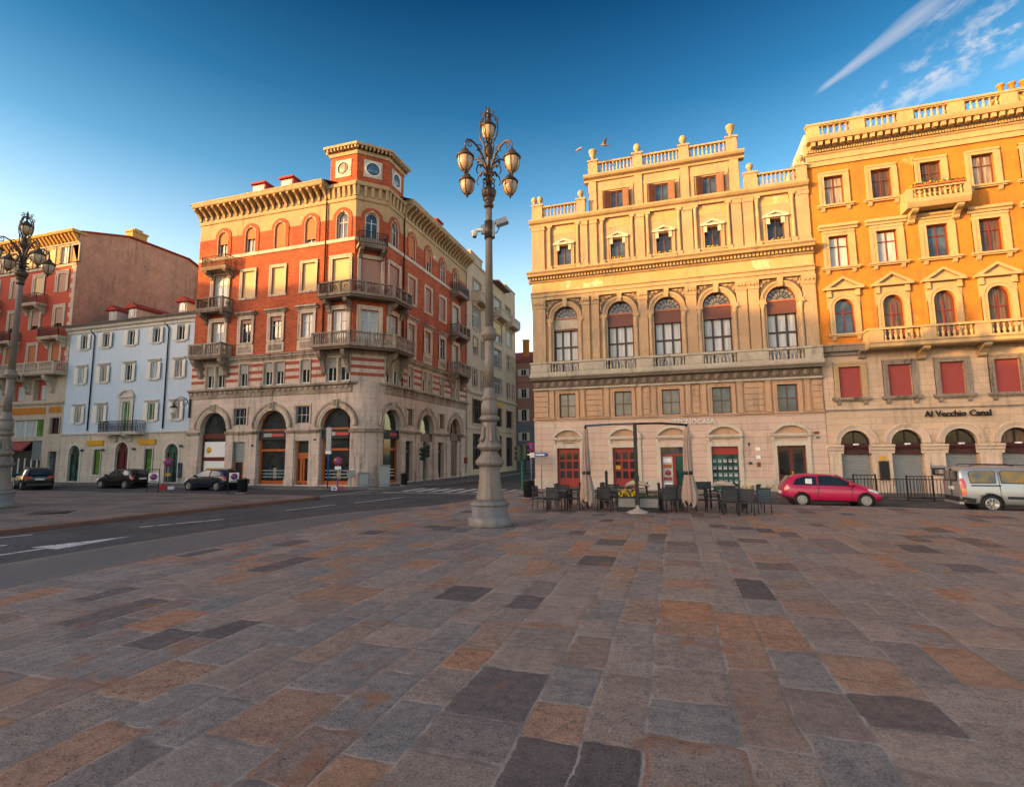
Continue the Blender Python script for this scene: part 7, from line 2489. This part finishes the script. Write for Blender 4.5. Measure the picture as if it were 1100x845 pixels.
def fence(label, x0, x1, y, h):
    t = thing('railing', label, 'railing', (x0, y, -.12), 0, 'black railings in front of the arcade')
    L = x1 - x0
    w = MB()
    w.box(0, L, -.018, .018, h - .04, h, 'iron'); w.box(0, L, -.015, .015, .12, .15, 'iron')
    obj('rail', w, t)
    n = int(L / .13)
    for k in (0, 1):
        w = MB(); w.box(k * L - .03, k * L + .03, -.03, .03, 0, h + .03, 'iron'); obj('post', w, t)
    w = MB()
    for i in range(1, n): w.box(L * i / n - .009, L * i / n + .009, -.009, .009, .15, h - .04, 'iron')
    obj('bars', w, t)


fence('long black railing between the magenta car and the van', 7.2, 12.6, 28.9, 1.0)
fence('short black railing panel leaning just right of the magenta car', 8.0, 8.9, 28.6, 1.2)
fence('second black railing panel set before the long railing', 10.1, 11.1, 28.5, 1.15)


def disc(w, r, z, m_, y, th=.012, X=None):
    w.lathe([(0, 0), (r, 0), (r, th), (0, th)], m_, n=24, X=(X or Matrix.Identity(4)) @ Matrix.Translation((0, y, z)) @ Matrix.Rotation(PI / 2, 4, 'X'))


def no_stop(w, z, r=.26):
    disc(w, r, z, 'tail', -.03); disc(w, r * .78, z, 'sign_blue', -.043)
    for sg in (-1, 1): w.box(-r * .8, r * .8, -.061, -.056 - .002 * sg, -.035, .035, 'tail', Matrix.Translation((0, 0, z)) @ Matrix.Rotation(sg * PI / 4, 4, 'Y'))


M['sign_blue'] = plain('blue sign paint', (.02, .07, .30), .4, var=.05)
t = thing('no_stopping_sign', 'round no stopping sign on a blue and yellow post by the corner arch', 'road sign', (-20.8, 28.8, 0), R(30))
w = MB(); w.lathe([(.03, 0), (.03, 2.1)], 'metal_grey', n=8); w.lathe([(.045, .05), (.045, .75)], 'sign_blue', n=8); w.lathe([(.05, .75), (.05, 1.05)], 'yellow', n=8); obj('post', w, t)
w = MB(); no_stop(w, 1.82, .27); w.box(-.19, .19, -.04, -.02, 1.3, 1.5, 'white'); obj('sign_face', w, t)
w = MB()
for sg, m_ in ((-1, 'white'), (1, 'tail')): w.box(sg * .18 - .17, sg * .18 + .17, -.2, .2, 0, .2, m_); w.box(sg * .18 - .1, sg * .18 + .1, -.21, -.19, .05, .16, 'sign_blue')
obj('foot_weight', w, t)
t = thing('no_stopping_sign', 'round no stopping sign with a red and white foot before the light blue house', 'road sign', (-35.0, 28.6, -.12), R(50))
w = MB(); w.lathe([(.03, 0), (.03, 2.1)], 'metal_grey', n=8); obj('post', w, t)
w = MB(); no_stop(w, 1.95, .32); w.box(-.16, .16, -.04, -.02, .95, 1.15, 'yellow'); obj('sign_face', w, t)
w = MB(); w.box(-.42, -.04, -.2, .2, 0, .28, 'tail'); w.box(.04, .42, -.2, .2, 0, .2, 'white'); w.prism([(-.4, .28), (-.06, .28), (-.2, .45)], -.15, .15, 'tail'); obj('foot_weight', w, t)
for (x, y, l) in ((-31.9, 25.1, 'framed no stopping sign on two black legs before the gap between the parked cars'), (-26.55, 26.2, 'framed no stopping sign on two black legs beside the litter bin')):
    t = thing('framed_sign', l, 'road sign', (x, y, -.12), R(45), 'framed no stopping signs')
    w = MB()
    for sg in (-1, 1): w.box(sg * .3 - .025, sg * .3 + .025, -.025, .025, 0, 1.55, 'black')
    w.box(-.3, .3, -.025, .025, 1.5, 1.55, 'black'); w.box(-.3, .3, -.025, .025, .68, .73, 'black')
    obj('frame', w, t)
    w = MB(); w.box(-.275, .275, -.02, .01, .73, 1.3, 'white'); X = Matrix.Translation((0, -.0, 1.04))
    disc(w, .2, 1.06, 'tail', -.03); disc(w, .15, 1.06, 'sign_blue', -.043); w.box(-.16, .16, -.062, -.056, -.025, .025, 'tail', Matrix.Translation((0, 0, 1.06)) @ Matrix.Rotation(PI / 4, 4, 'Y')); w.box(-.2, .2, -.025, -.021, .77, .82, 'black')
    obj('sign_face', w, t)


def bin_(label, loc, s=1.0, foot=True):
    t = thing('litter_bin', label, 'litter bin', loc, R(20))
    w = MB(); w.lathe([(.2 * s, .1), (.23 * s, .12), (.25 * s, .84), (.27 * s, .86), (.27 * s, .9), (.22 * s, .92)], 'metal_dark', n=18); w.box(.2 * s, .32 * s, -.07, .07, .6, .9, 'metal_dark'); w.box(-.02, .02, .2 * s, .3 * s, 0, 1.0, 'black'); obj('bin_body', w, t)
    w = MB(); w.lathe([(.3 * s, 0), (.3 * s, .08), (.24 * s, .1)], 'kerb', n=14); obj('foot', w, t)
    return t


bin_('dark round litter bin on the pavement left of the café terrace', (-6.95, 24.75, 0))
bin_('black litter bin standing before the maroon-framed shop door of the brick palace', (-25.95, 26.3, -.12), 1.25)
bin_('black litter bin beside the traffic light on the corner', (-18.35, 33.0, 0), .95)


def signal(label, loc, h, rz, dirs, lit, postm):
    t = thing('traffic_light', label, 'traffic light', loc, rz)
    w = MB(); w.lathe([(.09, 0), (.09, .05), (.055, .1), (.055, h)], postm, n=10); obj('post', w, t)
    for a, on, zc in dirs:
        X = Matrix.Rotation(a, 4, 'Z') @ Matrix.Translation((0, -.2, zc))
        w = MB()
        w.box(-.14, .14, -.1, .1, -.45, .45, 'signal_green', X)
        for k in range(3):
            z = .3 - .3 * k
            w.lathe([(.115, 0), (.12, .16)], 'black', n=14, X=X @ Matrix.Translation((0, -.1, z)) @ Matrix.Rotation(PI / 2, 4, 'X'))
        hd = obj('signal_head', w, t)
        for k in range(3):
            z = .3 - .3 * k
            w = MB(); w.lathe([(0, 0), (.1, 0), (.1, .01), (0, .012)], lit if k == 2 and on else 'black', n=14, X=X @ Matrix.Translation((0, -.1, z)) @ Matrix.Rotation(PI / 2, 4, 'X')); obj('lamp_lens', w, hd)
    return t


M['signal_green'] = plain('dark green signal housing', (.012, .035, .018), .5)
M['post_green'] = plain('green painted post', (.01, .12, .05), .5)
mt, t_, p_ = new_mat('lit green lamp')
p_.inputs['Base Color'].default_value = (.3, .9, .7, 1)
p_.inputs['Emission Color'].default_value = (.45, 1, .8, 1)
p_.inputs['Emission Strength'].default_value = 3.0
M['lit_green'] = mt
signal('traffic light with a lit green lamp on the pavement of the brick palace corner', (-16.85, 33.2, 0), 2.75, R(-15), [(0, True, 2.25), (R(75), False, 2.45)], 'lit_green', 'signal_green')
signal('green traffic light seen side-on beside the litter bin at the side street', (-9.05, 30.9, 0), 2.6, R(0), [(R(90), False, 2.3), (R(-85), True, 2.25)], 'lit_green', 'post_green')
t = thing('street_sign', 'blue arrow-shaped street sign on a grey post at the cream palace corner', 'road sign', (-7.9, 31.2, 0), R(8))
w = MB(); w.lathe([(.035, 0), (.035, 2.45)], 'metal_grey', n=8); obj('post', w, t)
w = MB(); w.prism([(-.42, 2.0), (.34, 2.0), (.46, 2.12), (.34, 2.24), (-.42, 2.24)], -.05, -.03, 'lead_blue' if 'lead_blue' in M else 'sign_blue'); w.box(-.36, .2, -.056, -.045, 2.08, 2.17, 'white'); obj('sign_face', w, t)
t = thing('no_entry_sign', 'round red-rimmed sign on a thin post at the mouth of the side street', 'road sign', (-9.1, 33.2, 0), R(-6))
w = MB(); w.lathe([(.03, 0), (.03, 2.95)], 'metal_grey', n=8); obj('post', w, t)
w = MB(); disc(w, .3, 2.62, 'tail', -.03); disc(w, .22, 2.62, 'sign_blue', -.043); w.box(-.22, .22, -.062, -.056, -.03, .03, 'tail', Matrix.Translation((0, 0, 2.62)) @ Matrix.Rotation(PI / 4, 4, 'Y')); w.box(-.28, .28, -.04, -.02, 1.95, 2.25, 'shutter_w'); obj('sign_face', w, t)
t = thing('advert_panel', 'small dark advertising panel on a leg down the side street', 'sign', (-17.2, 60, 0), R(5))
w = MB(); w.box(-.5, .5, -.06, .06, 1.4, 3.2, 'black'); obj('frame', w, t)
w = MB(); w.box(-.4, .4, -.075, -.06, 1.7, 3.05, 'terracotta'); w.box(-.2, .3, -.08, -.07, 2.2, 2.7, 'white'); w.box(-.4, .4, -.08, -.07, 1.55, 1.75, 'g_green'); obj('poster', w, t)
w = MB(); w.box(-.06, .06, -.05, .05, 0, 1.4, 'black'); obj('leg', w, t)
t = thing('plain_post', 'slim blue-grey sign pole beside the round corner pier', 'post', (-22.6, 30.2, 0))
w = MB(); w.lathe([(.045, 0), (.04, 4.2)], 'sign_blue', n=8); obj('shaft', w, t)
w = MB(); w.box(-.2, .2, -.05, .02, 2.5, 4.1, 'metal_grey'); w.box(-.22, .22, -.06, .02, 2.3, 2.5, 'shutter_w'); obj('sign_face', w, t)
for x, y, s, hh, l in ((-21.55, 31.3, .24, 1.1, 'small grey meter box on a post at the round corner pier'), (-21.0, 32.0, .34, .95, 'low grey utility cabinet at the round corner pier'), (-19.9, 32.9, .38, 1.45, 'tall grey utility cabinet right of the round corner pier')):
    t = thing('utility_cabinet', l, 'cabinet', (x, y, 0), R(45))
    w = MB()
    if hh == 1.1: w.box(-.05, .05, -.05, .05, 0, .7, 'metal_grey'); w.box(-s, s, -.14, .14, .7, 1.15, 'planter')
    else: w.box(-s, s, -.2, .2, .06, hh, 'planter'); w.box(-s - .02, s + .02, -.22, .22, 0, .06, 'metal_grey'); w.box(-s - .02, s + .02, -.22, .22, hh, hh + .04, 'planter')
    obj('cabinet_body', w, t)
    w = MB(); w.box(-s + .04, s - .04, -.215 if hh != 1.1 else -.15, -.19 if hh != 1.1 else -.13, .15 if hh != 1.1 else .76, hh - .1 if hh != 1.1 else 1.1, 'metal_grey'); obj('cabinet_door', w, t)
b = MB(); b.lathe([(.0, .004), (1.0, .004), (1.0, .008), (0, .009)], 'iron', (-24.2, 14.75, 0), 4)
tag(obj('drain_cover', b), 'dark iron drain cover set in the pale paving near the left lamp', 'drain cover')


def gull(label, loc, rz, flap, bank):
    t = thing('gull', label, 'gull', loc, 0, 'gulls above the cream palace')
    X = Matrix.Rotation(rz, 4, 'Z') @ Matrix.Rotation(bank, 4, 'X') @ Matrix.Scale(.8, 4)
    w = MB()
    # body with head, beak and fanned tail in one skin
    w.lathe([(0, -.34), (.05, -.3), (.06, -.2), (.085, -.05), (.08, .08), (.05, .17), (.055, .22), (.04, .27), (.012, .30), (0, .34)], 'gull_grey', n=10, X=X @ Matrix.Rotation(PI / 2, 4, 'Y'))
    w.add([X @ Vector(p) for p in ((-.28, -.03, 0), (-.28, .03, 0), (-.47, .1, .01), (-.47, -.1, .01), (-.28, 0, .02))], [(0, 1, 2, 3), (4, 2, 1), (4, 3, 2), (4, 0, 3)], 'gull_grey')
    for sg, fl in zip((-1, 1), flap):
        rows = [(.06, .10, -.10, 0), (.28, .13, -.06, .28 * math.sin(fl)), (.48, .08, -.09, .42 * math.sin(fl)), (.70, -.12, -.2, .42 * math.sin(fl) + .1 * math.sin(fl * .2))]
        vs = []
        for y, xa, xb, z in rows:
            vs += [(xa, sg * y, z), ((xa + xb) / 2, sg * y, z + .025), (xb, sg * y, z)]
        vs = [X @ Vector(p) for p in vs]
        w.add(vs, [(i * 3 + k, i * 3 + k + 1, (i + 1) * 3 + k + 1, (i + 1) * 3 + k) for i in range(3) for k in range(2)] + [(i * 3, (i + 1) * 3, (i + 1) * 3 + 2, i * 3 + 2) for i in range(3)], 'gull_brown', True)
    obj('body', w, t)


M['gull_grey'] = plain('pale gull feathers', (.32, .25, .2), .8)
M['gull_brown'] = plain('grey brown gull feathers', (.18, .14, .13), .8)
gull('brown-grey gull gliding with outspread wings, the left of two', (-5.05, 31, 21.5), R(-30), (-.3, .5), R(25))
gull('gull with wings raised above its pale body, the right of two', (-3.45, 31, 21.45), R(200), (1.0, .95), R(-15))
